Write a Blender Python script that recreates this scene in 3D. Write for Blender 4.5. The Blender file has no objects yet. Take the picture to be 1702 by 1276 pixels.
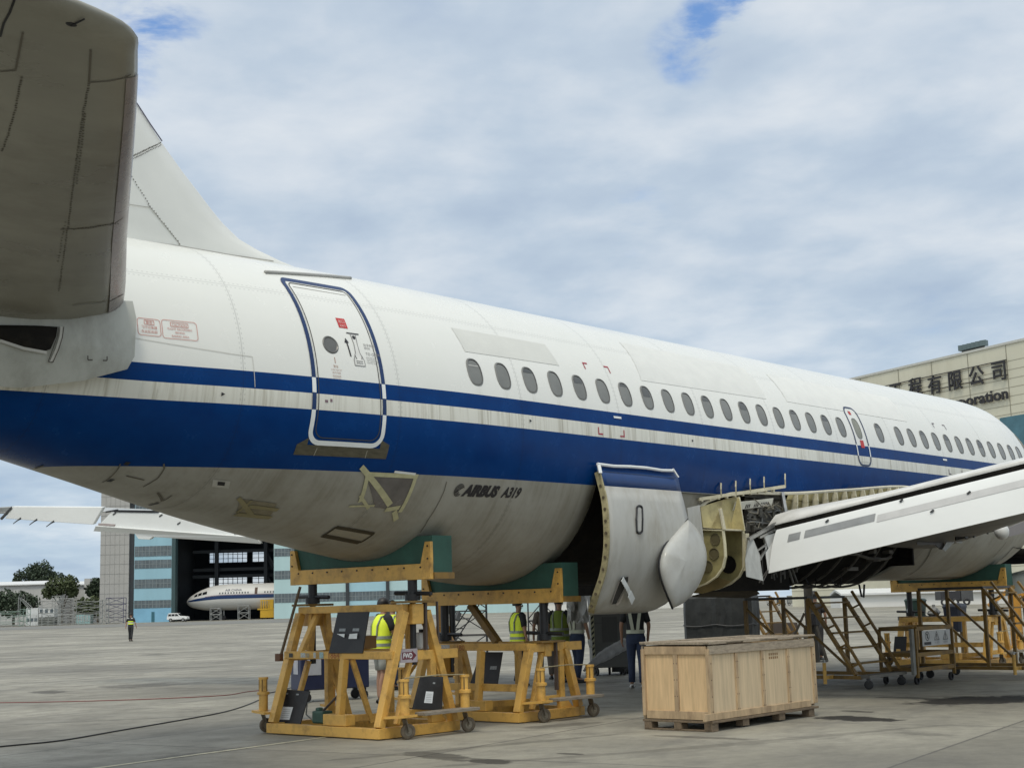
import bpy, math, random
from mathutils import Vector, Matrix
random.seed(7)
scene = bpy.context.scene
COL = scene.collection
rad = math.radians

# ---------------------------------------------------------------- camera
CAM = Vector((-13.2760, -14.2011, 1.6))
YAW, PITCH, ROLL, FOC = 0.848088, 0.154045, -0.027577, 2360.0
_f = Vector((math.sin(YAW), math.cos(YAW), 0)); _r = Vector((math.cos(YAW), -math.sin(YAW), 0)); _u = Vector((0, 0, 1))
FW = _f*math.cos(PITCH) + _u*math.sin(PITCH); _u2 = _u*math.cos(PITCH) - _f*math.sin(PITCH)
RT = _r*math.cos(ROLL) + _u2*math.sin(ROLL); UP = _u2*math.cos(ROLL) - _r*math.sin(ROLL)
cam_data = bpy.data.cameras.new("camera"); cam = bpy.data.objects.new("camera", cam_data); COL.objects.link(cam)
cam_data.sensor_width = 36; cam_data.lens = FOC/1702*36
cam_data.clip_start = 0.1; cam_data.clip_end = 20000
cam.matrix_world = Matrix(((RT.x, UP.x, -FW.x, CAM.x), (RT.y, UP.y, -FW.y, CAM.y), (RT.z, UP.z, -FW.z, CAM.z), (0, 0, 0, 1)))
scene.camera = cam

# measuring: the point of a plane that is seen at a photo pixel (1702 x 1276)
def ray(px, py): return FW + RT*((px-851)/FOC) - UP*((py-638)/FOC)
def PX(px, py, X): d = ray(px, py); return CAM + d*((X-CAM.x)/d.x)
def PY(px, py, Y): d = ray(px, py); return CAM + d*((Y-CAM.y)/d.y)
def PZ(px, py, Z=0.0): d = ray(px, py); return CAM + d*((Z-CAM.z)/d.z)
def PD(px, py, D): return CAM + ray(px, py)*D

# ---------------------------------------------------------------- sky and sun
SUN_EL, SUN_AZ = rad(60), math.atan2(-0.50, -0.86)      # sun direction: behind and to the left of the camera
world = bpy.data.worlds.new("World"); scene.world = world; world.use_nodes = True
nt = world.node_tree; nt.nodes.clear()
def N(t, **kw):
    n = nt.nodes.new(t)
    for k, v in kw.items(): setattr(n, k, v)
    return n
def L(a, b): nt.links.new(a, b)
wo = N('ShaderNodeOutputWorld'); bg = N('ShaderNodeBackground'); bg.inputs['Strength'].default_value = 0.092
sky = N('ShaderNodeTexSky', sky_type='NISHITA'); sky.sun_disc = False; sky.sun_elevation = SUN_EL
sky.sun_rotation = math.pi/2 - SUN_AZ; sky.dust_density = 1.0; sky.air_density = 1.0; sky.ozone_density = 3.5
tc = N('ShaderNodeTexCoord'); sep = N('ShaderNodeSeparateXYZ'); L(tc.outputs['Generated'], sep.inputs[0])
def M(op, a, b=None, c=None, clamp=False):
    n = N('ShaderNodeMath', operation=op); n.use_clamp = clamp
    for i, v in enumerate((a, b, c)):
        if v is None: continue
        if isinstance(v, (int, float)): n.inputs[i].default_value = v
        else: L(v, n.inputs[i])
    return n.outputs[0]
zz = M('MAXIMUM', sep.outputs[2], 0.0)
den = M('ADD', zz, 0.16)
cv = N('ShaderNodeCombineXYZ'); L(M('DIVIDE', sep.outputs[0], den), cv.inputs[0]); L(M('DIVIDE', sep.outputs[1], den), cv.inputs[1])
mp = N('ShaderNodeMapping'); mp.inputs['Rotation'].default_value = (0, 0, rad(38)); mp.inputs['Scale'].default_value = (1.0, 0.95, 1); mp.inputs['Location'].default_value = (3.1, 1.7, 0)
L(cv.outputs[0], mp.inputs[0])
def noise(scale, detail, rough, dist=0.0, w=0.0):
    n = N('ShaderNodeTexNoise'); n.noise_dimensions = '4D'; n.inputs['W'].default_value = w
    n.inputs['Scale'].default_value = scale; n.inputs['Detail'].default_value = detail; n.inputs['Roughness'].default_value = rough; n.inputs['Distortion'].default_value = dist
    L(mp.outputs[0], n.inputs['Vector']); return n.outputs[0]
n1 = noise(1.9, 5, .50, .1, 0.4); n2 = noise(4.6, 6, .54, .15, 2.2); n3 = noise(0.55, 3, .5, 0, 5.0); n4 = noise(7.5, 7, .6, .3, 8.1)
cover = M('ADD', M('ADD', M('MULTIPLY', n1, .62), M('MULTIPLY', n2, .22)), M('MULTIPLY', n3, .40))
def ramp(fac, stops, mode='LINEAR'):
    n = N('ShaderNodeValToRGB'); n.color_ramp.interpolation = mode
    e = n.color_ramp.elements
    while len(e) < len(stops): e.new(0.5)
    for el, (p, c) in zip(e, stops): el.position = p; el.color = c if len(c) == 4 else (*c, 1)
    L(fac, n.inputs[0]); return n.outputs[0]
for gx, gy, wd_, am in ((1205, 4, 2.2, .42), (1140, 82, 2.0, .34), (1270, -6, 2.0, .34), (215, 50, 3.4, .30), (285, 10, 2.6, .24), (1060, 372, 2.4, .17), (205, 120, 2.4, .16)):   # where the blue shows through
    g_ = N('ShaderNodeVectorMath', operation='DOT_PRODUCT'); L(tc.outputs['Generated'], g_.inputs[0]); g_.inputs[1].default_value = ray(gx, gy).normalized()
    mr = N('ShaderNodeMapRange'); mr.interpolation_type = 'SMOOTHSTEP'; mr.inputs['From Min'].default_value = math.cos(rad(wd_)); mr.inputs['From Max'].default_value = 1.0; L(g_.outputs['Value'], mr.inputs[0])
    cover = M('SUBTRACT', cover, M('MULTIPLY', mr.outputs[0], M('MULTIPLY', M('MAXIMUM', M('SUBTRACT', n4, .36), 0.0), am*2.6)))
mask = ramp(cover, [(.30, (0,)*3), (.57, (1,)*3)], 'EASE')
# cloud brightness, in the sky texture's own units (strength 0.11 brings it down)
cl = ramp(M('ADD', M('MULTIPLY', n1, .55), M('MULTIPLY', n2, .45)), [(.34, (4.7, 5.7, 7.15)), (.46, (5.9, 6.85, 8.0)), (.54, (7.25, 7.9, 8.7)), (.66, (9.0, 9.25, 9.55))])
hz = ramp(zz, [(0.0, (1.0, 1.04, 1.03)), (.10, (.92, .98, 1.01)), (.22, (.93, .96, .98)), (.55, (1.0, 1.0, 1.0))])
mu = N('ShaderNodeMix', data_type='RGBA', blend_type='MULTIPLY'); mu.inputs[0].default_value = 1.0; L(cl, mu.inputs[6]); L(hz, mu.inputs[7])
# clouds are brighter on the side of the sun
sd = Vector((math.cos(SUN_AZ)*math.cos(SUN_EL), math.sin(SUN_AZ)*math.cos(SUN_EL), math.sin(SUN_EL)))
vd = N('ShaderNodeVectorMath', operation='DOT_PRODUCT'); L(tc.outputs['Generated'], vd.inputs[0]); vd.inputs[1].default_value = sd
glow = M('ADD', 1.0, M('MULTIPLY', M('POWER', M('MAXIMUM', vd.outputs['Value'], 0.0), 2.0), 1.1))
wc = N('ShaderNodeMix', data_type='RGBA'); L(M('MULTIPLY', M('MAXIMUM', vd.outputs['Value'], 0.0), .9), wc.inputs[0]); wc.inputs[6].default_value = (1, 1, 1, 1); wc.inputs[7].default_value = (1.06, .98, .84, 1)
mw_ = N('ShaderNodeMix', data_type='RGBA', blend_type='MULTIPLY'); mw_.inputs[0].default_value = 1.0; L(mu.outputs[2], mw_.inputs[6]); L(wc.outputs[2], mw_.inputs[7])
mg = N('ShaderNodeVectorMath', operation='SCALE'); L(mw_.outputs[2], mg.inputs[0]); L(glow, mg.inputs['Scale'])
low = ramp(zz, [(0.02, (1,)*3), (.16, (0,)*3)], 'EASE')      # towards the horizon the layer closes
mk2 = M('MAXIMUM', mask, low)
mx = N('ShaderNodeMix', data_type='RGBA'); sb_ = N('ShaderNodeMix', data_type='RGBA', blend_type='MULTIPLY'); sb_.inputs[0].default_value = 1.0; sb_.inputs[7].default_value = (1.55, 1.75, 1.95, 1); L(sky.outputs[0], sb_.inputs[6]); L(mk2, mx.inputs[0]); L(sb_.outputs[2], mx.inputs[6]); L(mg.outputs[0], mx.inputs[7])
L(mx.outputs[2], bg.inputs['Color']); L(bg.outputs[0], wo.inputs[0])

sl = bpy.data.lights.new("sun", 'SUN'); sl.energy = 1.45; sl.angle = rad(15); sl.color = (1, .92, .78)
so = bpy.data.objects.new("sun", sl); COL.objects.link(so); so.location = (-60, -40, 90); so.rotation_euler = sd.to_track_quat('Z', 'Y').to_euler()
scene.view_settings.view_transform = 'Standard'; scene.view_settings.look = 'None'; scene.view_settings.exposure = 0.0; scene.view_settings.gamma = 1.0

# ---------------------------------------------------------------- materials
MATS = {}
def mat(name, col, rough=.5, metal=0., var=.12, scale=4., bump=0., bscale=60., dirt=None, dirt_amt=.5, dscale=1.5, stretch=None, spec=.5, alpha=None, emit=None):
    if name in MATS: return MATS[name]
    m = bpy.data.materials.new(name); m.use_nodes = True; t = m.node_tree; t.nodes.clear()
    def nn(k): return t.nodes.new(k)
    o = nn('ShaderNodeOutputMaterial'); b = nn('ShaderNodeBsdfPrincipled'); t.links.new(b.outputs[0], o.inputs[0])
    b.inputs['Roughness'].default_value = rough; b.inputs['Metallic'].default_value = metal; b.inputs['Specular IOR Level'].default_value = spec
    c = nn('ShaderNodeTexCoord'); vec = c.outputs['Object']
    if stretch:
        mp_ = nn('ShaderNodeMapping'); mp_.inputs['Scale'].default_value = stretch; t.links.new(vec, mp_.inputs[0]); vec = mp_.outputs[0]
    nz = nn('ShaderNodeTexNoise'); nz.inputs['Scale'].default_value = scale; nz.inputs['Detail'].default_value = 5; nz.inputs['Roughness'].default_value = .6; t.links.new(vec, nz.inputs['Vector'])
    r = nn('ShaderNodeValToRGB'); e = r.color_ramp.elements; e[0].position = .3; e[1].position = .7
    e[0].color = (*[max(0, x*(1-var)) for x in col], 1); e[1].color = (*[min(1, x*(1+var)) for x in col], 1)
    t.links.new(nz.outputs[0], r.inputs[0]); out = r.outputs[0]
    if dirt:
        dz = nn('ShaderNodeTexNoise'); dz.inputs['Scale'].default_value = dscale; dz.inputs['Detail'].default_value = 8; dz.inputs['Roughness'].default_value = .7; t.links.new(vec, dz.inputs['Vector'])
        dr = nn('ShaderNodeValToRGB'); dr.color_ramp.elements[0].position = .47; dr.color_ramp.elements[1].position = .72
        dr.color_ramp.elements[0].color = (0, 0, 0, 1); dr.color_ramp.elements[1].color = (dirt_amt,)*3 + (1,)
        t.links.new(dz.outputs[0], dr.inputs[0])
        mm = nn('ShaderNodeMix'); mm.data_type = 'RGBA'; t.links.new(dr.outputs[0], mm.inputs[0]); t.links.new(out, mm.inputs[6]); mm.inputs[7].default_value = (*dirt, 1); out = mm.outputs[2]
    t.links.new(out, b.inputs['Base Color'])
    rr = nn('ShaderNodeMapRange'); rr.inputs['To Min'].default_value = max(.02, rough-.12); rr.inputs['To Max'].default_value = min(1, rough+.12); t.links.new(nz.outputs[0], rr.inputs[0]); t.links.new(rr.outputs[0], b.inputs['Roughness'])
    if bump:
        bz = nn('ShaderNodeTexNoise'); bz.inputs['Scale'].default_value = bscale; bz.inputs['Detail'].default_value = 4; t.links.new(vec, bz.inputs['Vector'])
        bb = nn('ShaderNodeBump'); bb.inputs['Strength'].default_value = bump; bb.inputs['Distance'].default_value = .01; t.links.new(bz.outputs[0], bb.inputs['Height']); t.links.new(bb.outputs[0], b.inputs['Normal'])
    if alpha is not None: b.inputs['Alpha'].default_value = alpha
    MATS[name] = m; return m

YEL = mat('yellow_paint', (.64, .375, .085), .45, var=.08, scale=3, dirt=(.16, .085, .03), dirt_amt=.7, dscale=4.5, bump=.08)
YEL2 = mat('worn_shaded_yellow', (.23, .135, .03), .55, var=.2, scale=5, dirt=(.08, .06, .04), dirt_amt=.8, dscale=3, bump=.1)  # worn yellow, base darkened so the colour itself holds the shade under the aircraft
BLACK = mat('black_steel', (.022, .022, .024), .45, .3, var=.3, scale=8)
DARK = mat('dark_grey_paint', (.06, .062, .065), .55, var=.2)
RUB = mat('black_rubber', (.016, .016, .018), .55, var=.35, scale=6, dirt=(.07, .07, .07), dirt_amt=.4)
GREENF = mat('green_padding', (.030, .090, .068), .75, var=.18, scale=5, bump=.25, bscale=14)
PAPER = mat('paper', (.72, .74, .75), .8, var=.05)
STEEL = mat('bare_steel', (.35, .35, .34), .4, .8, var=.2, scale=10)
CREAM = mat('primer_cream', (.46, .40, .20), .6, var=.15, scale=5, dirt=(.16, .12, .06), dirt_amt=.7, dscale=3.5)
CREAM2 = mat('pale_primer', (.56, .52, .38), .6, var=.12, scale=6, dirt=(.2, .17, .11), dirt_amt=.6, dscale=5)
BAYSHADE = mat('dark_bay', (.010, .009, .008), .85, var=.4, scale=4, spec=.2, dirt=(.03, .026, .02), dirt_amt=.7, dscale=5)  # near-black base: the shade inside bays, slots and holes put into the colour
WHITEP = mat('white_paint', (.74, .76, .75), .35, var=.04, scale=2)
WOODG = mat('weathered_plank', (.23, .20, .16), .85, var=.3, scale=6, stretch=(1, 8, 8), bump=.4, bscale=30)

# ---------------------------------------------------------------- mesh helpers
class MB:
    def __init__(s): s.v = []; s.f = []; s.mi = []; s.cur = 0
    def add(s, vs, fs):
        b = len(s.v); s.v += [tuple(v) for v in vs]
        for f in fs: s.f.append(tuple(i+b for i in f)); s.mi.append(s.cur)
        return s
    def box(s, c, d, rot=None):
        x, y, z = (k/2 for k in d); vs = [Vector((i*x, j*y, k*z)) for i in (-1, 1) for j in (-1, 1) for k in (-1, 1)]
        if rot is not None: vs = [rot @ v for v in vs]
        vs = [v + Vector(c) for v in vs]
        return s.add(vs, [(0, 1, 3, 2), (4, 6, 7, 5), (0, 4, 5, 1), (2, 3, 7, 6), (0, 2, 6, 4), (1, 5, 7, 3)])
    def bar(s, p, q, w, h, up=(0, 0, 1)):
        p = Vector(p); q = Vector(q); d = (q-p).normalized(); u = Vector(up)
        if abs(d.dot(u)) > .98: u = Vector((0, 1, 0))
        a = d.cross(u).normalized()*(w/2); b = a.cross(d).normalized()*(h/2)
        vs = [e + sa*a + sb*b for e in (p, q) for sa, sb in ((-1, -1), (1, -1), (1, 1), (-1, 1))]
        return s.add(vs, [(0, 3, 2, 1), (4, 5, 6, 7)] + [(i, (i+1) % 4, 4+(i+1) % 4, 4+i) for i in range(4)])
    def tube(s, pts, r, n=8, caps=True):
        pts = [Vector(p) for p in pts]; rs = r if isinstance(r, (list, tuple)) else [r]*len(pts); vs = []; u = None
        for i, p in enumerate(pts):
            d = (pts[min(i+1, len(pts)-1)] - pts[max(i-1, 0)]).normalized()
            if u is None: u = d.orthogonal().normalized()
            u = (u - d*u.dot(d)).normalized(); w = d.cross(u)
            vs += [p + (u*math.cos(2*math.pi*k/n) + w*math.sin(2*math.pi*k/n))*rs[i] for k in range(n)]
        fs = [(i*n+k, i*n+(k+1) % n, (i+1)*n+(k+1) % n, (i+1)*n+k) for i in range(len(pts)-1) for k in range(n)]
        if caps: fs += [tuple(reversed(range(n))), tuple((len(pts)-1)*n+k for k in range(n))]
        return s.add(vs, fs)
    def prism(s, poly, vec):
        n = len(poly); a = [Vector(p) for p in poly]; v = Vector(vec)
        return s.add(a + [p+v for p in a], [tuple(reversed(range(n))), tuple(range(n, 2*n))] + [(i, (i+1) % n, n+(i+1) % n, n+i) for i in range(n)])
    def grid(s, rows, closed=False):
        n = len(rows[0]); vs = [p for r in rows for p in r]; m = n if closed else n-1
        return s.add(vs, [(i*n+k, i*n+(k+1) % n, (i+1)*n+(k+1) % n, (i+1)*n+k) for i in range(len(rows)-1) for k in range(m)])
    def ball(s, c, r, n=10, m=7):
        c = Vector(c); r = Vector(r) if not isinstance(r, (int, float)) else Vector((r, r, r))
        rows = [[c + Vector((r.x*math.sin(math.pi*i/m)*math.cos(2*math.pi*k/n), r.y*math.sin(math.pi*i/m)*math.sin(2*math.pi*k/n), r.z*math.cos(math.pi*i/m))) for k in range(n)] for i in range(m+1)]
        return s.grid(rows, True)
    def wheel(s, c, axis, r, w, n=16):
        a = Vector(axis).normalized(); c = Vector(c); pr = [(-.5, .55), (-.5, .88), (-.36, 1), (.36, 1), (.5, .88), (.5, .55)]
        u = a.orthogonal().normalized(); v = a.cross(u)
        rows = [[c + a*(w*x) + (u*math.cos(2*math.pi*k/n)+v*math.sin(2*math.pi*k/n))*(r*y) for k in range(n)] for x, y in pr]
        s.grid(rows, True); b = len(s.v); return s
    def disc(s, c, axis, r, w, n=14):
        a = Vector(axis).normalized(); c = Vector(c); return s.tube([c-a*w/2, c+a*w/2], r, n)

def obj(name, mb, m, parent=None, smooth=False, bevel=0., world=False, solid=0., auto=None):
    me = bpy.data.meshes.new(name); vs = mb.v
    if parent is not None and world:
        mw = parent.matrix_basis.copy(); pp = parent.parent
        while pp is not None: mw = pp.matrix_basis @ mw; pp = pp.parent
        inv = mw.inverted(); vs = [inv @ Vector(v) for v in vs]
    me.from_pydata([tuple(v) for v in vs], [], mb.f); 
    ms = m if isinstance(m, (list, tuple)) else [m]
    for k in ms: me.materials.append(k)
    for p, i in zip(me.polygons, mb.mi): p.material_index = i; p.use_smooth = smooth
    me.update()
    o = bpy.data.objects.new(name, me); COL.objects.link(o)
    if parent is not None: o.parent = parent
    if bevel:
        md = o.modifiers.new('bevel', 'BEVEL'); md.width = bevel; md.segments = 2; md.limit_method = 'ANGLE'; md.angle_limit = rad(50)
    if solid:
        md = o.modifiers.new('solid', 'SOLIDIFY'); md.thickness = abs(solid); md.offset = -1 if solid > 0 else 1
    if auto is not None:
        try: me.set_sharp_from_angle(angle=rad(auto))
        except Exception: pass
    return o
def tag(o, label=None, cat=None, group=None, kind=None):
    if label: o['label'] = label
    if cat: o['category'] = cat
    if group: o['group'] = group
    if kind: o['kind'] = kind
    return o
def thing(name, label, cat, loc=(0, 0, 0), rz=0., group=None):
    o = bpy.data.objects.new(name, None); COL.objects.link(o); o.empty_display_size = .3
    o.matrix_basis = Matrix.Translation(Vector(loc)) @ Matrix.Rotation(rz, 4, 'Z')
    return tag(o, label, cat, group)
def copy_tree(o, parent=None):
    c = o.copy(); COL.objects.link(c); c.parent = parent
    for ch in [k for k in bpy.data.objects if k.parent == o]: copy_tree(ch, c)
    return c

def text_poly(body, size, shear=0., bold=0., align='LEFT', sx=1., depth=0.):
    cu = bpy.data.curves.new('lettering', 'FONT'); cu.body = body; cu.size = size; cu.shear = shear; cu.offset = bold; cu.align_x = align; cu.resolution_u = 3; cu.extrude = depth
    t = bpy.data.objects.new('lettering', cu); COL.objects.link(t)
    bpy.context.view_layer.update()
    me = bpy.data.meshes.new_from_object(t.evaluated_get(bpy.context.evaluated_depsgraph_get()))
    vs = [Vector((v.co.x*sx, v.co.y, v.co.z)) for v in me.vertices]; fs = [tuple(p.vertices) for p in me.polygons]
    bpy.data.objects.remove(t); bpy.data.curves.remove(cu); bpy.data.meshes.remove(me)
    return vs, fs
def text_on(mb, body, size, fn, **kw):
    vs, fs = text_poly(body, size, **kw)
    return mb.add([fn(v.x, v.y, v.z) for v in vs], fs)
# ================================================================ THE AIRLINER (nose towards +x, first cabin window at x = 0)
def interp(pts, x):
    n = len(pts)
    if x <= pts[0][0]: return pts[0][1]
    if x >= pts[-1][0]: return pts[-1][1]
    d = [(pts[i+1][1]-pts[i][1])/(pts[i+1][0]-pts[i][0]) for i in range(n-1)]
    def m(i):
        if i == 0: return d[0]
        if i == n-1: return d[-1]
        return 0. if d[i-1]*d[i] <= 0 else 2*d[i-1]*d[i]/(d[i-1]+d[i])
    for i in range(n-1):
        if x <= pts[i+1][0]:
            h = pts[i+1][0]-pts[i][0]; t = (x-pts[i][0])/h
            return (2*t**3-3*t*t+1)*pts[i][1]+(t**3-2*t*t+t)*h*m(i)+(-2*t**3+3*t*t)*pts[i+1][1]+(t**3-t*t)*h*m(i+1)
ZB = [(-12.8, 5.15), (-10, 4.47), (-8, 3.96), (-5.42, 3.30), (-4.77, 3.145), (-4.11, 2.985), (-3.53, 2.845), (-2.73, 2.665), (-1.39, 2.41), (-.27, 2.215), (.8, 2.02), (2.0, 1.89), (17, 1.89), (18.5, 2.0), (19.5, 2.33), (20.6, 2.9), (21.3, 3.6)]
ZT = [(-12.8, 5.5), (-8, 5.86), (-4.2, 5.97), (-1, 6.003), (17.0, 6.003), (18.0, 5.98), (18.8, 5.72), (19.5, 5.12), (20.3, 4.55), (21.3, 3.7)]
WW = [(-12.8, .16), (-8, .80), (-4.65, 1.27), (-3.5, 1.53), (-2.8, 1.665), (-1.7, 1.81), (0, 1.955), (1.2, 1.975), (16.8, 1.975), (18.6, 1.84), (19.5, 1.58), (20.5, 1.05), (21.1, .45), (21.3, .05)]
ZC = [(-12.8, 5.32), (-5, 4.35), (-1, 3.96), (0.8, 3.93), (17, 3.93), (21.3, 3.65)]
def hw(x, z):
    w = interp(WW, x); zc = interp(ZC, x); s = (z-zc)/((interp(ZT, x)-zc) if z > zc else (zc-interp(ZB, x)))
    return w*math.sqrt(max(0., 1-s*s))
def skin(x, z, off=0.):                     # a point of the right-hand skin, lifted off along the normal
    def P(a, b): return Vector((a, -hw(a, b), b))
    e = .01; p = P(x, z); n = (P(x+e, z)-P(x-e, z)).cross(P(x, z+e)-P(x, z-e)).normalized()
    if n.y > 0: n = -n
    return p + n*off
def section(x, a): # angle a from -y towards top
    zc = interp(ZC, x); s = math.sin(a); return Vector((x, -interp(WW, x)*math.cos(a), zc + (s*(interp(ZT, x)-zc) if s > 0 else s*(zc-interp(ZB, x)))))

Z_BELLY, Z_WIDE, Z_NARROW0, Z_NARROW1 = 3.225, 3.897, 4.085, 4.280
def livery(name='airliner_livery', plain_low=False):
    m = bpy.data.materials.new(name); m.use_nodes = True; t = m.node_tree; t.nodes.clear()
    def nn(k, **kw):
        n = t.nodes.new(k)
        for a, b in kw.items(): setattr(n, a, b)
        return n
    def lk(a, b): t.links.new(a, b)
    def mth(op, a, b=None, clamp=False):
        n = nn('ShaderNodeMath', operation=op); n.use_clamp = clamp
        for i, v in enumerate((a, b)):
            if v is None: continue
            if isinstance(v, (int, float)): n.inputs[i].default_value = v
            else: lk(v, n.inputs[i])
        return n.outputs[0]
    def mixc(f, a, b):
        n = nn('ShaderNodeMix', data_type='RGBA')
        for sck, v in ((0, f), (6, a), (7, b)):
            if isinstance(v, tuple): n.inputs[sck].default_value = (*v, 1)
            elif isinstance(v, (int, float)): n.inputs[sck].default_value = v
            else: lk(v, n.inputs[sck])
        return n.outputs[2]
    def rmp(f, stops, mode='LINEAR'):
        n = nn('ShaderNodeValToRGB'); n.color_ramp.interpolation = mode; e = n.color_ramp.elements
        while len(e) < len(stops): e.new(.5)
        for el, (p, c) in zip(e, stops): el.position = p; el.color = (c, c, c, 1) if isinstance(c, (int, float)) else (*c, 1)
        lk(f, n.inputs[0]); return n.outputs[0]
    o = nn('ShaderNodeOutputMaterial'); b = nn('ShaderNodeBsdfPrincipled'); lk(b.outputs[0], o.inputs[0])
    c = nn('ShaderNodeTexCoord'); s = nn('ShaderNodeSeparateXYZ'); lk(c.outputs['Object'], s.inputs[0]); X, Y, Z = s.outputs
    def nz(sc, stretch, det=5, ro=.6):
        mp_ = nn('ShaderNodeMapping'); mp_.inputs['Scale'].default_value = stretch; lk(c.outputs['Object'], mp_.inputs[0])
        n = nn('ShaderNodeTexNoise'); n.inputs['Scale'].default_value = sc; n.inputs['Detail'].default_value = det; n.inputs['Roughness'].default_value = ro; lk(mp_.outputs[0], n.inputs['Vector']); return n.outputs[0]
    big = nz(.7, (1, 1, 1)); mid = nz(3, (1, 1, 1), 7); drip = nz(9, (1, .12, .05), 4); bdrip = nz(15, (1, .02, .02), 3); drip2 = nz(26, (1, .1, .035), 3); grime = nz(1.6, (1, 1, .45), 8, .68)
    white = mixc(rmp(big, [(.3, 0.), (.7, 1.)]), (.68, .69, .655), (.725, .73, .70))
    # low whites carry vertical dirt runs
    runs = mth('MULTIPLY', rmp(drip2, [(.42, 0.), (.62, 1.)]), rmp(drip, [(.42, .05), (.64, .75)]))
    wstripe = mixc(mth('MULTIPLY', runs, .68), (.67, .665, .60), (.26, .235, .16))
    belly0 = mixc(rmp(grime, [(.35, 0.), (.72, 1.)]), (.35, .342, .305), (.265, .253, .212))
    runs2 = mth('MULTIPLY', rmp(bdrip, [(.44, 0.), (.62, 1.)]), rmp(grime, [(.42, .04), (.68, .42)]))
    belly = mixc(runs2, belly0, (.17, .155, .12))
    # drips under every window
    fr = mth('ABSOLUTE', mth('SUBTRACT', mth('FRACT', mth('ADD', mth('DIVIDE', X, .533), .5)), .5))
    wd = mth('MULTIPLY', rmp(fr, [(.0, 1.), (.16, 0.)]), rmp(mth('DIVIDE', Z, 10.), [(.385, .7), (.43, .5), (.445, 0.)]))
    wd = mth('MULTIPLY', wd, mth('GREATER_THAN', X, -.2))
    wd = mth('MULTIPLY', wd, rmp(drip2, [(.40, 0.), (.60, .55)]))
    white = mixc(wd, white, (.42, .40, .33)); wstripe = mixc(mth('MULTIPLY', wd, 1.4, True), wstripe, (.33, .30, .23))
    blue = mixc(rmp(mid, [(.3, 0.), (.7, 1.)]), (.0004, .029, .138), (.0008, .041, .178))
    def above(z): return mth('GREATER_THAN', Z, z)
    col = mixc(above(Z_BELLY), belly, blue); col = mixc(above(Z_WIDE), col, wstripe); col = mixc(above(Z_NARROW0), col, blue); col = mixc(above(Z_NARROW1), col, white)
    # skin butt joints and lap joints, very faint
    fx = mth('ABSOLUTE', mth('SUBTRACT', mth('FRACT', mth('DIVIDE', mth('ADD', X, .27), 2.132)), .5))
    jt = mth('MULTIPLY', mth('LESS_THAN', fx, .0035), .16)
    lz = mth('ABSOLUTE', mth('SUBTRACT', Z, 5.33)); lz2 = mth('ABSOLUTE', mth('SUBTRACT', Z, 2.75)); lz3 = mth('ABSOLUTE', mth('SUBTRACT', Z, 4.23))
    jt = mth('MAXIMUM', jt, mth('MULTIPLY', mth('LESS_THAN', mth('MINIMUM', lz, lz3), .006), .12))
    dots_ = mth('MULTIPLY', mth('LESS_THAN', mth('ABSOLUTE', mth('SUBTRACT', mth('ABSOLUTE', fx), .011)), .0035), mth('LESS_THAN', mth('FRACT', mth('MULTIPLY', Z, 17.)), .42))
    dots2 = mth('MULTIPLY', mth('LESS_THAN', mth('ABSOLUTE', mth('SUBTRACT', mth('MINIMUM', lz, lz3), .028)), .007), mth('LESS_THAN', mth('FRACT', mth('MULTIPLY', X, 17.)), .42))
    jt = mth('MAXIMUM', mth('MULTIPLY', jt, 1.4), mth('MULTIPLY', mth('MAXIMUM', dots_, dots2), .17))
    col = mixc(jt, col, (.012, .013, .018))
    lk(col, b.inputs['Base Color']); lk(mth('ADD', .12, mth('MULTIPLY', mth('MAXIMUM', above(Z_NARROW1), mth('MULTIPLY', above(Z_WIDE), mth('SUBTRACT', 1., above(Z_NARROW0)))), .30)), b.inputs['Specular IOR Level'])
    rg = mixc(above(Z_BELLY), (.40, .40, .40), (.25, .25, .25)); rg2 = mth('ADD', rg, mth('MULTIPLY', mth('SUBTRACT', mid, .5), .22)); lk(rg2, b.inputs['Roughness'])
    bp = nn('ShaderNodeBump'); bp.inputs['Strength'].default_value = .10; bp.inputs['Distance'].default_value = .03; wav = mth('ADD', nz(1.9, (1, .6, .6), 2, .4), mth('ADD', mth('MULTIPLY', mth('SINE', mth('MULTIPLY', X, 11.79)), .06), mth('MULTIPLY', mth('SINE', mth('MULTIPLY', Z, 31.)), .03))); lk(wav, bp.inputs['Height']); lk(bp.outputs[0], b.inputs['Normal'])
    MATS[name] = m; return m
LIV = livery()
BLUE = mat('airline_blue', (.001, .024, .105), .35, var=.15)
GREYF = mat('fairing_grey', (.40, .40, .375), .4, var=.08, scale=2.5, dirt=(.26, .24, .19), dirt_amt=.7, dscale=2.0, stretch=(1.6, 1, .5))
GREYD = mat('dirty_tail_grey', (.245, .238, .20), .30, var=.14, scale=1.6, dirt=(.13, .12, .09), dirt_amt=.7, dscale=1.1, stretch=(.5, 1, 1))
TAILW = mat('tail_white', (.69, .695, .66), .4, var=.04, scale=1.2)
LINE = mat('seam_dark', (.07, .065, .055), .7)
LINE2 = mat('seam_grey', (.30, .295, .27), .7)
RED = mat('warning_red', (.48, .03, .03), .5); REDF = mat('faded_red', (.52, .22, .19), .6); INK = mat('lettering_black', (.018, .018, .022), .5); INKG = mat('lettering_grey', (.24, .24, .24), .6)
WINR = mat('window_rim', (.20, .20, .19), .45, .3); WINP = mat('window_shade', (.17, .175, .165), .22, var=.12, scale=3)
TAPE = mat('masking_tape', (.46, .44, .27), .7, var=.15, scale=12); TAPEW = mat('white_tape', (.72, .74, .74), .6, var=.08)
PATCH = mat('matt_patch', (.60, .605, .57), .5, var=.05, scale=2); FILM = mat('plastic_film', (.135, .125, .12), .25, var=.25, scale=4, bump=.5, bscale=12)
DOORM = mat('hatch_dark', (.045, .037, .022), .7)

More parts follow.
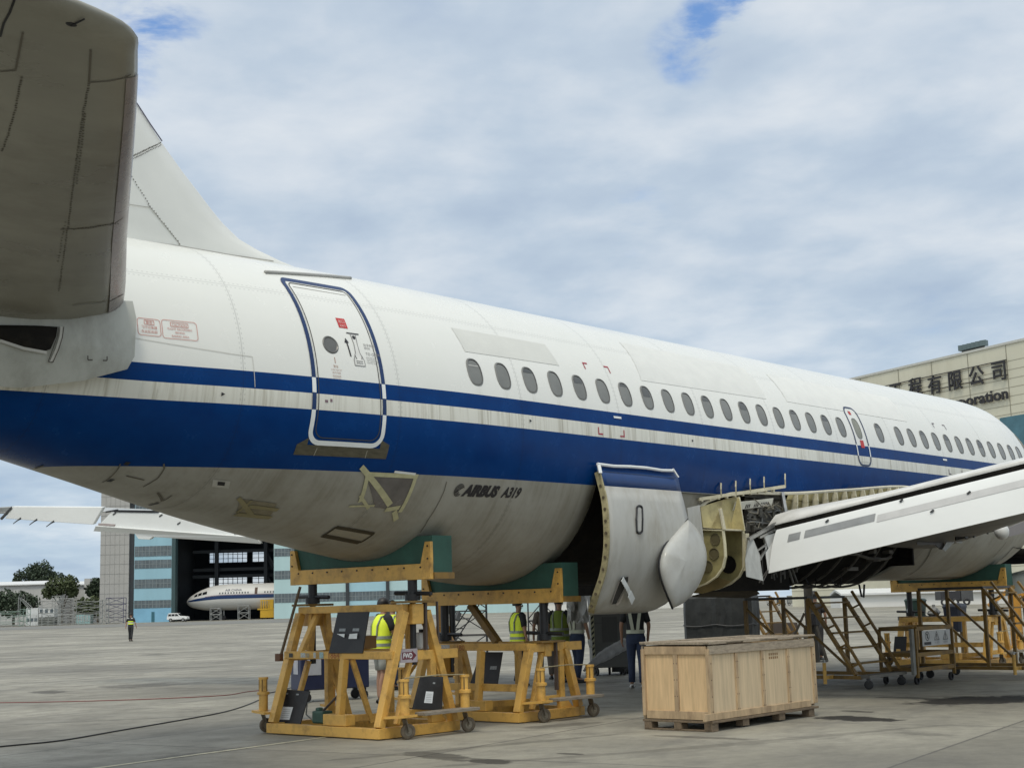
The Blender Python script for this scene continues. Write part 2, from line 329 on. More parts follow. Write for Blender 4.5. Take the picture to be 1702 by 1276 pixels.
plane = thing('airliner', 'large white and blue airliner resting on yellow cradles, its belly panels removed', 'airliner')
# --- fuselage skin; the lower half is missing between the aft bay frame and the forward belly
X_CUT0, X_CUT1 = 2.45, 13.0
def frange(a, b, st):
    n = max(1, int(round(abs((b-a)/st)))); return [a+(b-a)*i/n for i in range(n+1)]
fb = MB()
NA = 72
def ring(x, a0, a1, n): return [section(x, a0+(a1-a0)*k/n) for k in range(n+1)]
def a_at(x, z): zc = interp(ZC, x); return math.asin(max(-1, min(1, (z-zc)/((interp(ZT, x)-zc) if z > zc else (zc-interp(ZB, x))))))
def zcut(x): return interp([(2.45, 3.12), (4.0, 2.98), (4.9, 2.86), (5.05, 3.02), (6.1, 3.24), (7.6, 3.29), (9.5, 3.42), (11.9, 3.57), (12.4, 3.50), (13.0, 3.2)], x)
fx = frange(-12.8, X_CUT0, .25)+frange(X_CUT0, X_CUT1, .2)[1:]+frange(X_CUT1, 21.3, .2)[1:]
ang = [-math.pi/2+2*math.pi*k/NA for k in range(NA)]; rows = []; keep = []
for x in fx:
    cutx = X_CUT0 < x < X_CUT1-.001; a0 = a_at(x, zcut(x)) if cutx else -9; r_, kp = [], []
    for a in ang:
        inside = a0 <= a <= math.pi-a0; b = min(max(a, a0), math.pi-a0) if cutx and not inside else a
        r_.append(section(x, b)); kp.append(inside or not cutx)
    rows.append(r_); keep.append((kp, cutx))
vs_ = [p for r_ in rows for p in r_]; fs_ = []
for i in range(len(rows)-1):
    for k in range(NA):
        k2 = (k+1) % NA; kk = [keep[i][0][k], keep[i][0][k2], keep[i+1][0][k2], keep[i+1][0][k]]; c0, c1 = keep[i][1], keep[i+1][1]
        if c0 and c1:
            if not any(kk): continue
        elif c0 or c1:
            if not all(kk): continue
        fs_.append((i*NA+k, i*NA+k2, (i+1)*NA+k2, (i+1)*NA+k))
fb.add(vs_, fs_)
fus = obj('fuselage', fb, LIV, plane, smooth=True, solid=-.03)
# windscreen panes
ws = MB()
for (x0, z0, x1, z1) in ((18.35, 4.72, 18.95, 5.12), (19.0, 4.68, 19.5, 5.05), (19.55, 4.62, 19.95, 4.92)):
    ws.grid([[skin(x0+(x1-x0)*i/4 + (.12 if k < 2 else 0)*0, z0+(z1-z0)*k/4, .006) for k in range(5)] for i in range(5)])
obj('windscreen', ws, mat('dark_glass', (.02, .022, .025), .08), plane, smooth=True)

# --- cabin windows
def oval(cx, cz, w, h, n=22, p=2.6):
    out = []
    for k in range(n):
        a = 2*math.pi*k/n; ca, sa = math.cos(a), math.sin(a)
        out.append((cx + math.copysign(abs(ca)**(2/p), ca)*w/2, cz + math.copysign(abs(sa)**(2/p), sa)*h/2))
    return out
def cap_poly(mb, pts, off):
    c = (sum(p[0] for p in pts)/len(pts), sum(p[1] for p in pts)/len(pts)); inner = [((p[0]+c[0])/2, (p[1]+c[1])/2) for p in pts]
    n = len(pts); vs = [skin(*p, off) for p in pts] + [skin(*p, off) for p in inner] + [skin(*c, off)]
    mb.add(vs, [(i, (i+1) % n, n+(i+1) % n, n+i) for i in range(n)] + [(n+i, n+(i+1) % n, 2*n) for i in range(n)])
def ring_poly(mb, outer, inner, off0, off1):
    n = len(outer); mb.add([skin(*p, off0) for p in outer] + [skin(*p, off1) for p in inner], [(i, (i+1) % n, n+(i+1) % n, n+i) for i in range(n)])
WZ = 4.585
def cabin_window(x, name='window'):
    rim = MB(); o, i1, i2 = oval(x, WZ, .27, .375), oval(x, WZ, .235, .34), oval(x, WZ, .215, .318)
    ring_poly(rim, o, i1, .004, .011); rim.cur = 1; ring_poly(rim, i1, i2, .011, -.004)
    w = obj(name, rim, [WINR, mat('window_seal', (.05, .05, .05), .6)], plane, smooth=True)
    pn = MB(); cap_poly(pn, oval(x, WZ-.006, .222, .325), .003)
    obj('pane', pn, WINP, w, smooth=True)
    return w
WX = [k*.533 for k in range(19)] + [11.04] + [11.84+.533*k for k in range(12)]
for k, x in enumerate(WX):
    w = cabin_window(x)
    hsh = (0, .0, .05, 0, .09, 0, .03, .14, 0, 0, .06, 0, .11, 0, 0, .04, 0, .08, 0, .05)[k % 20]
    if hsh and k > 0:
        sh = MB(); sh.grid([[skin(x-.085+.17*i/6, WZ+.15-hsh*v-(.03 if i in (0, 6) else 0)*(1-v), .0065) for v in (0, .5, 1)] for i in range(7)]); obj('shade_part', sh, mat('shade_dark', (.075, .08, .08), .2), w, smooth=True)
    if k == 0:
        w['label'] = 'window with its shade pulled only part way'
        sh = MB(); sh.add([skin(x-.09+.18*i/6, WZ+.075, .006) for i in range(7)] + [skin(x-.09+.18*i/6, WZ+.09, .006) for i in range(7)], [(i, i+1, 8+i, 7+i) for i in range(6)]); obj('shade_edge', sh, mat('shade_pale', (.42, .42, .40), .5), w)

# --- outlines painted round the doors: blue on white, white on blue
def rounded(x0, x1, z0, z1, r, n=7, rt=None):
    rt = rt or r; pts = []
    for cx, cz, a0, rr in ((x1-r, z0+r, -90, r), (x1-rt, z1-rt, 0, rt), (x0+rt, z1-rt, 90, rt), (x0+r, z0+r, 180, r)):
        for k in range(n+1): a = rad(a0+90*k/n); pts.append((cx+rr*math.cos(a), cz+rr*math.sin(a)))
    return pts
def densify(pts, st=.025):
    out = []
    for i, p in enumerate(pts):
        q = pts[(i+1) % len(pts)]; n = max(1, int(math.hypot(q[0]-p[0], q[1]-p[1])/st))
        out += [(p[0]+(q[0]-p[0])*k/n, p[1]+(q[1]-p[1])*k/n) for k in range(n)]
    return out
def band_outline(pts, w, off=.006):
    c = (sum(p[0] for p in pts)/len(pts), sum(p[1] for p in pts)/len(pts)); n = len(pts); mb = MB(); inn = []
    for i in range(n):
        a, b = pts[i-1], pts[(i+1) % n]; d = (b[0]-a[0], b[1]-a[1]); l = math.hypot(*d) or 1; inn.append((pts[i][0]-d[1]/l*w, pts[i][1]+d[0]/l*w))
    for i in range(n):
        j = (i+1) % n; z = (pts[i][1]+pts[j][1])/2
        onblue = z < Z_WIDE or Z_NARROW0 < z < Z_NARROW1
        mb.cur = 1 if onblue else 0
        mb.add([skin(*pts[i], off), skin(*pts[j], off), skin(*inn[j], off), skin(*inn[i], off)], [(0, 1, 2, 3)])
    return mb
def slab(mb, x0, x1, z0, z1, off, nx=6, nz=10): mb.grid([[skin(x0+(x1-x0)*i/nx, z0+(z1-z0)*k/nz, off) for k in range(nz+1)] for i in range(nx+1)])
def strip(mb, pts, w, off=.005, dense=.06):     # a thin line along the skin through (x, z) points
    for a, b in zip(pts, pts[1:]):
        n = max(1, int(math.hypot(b[0]-a[0], b[1]-a[1])/dense)); d = (b[0]-a[0], b[1]-a[1]); l = math.hypot(*d) or 1; px, pz = -d[1]/l*w/2, d[0]/l*w/2
        mb.grid([[skin(a[0]+d[0]*i/n+sg*px, a[1]+d[1]*i/n+sg*pz, off) for sg in (-1, 1)] for i in range(n+1)])

DX0, DX1, DZ0, DZ1 = -2.60, -1.55, 3.50, 5.58
dm = MB(); slab(dm, DX0+.07, DX1-.07, DZ0+.06, DZ1-.05, .003, 12, 40)
door = obj('cabin_door', dm, LIV, plane, smooth=True)
obj('outline', band_outline(densify(rounded(DX0, DX1, DZ0, DZ1, .17, rt=.10)), .054), [BLUE, WHITEP], door)
q = MB(); rr_ = densify(rounded(DX0+.085, DX1-.085, DZ0+.085, DZ1-.075, .12, rt=.06)); strip(q, rr_+rr_[:1], .012, .007); obj('door_gap', q, mat('gap_shadow', (.05, .05, .05), .8), door)
q = MB(); strip(q, [(DX0+.13, DZ1-.13), (DX1-.12, DZ1-.13)], .008); obj('panel_seam', q, LINE2, door)
# round port
pr = MB(); pc = (-2.27, 4.70)
def circ(r, n=20): return [(pc[0]+r*math.cos(2*math.pi*k/n), pc[1]+r*math.sin(2*math.pi*k/n)) for k in range(n)]
ring_poly(pr, circ(.112), circ(.098), .006, .014); ring_poly(pr, circ(.098), circ(.082), .014, .002)
pw = obj('port_window', pr, mat('port_rim', (.13, .13, .125), .4, .4), door, smooth=True)
q = MB(); cap_poly(q, circ(.086), .005); obj('pane', q, mat('port_glass', (.10, .105, .105), .12), pw, smooth=True)
# exit sign: a red square
q = MB(); slab(q, -2.065, -1.935, 4.945, 5.075, .007, 3, 3); ex = obj('exit_sign', q, RED, door)
q = MB()
for i, (tx, tz, ts) in enumerate((('出口', 5.012, .05), ('EXIT', 4.958, .042))): text_on(q, tx, ts, lambda u, v, d, tz=tz: skin(-2.0+u, tz+v, .0095), align='CENTER', bold=.0)
obj('lettering', q, mat('sign_pale', (.75, .55, .52), .6), ex)
# lever in its recess
def outline_poly(mb, pts, off): 
    n = len(pts); c = (sum(p[0] for p in pts)/n, sum(p[1] for p in pts)/n); mb.add([skin(*p, off) for p in pts]+[skin(*c, off)], [(i, (i+1) % n, n) for i in range(n)])
q = MB(); lev = [(-1.93, 4.875), (-1.855, 4.875), (-1.868, 4.74), (-1.862, 4.64), (-1.815, 4.545), (-1.815, 4.475), (-1.965, 4.475), (-1.965, 4.545), (-1.925, 4.64), (-1.918, 4.74)]
for a, b in zip(lev, lev[1:]+lev[:1]): strip(q, [a, b], .011, .008)
hd = obj('door_handle', q, INKG, door)
q = MB(); outline_poly(q, lev, .007); obj('lever', q, mat('lever_white', (.66, .66, .63), .35), hd)
q = MB(); strip(q, [(-1.985, 4.885), (-1.80, 4.885)], .014, .009); outline_poly(q, [(-1.892+.024*math.cos(a*.6283), 4.835+.024*math.sin(a*.6283)) for a in range(10)], .0095)
for yy in (4.53, 4.505): strip(q, [(-1.94, yy), (-1.84, yy)], .007, .0095)
strip(q, [(-1.94, 4.60), (-1.925, 4.555)], .008, .0095); strip(q, [(-1.84, 4.60), (-1.85, 4.555)], .008, .0095)
obj('handle_marks', q, INK, hd)
q = MB(); strip(q, [(-2.005, 4.58), (-2.02, 4.76)], .020, .008); outline_poly(q, [(-2.055, 4.75), (-1.99, 4.755), (-2.026, 4.815)], .0085); obj('arrow', q, INK, door)
q = MB()
for tx, tz, ts in (('拉手向外', 4.735, .042), ('推到底', 4.70, .030), ('TO OPEN', 4.62, .052), ('PUSH FLAP IN', 4.585, .020), ('GRASP HANDLE', 4.562, .020), ('LIFT HANDLE FULLY', 4.539, .020), ('AND PULL OUT', 4.516, .020)):
    text_on(q, tx, ts, lambda u, v, d, tz=tz: skin(-1.775+u, tz+v, .0075))
obj('opening_instructions', q, INKG, door)
q = MB(); strip(q, [(-2.25, 4.545), (-2.25, 4.475)], .012, .007)
for k, (tx, tz, ts) in enumerate((('警告', 4.42, .036), ('CABIN PRESSURE', 4.385, .020), ('红灯闪亮', 4.345, .030), ('DANGER', 4.305, .030), ('DO NOT OPEN', 4.283, .016))):
    text_on(q, tx, ts, lambda u, v, d, tz=tz: skin(-2.25+u, tz+v, .0075), align='CENTER')
obj('pressure_warning', q, mat('warning_brown', (.40, .27, .22), .6), door)
q = MB(); slab(q, -2.43, -2.39, 3.99, 4.02, .007, 2, 2); slab(q, -2.36, -2.33, 4.0, 4.035, .007, 2, 2); obj('placard', q, mat('placard_plum', (.2, .13, .15), .5), door)
# scuff plate below the sill: worn strip with lighter end pieces
q = MB(); 
pl = [(DX0-.10, 3.50), (DX0+.02, 3.60), (DX0+.02, 3.50), (DX0+.14, 3.49), (DX1-.14, 3.49), (DX1-.02, 3.50), (DX1-.02, 3.62), (DX1+.10, 3.53), (DX1+.07, 3.38), (DX0-.07, 3.38)]
q.grid([[skin(DX0-.10+(DX1-DX0+.2)*i/20, z, .0045) for z in (3.385, 3.42, 3.46, 3.50 if 1 < i < 19 else 3.50)] for i in range(21)])
q.grid([[skin(DX0-.10+.13*i/4, z, .0045) for z in (3.50, 3.50+.08*i/4)] for i in range(5)]); q.grid([[skin(DX1-.03+.13*i/4, z, .0045) for z in (3.50, 3.60-.05*i/4)] for i in range(5)])
sp = obj('scuff_plate', q, mat('worn_metal', (.105, .095, .065), .55, .4, var=.3, scale=9, stretch=(1, 1, 4)), plane)
q = MB(); strip(q, [(DX0+.16, 3.385), (DX0+.17, 3.47)], .008, .007); strip(q, [(DX1-.2, 3.385), (DX1-.2, 3.47)], .008, .007); obj('plate_joint', q, mat('joint_pale', (.35, .33, .26), .6), sp)
# rain gutter over the door
q = MB(); q.tube([skin(-2.74+1.6*i/16, 5.615+.215*i/16, .012) for i in range(17)], .022, 6); obj('rain_gutter', q, mat('gutter_grey', (.36, .36, .345), .5), plane, smooth=True)

# overwing exit
q = MB(); slab(q, 10.0, 10.38, 3.98, 4.92, .003, 4, 20); oe = obj('overwing_exit', q, LIV, plane, smooth=True)
obj('outline', band_outline(densify(rounded(9.96, 10.46, 3.90, 5.02, .16)), .036), [mat('outline_navy', (.02, .035, .09), .4), WHITEP], oe)
rim = MB(); ring_poly(rim, oval(10.19, 4.60, .25, .40), oval(10.19, 4.60, .22, .36), .006, .008); ew = obj('window', rim, WINR, oe); q = MB(); cap_poly(q, oval(10.19, 4.60, .228, .37), .005); obj('pane', q, mat('exit_pane', (.21, .215, .17), .25), ew)
q = MB(); slab(q, 10.11, 10.20, 4.86, 4.93, .008, 2, 2); slab(q, 10.14, 10.27, 4.24, 4.38, .008, 2, 2); obj('exit_sign', q, RED, oe)

# painted corner marks and small signs along the cabin
def corner(mb, x, z, sx, sz, l=.095, w=.020): strip(mb, [(x, z), (x+sx*l, z)], w, .006); strip(mb, [(x, z-sz*w/2), (x, z+sz*l)], w, .006)
q = MB(); corner(q, 2.44, 4.99, 1, -1); corner(q, 3.02, 4.99, -1, -1); corner(q, 2.40, 3.94, 1, 1); corner(q, 2.99, 3.94, -1, 1); obj('lift_mark', q, mat('mark_red', (.36, .03, .05), .5), plane)
q = MB(); corner(q, 13.66, 4.98, 1, -1); corner(q, 14.22, 4.98, -1, -1); corner(q, 13.7, 3.94, 1, 1); corner(q, 14.3, 3.94, -1, 1); obj('service_mark', q, mat('mark_dark', (.09, .06, .08), .5), plane)
q = MB(); slab(q, 2.78, 2.96, 4.195, 4.225, .006, 3, 1); slab(q, 13.5, 13.68, 4.20, 4.235, .006, 3, 1); obj('placard', q, PAPER, plane)
q = MB()
for x, z in ((-3.72, 4.02), (.92, 4.03), (4.7, 4.02)): outline_poly(q, [(x, z), (x, z-.045), (x+.045, z-.02)], .006)
obj('datum_arrow', q, INK, plane)
# matt patches above the windows
def quad_patch(mb, c, off, n=14, m=6):
    (a, b, cc, d) = c; mb.grid([[skin(*[(1-v)*((1-u)*a[k]+u*b[k]) + v*((1-u)*d[k]+u*cc[k]) for k in (0, 1)], off) for v in [j/m for j in range(m+1)]] for u in [i/n for i in range(n+1)]])
q = MB(); quad_patch(q, ((-.10, 5.20), (1.77, 5.20), (1.84, 4.88), (-.06, 4.86)), .003); obj('repaint_patch', q, PATCH, plane, smooth=True)
q = MB(); quad_patch(q, ((3.93, 5.54), (7.35, 5.50), (7.30, 4.90), (3.75, 4.86)), .003, 20, 8); obj('repaint_patch', q, mat('pale_patch', (.665, .67, .64), .45, var=.04), plane, smooth=True)
q = MB(); quad_patch(q, ((8.0, 5.45), (12.5, 5.45), (12.5, 4.92), (8.0, 4.92)), .003, 20, 8); obj('repaint_patch', q, mat('pale_patch_far', (.70, .705, .675), .45, var=.04), plane, smooth=True)
# caution notice near the tail
q = MB()
for (x0, x1, z0, z1) in ((-4.66, -4.40, 4.585, 4.775), (-4.38, -3.98, 4.575, 4.785)):
    r = rounded(x0, x1, z0, z1, .03, 3); 
    for a, b in zip(r, r[1:]+r[:1]): strip(q, [a, b], .006, .006)
for (x0, x1, z0, z1) in ((-4.58, -4.47, 4.71, 4.757), (-4.28, -4.08, 4.715, 4.762)):
    r = [(x0, z0), (x1, z0), (x1, z1), (x0, z1)]
    for a, b in zip(r, r[1:]+r[:1]): strip(q, [a, b], .006, .006)
for tx, x, z, s in (('警告', -4.525, 4.718, .04), ('飞行记录器', -4.53, 4.665, .037), ('在此区后部', -4.53, 4.615, .037), ('CAUTION', -4.18, 4.722, .038), ('FLIGHT RECORDERS', -4.18, 4.677, .031), ('BEHIND', -4.18, 4.638, .031), ('BARRED AREA', -4.18, 4.596, .031)):
    text_on(q, tx, s, lambda u, v, d, x=x, z=z: skin(x+u, z+v, .006), align='CENTER')
obj('caution_notice', q, REDF, plane)
q = MB(); strip(q, [(-4.80, 4.69), (-4.70, 4.685)], .014, .007); obj('tail_mark', q, mat('mark_plum', (.14, .06, .07), .5), plane)
q = MB(); strip(q, [(-4.75, 4.545), (-3.6, 4.46), (-3.35, 4.45), (-3.33, 4.10)], .007, .004); obj('panel_seam', q, mat('seam_pale', (.52, .515, .48), .6), plane)
# type lettering under the wide blue band
q = MB(); text_on(q, 'AIRBUS', .178, lambda u, v, d: skin(-.075+u, 3.005+v, .006), shear=.28, bold=.012, sx=.98); text_on(q, 'A319', .175, lambda u, v, d: skin(.60+u, 3.005+v, .006), shear=.28, bold=.007, sx=.84)
cx0, cz0 = -.165, 3.065
for k in range(5):
    rr = .074-.013*k; strip(q, [(cx0+rr*math.cos(rad(a)), cz0+rr*math.sin(rad(a))) for a in range(20+9*k, 330-8*k, 24)], .007, .006, .02)
strip(q, [(cx0-.05, cz0-.03), (cx0+.06, cz0+.045)], .012, .007)
obj('type_lettering', q, INK, plane)
# belly hatch, vents, taped openings
HATCH = [(-1.33-.02, 2.575), (-.98, 2.53), (-1.02, 2.375), (-1.46, 2.43)]
def skin_hit(px, py):                       # where a sight line meets the right-hand skin (for measuring only)
    d = ray(px, py); t = 8.
    while t < 70:
        P = CAM + d*t
        if -12.8 < P.x < 21.3 and interp(ZB, P.x) < P.z < interp(ZT, P.x) and abs(P.y) < hw(P.x, P.z): break
        t += .05
    a, b = t-.05, t
    for _ in range(25):
        m_ = (a+b)/2; P = CAM + d*m_
        if interp(ZB, P.x) < P.z < interp(ZT, P.x) and abs(P.y) < hw(P.x, P.z): b = m_
        else: a = m_
    return CAM + d*b
def sk(px, py): p = skin_hit(px, py); return (p.x, p.z)
def hull_strip(mb, pix, w, off=.006): strip(mb, [sk(*p) for p in pix], w, off, .012)
q = MB(); hp = [(558, 875), (621, 886), (598, 901), (537, 889)]; c = [sk(*p) for p in hp]; quad_patch(q, tuple(c), .003, 24, 16); h = obj('belly_hatch', q, mat('hatch_grey', (.31, .29, .235), .5, var=.1), plane)
q = MB(); hull_strip(q, hp+hp[:1], .03, .008); obj('hatch_gasket', q, DOORM, h)
q = MB(); c = tuple(sk(*p) for p in ((606, 786), (692, 792), (664, 848), (622, 842))); quad_patch(q, c, .006, 10, 10); tp = obj('taped_opening', q, FILM, plane, smooth=True)
q = MB(); hull_strip(q, [(600, 775), (648, 838)], .06, .012); hull_strip(q, [(612, 787), (694, 791)], .05, .012); hull_strip(q, [(610, 789), (598, 833)], .05, .012); hull_strip(q, [(690, 792), (664, 850)], .05, .012); hull_strip(q, [(640, 846), (664, 842)], .05, .012); hull_strip(q, [(655, 848), (658, 863)], .05, .013); hull_strip(q, [(580, 840), (622, 839)], .02, .012); hull_strip(q, [(598, 822), (612, 844)], .03, .012)
obj('tape_strips', q, TAPE, tp)
q = MB(); hull_strip(q, [(655, 783), (690, 787)], .025, .012); obj('white_tape', q, TAPEW, tp)
q = MB(); c = tuple(sk(*p) for p in ((398, 828), (460, 836), (448, 858), (392, 852))); quad_patch(q, c, .006, 8, 6); tp = obj('taped_opening', q, mat('film_brown', (.20, .18, .125), .35, var=.25, scale=6), plane, smooth=True)
q = MB(); hull_strip(q, [(396, 826), (418, 856)], .03, .012); hull_strip(q, [(418, 830), (394, 850)], .03, .012); hull_strip(q, [(414, 840), (462, 846)], .03, .012); hull_strip(q, [(392, 853), (450, 859)], .03, .012); obj('tape_strips', q, mat('tape_dull', (.25, .22, .12), .7), tp)
q = MB(); c = tuple(sk(*p) for p in ((354, 796), (383, 799), (380, 811), (352, 808))); quad_patch(q, c, .006, 3, 3); v = obj('drain_plate', q, mat('plate_pale', (.42, .41, .37), .5), plane)
q = MB(); c = tuple(sk(*p) for p in ((362, 799), (374, 800), (373, 806), (361, 805))); quad_patch(q, c, .010, 3, 3); obj('drain_hole', q, BLACK, v)
q = MB(); hull_strip(q, [(272, 770), (273, 778), (262, 794), (238, 808)], .014); hull_strip(q, [(170, 801), (195, 780), (200, 770)], .010); hull_strip(q, [(262, 818), (270, 832), (286, 822)], .010); hull_strip(q, [(210, 790), (240, 797)], .008)
hull_strip(q, [(742, 800), (738, 815), (712, 862), (698, 884)], .010); obj('skin_seams', q, mat('seam_belly', (.115, .105, .08), .7), plane)
q = MB(); hull_strip(q, [(207, 769), (215, 770)], .03); hull_strip(q, [(180, 797), (188, 798)], .02); hull_strip(q, [(240, 838), (247, 839)], .02); hull_strip(q, [(48, 777), (54, 778)], .015); obj('drain_ports', q, BLACK, plane)
# ---------------------------------------------------------------- fin
def airfoil(n=12):                       # closed loop (chord fraction from the nose, half thickness) upper then lower
    xs = [.5*(1-math.cos(math.pi*k/n)) for k in range(n+1)]; th = [5*(.2969*math.sqrt(x)-.126*x-.3516*x*x+.2843*x**3-.1036*x**4) for x in xs]
    return xs, th
XS, TH = airfoil()
FLE = [(5.80, -.9), (6.03, -1.2), (6.10, -1.62), (6.28, -2.33), (6.78, -2.98), (7.31, -3.54), (7.75, -3.94), (8.75, -4.75), (12.0, -7.40)]
FTE = [(5.8, -9.6), (12.0, -9.7)]
FTT = [(5.8, .30), (6.05, .36), (6.4, .46), (7.4, .50), (12, .22)]
def fin_y(x, z):
    le, te = interp(FLE, z), interp(FTE, z); u = min(1, max(0, (le-x)/(le-te)))
    return 5*(.2969*math.sqrt(u)-.126*u-.3516*u*u+.2843*u**3-.1036*u**4)*interp(FTT, z)
fm = MB(); rows = []
for z in [5.8, 5.95, 6.03, 6.10, 6.18, 6.28, 6.45, 6.6, 6.78, 7.0, 7.31, 7.75, 8.2, 8.75, 9.5, 10.5, 11.4, 12.0]:
    le, te = interp(FLE, z), interp(FTE, z); c = te-le
    up = [(le+c*x, -fin_y(le+c*x, z)) for x in XS]; lo = [(a, -b) for a, b in reversed(up[1:-1])]
    rows.append([Vector((a, b, z)) for a, b in up+lo])
fm.grid(rows, True); fm.add([p for p in rows[-1]], [tuple(range(len(rows[-1])))])
fin = obj('fin', fm, TAILW, plane, smooth=True)
def fpx(px, py):                         # a pixel on the fin's right-hand face
    y = -.1
    for _ in range(8): P = PY(px, py, y); y = -fin_y(P.x, P.z)-.006
    P.y = y; return P
def ribbon(mb, pts, w, nrm, closed=False):
    nrm = Vector(nrm)
    for a, b in zip(pts, pts[1:]):
        d = (b-a).normalized(); s_ = d.cross(nrm).normalized()*w/2; mb.add([a-s_, a+s_, b+s_, b-s_], [(0, 1, 2, 3)])
def poly_px(fn, pix, n=6):
    out = []
    for a, b in zip(pix, pix[1:]): out += [fn(a[0]+(b[0]-a[0])*k/n, a[1]+(b[1]-a[1])*k/n) for k in range(n)]
    return out+[fn(*pix[-1])]
q = MB(); ribbon(q, poly_px(fpx, [(207, 397), (300, 409), (380, 423), (455, 434)]), .012, (0, 1, 0)); ribbon(q, poly_px(fpx, [(246, 340), (300, 407)]), .009, (0, 1, 0)); ribbon(q, poly_px(fpx, [(208, 339), (250, 345)]), .008, (0, 1, 0))
obj('fin_seams', q, mat('seam_fin', (.36, .35, .32), .7), fin)
q = MB()
def dots(mb, fn, pix, step, r, nrm, jit=0):
    nrm = Vector(nrm)
    for a, b in zip(pix, pix[1:]):
        n = max(1, int(math.hypot(b[0]-a[0], b[1]-a[1])/step))
        for k in range(n):
            t = k/n; P = fn(a[0]+(b[0]-a[0])*t+random.uniform(-jit, jit), a[1]+(b[1]-a[1])*t+random.uniform(-jit, jit)); u = nrm.orthogonal().normalized()*r; v = nrm.cross(u).normalized()*r
            mb.add([P+u, P+v, P-u, P-v], [(0, 1, 2, 3)])
dots(q, fpx, [(216, 262), (268, 237)], 2.2, .011, (0, 1, 0), .5); dots(q, fpx, [(217, 266), (270, 240)], 2.6, .009, (0, 1, 0), .5); dots(q, fpx, [(214, 285), (250, 343), (302, 409)], 5, .010, (0, 1, 0), .6)
obj('fin_rivets', q, LINE, fin)
q = MB(); pts = [fpx(*p) + Vector((.012, .0, .012)) for p in ((217, 160), (228, 176), (248, 207), (268, 236))]; q.tube(pts, .008, 6); obj('leading_edge_strip', q, mat('edge_strip', (.13, .12, .16), .4, .4), fin)

# ---------------------------------------------------------------- right-hand tailplane (seen from underneath)
HS = [(-.6, -4.50, 4.6, 4.87, .90), (-1.15, -4.79, 4.30, 4.925, .80), (-3.0, -5.96, 3.45, 5.145, .46), (-5.0, -7.21, 2.45, 5.36, .27), (-5.8, -7.72, 2.08, 5.445, .22), (-6.10, -7.92, 1.92, 5.475, .20), (-6.25, -8.02, 1.82, 5.49, .17), (-6.35, -8.18, 1.62, 5.50, .12), (-6.42, -8.55, 1.22, 5.507, .06), (-6.44, -9.0, .8, 5.51, .01)]
def hs_at(y):
    ys = sorted([(-s[0], s) for s in HS]); f = lambda k: interp([(a, s[k]) for a, s in ys], -y); return f(1), f(2), f(3), f(4)
def hs_low(x, y):
    le, ch, z, t = hs_at(y); u = min(1, max(0, (le-x)/ch)); return z - 5*(.2969*math.sqrt(u)-.126*u-.3516*u*u+.2843*u**3-.1036*u**4)*t
hm = MB(); rows = []
for y in [-.6, -1.15, -2, -3, -4, -5, -5.5, -5.8, -5.95, -6.10, -6.18, -6.25, -6.30, -6.35, -6.39, -6.42, -6.44]:
    le, ch, z, t = hs_at(y); up = [Vector((le-ch*x, y, z+h*t)) for x, h in zip(XS, TH)]; lo = [Vector((le-ch*x, y, z-h*t)) for x, h in zip(XS, TH)]
    rows.append(up + list(reversed(lo[1:-1])))
hm.grid(rows, True)
hst = obj('tailplane', hm, GREYD, plane, smooth=True)
def hpx(px, py):                         # a pixel on the underside
    z = 5.0
    for _ in range(14): P = PZ(px, py, z); z = hs_low(P.x, P.y)-.005
    P.z = z; return P
q = MB(); up_ = (0, 0, 1)
for pix in ([(148, 138), (180, 136), (205, 131), (218, 124)], [(148, 138), (151, 84)], [(100, 382), (150, 380), (190, 372), (205, 362)], [(26, 118), (38, 55)], [(0, 120), (26, 118)], [(205, 489), (180, 503), (120, 512)]):
    ribbon(q, poly_px(hpx, pix), .014, up_)
obj('panel_seams', q, mat('seam_tail', (.11, .10, .08), .7), hst)
q = MB()
for pix, st in (([(148, 140), (138, 190), (131, 240), (122, 310), (114, 370), (104, 440), (98, 495)], 3.4), ([(36, 130), (26, 180), (14, 225), (2, 255)], 3.8), ([(142, 190), (127, 310)], 4.5), ([(118, 382), (200, 372)], 4), ([(108, 370), (96, 440)], 5)):
    dots(q, hpx, pix, st, .012, up_, .8)
obj('rivets', q, mat('rivet_dark', (.085, .078, .06), .7), hst)
q = MB(); ribbon(q, poly_px(hpx, [(24, 0), (16, 22), (6, 40), (0, 62)]), .016, up_); obj('elevator_gap', q, BLACK, hst)
# polished leading edge
q = MB(); rows = []
for k in range(25):
    y = -1.25-4.55*k/24; le, ch, z, t = hs_at(y); rows.append([Vector((le-ch*u+(.004 if u < .01 else 0), y, z-5*(.2969*math.sqrt(u)-.126*u-.3516*u*u)*t-.004)) for u in (0, .004, .012, .025, .045)])
q.grid(rows); obj('leading_edge', q, mat('edge_mauve', (.27, .235, .225), .28, .35, var=.12, scale=3), hst, smooth=True)
q = MB(); p = hpx(118, 20); q.ball(p+Vector((0, 0, .02)), (.055, .03, .02)); q.tube([p, p+Vector((.04, -.10, .03))], .006, 5); obj('tip_fitting', q, BLACK, hst)
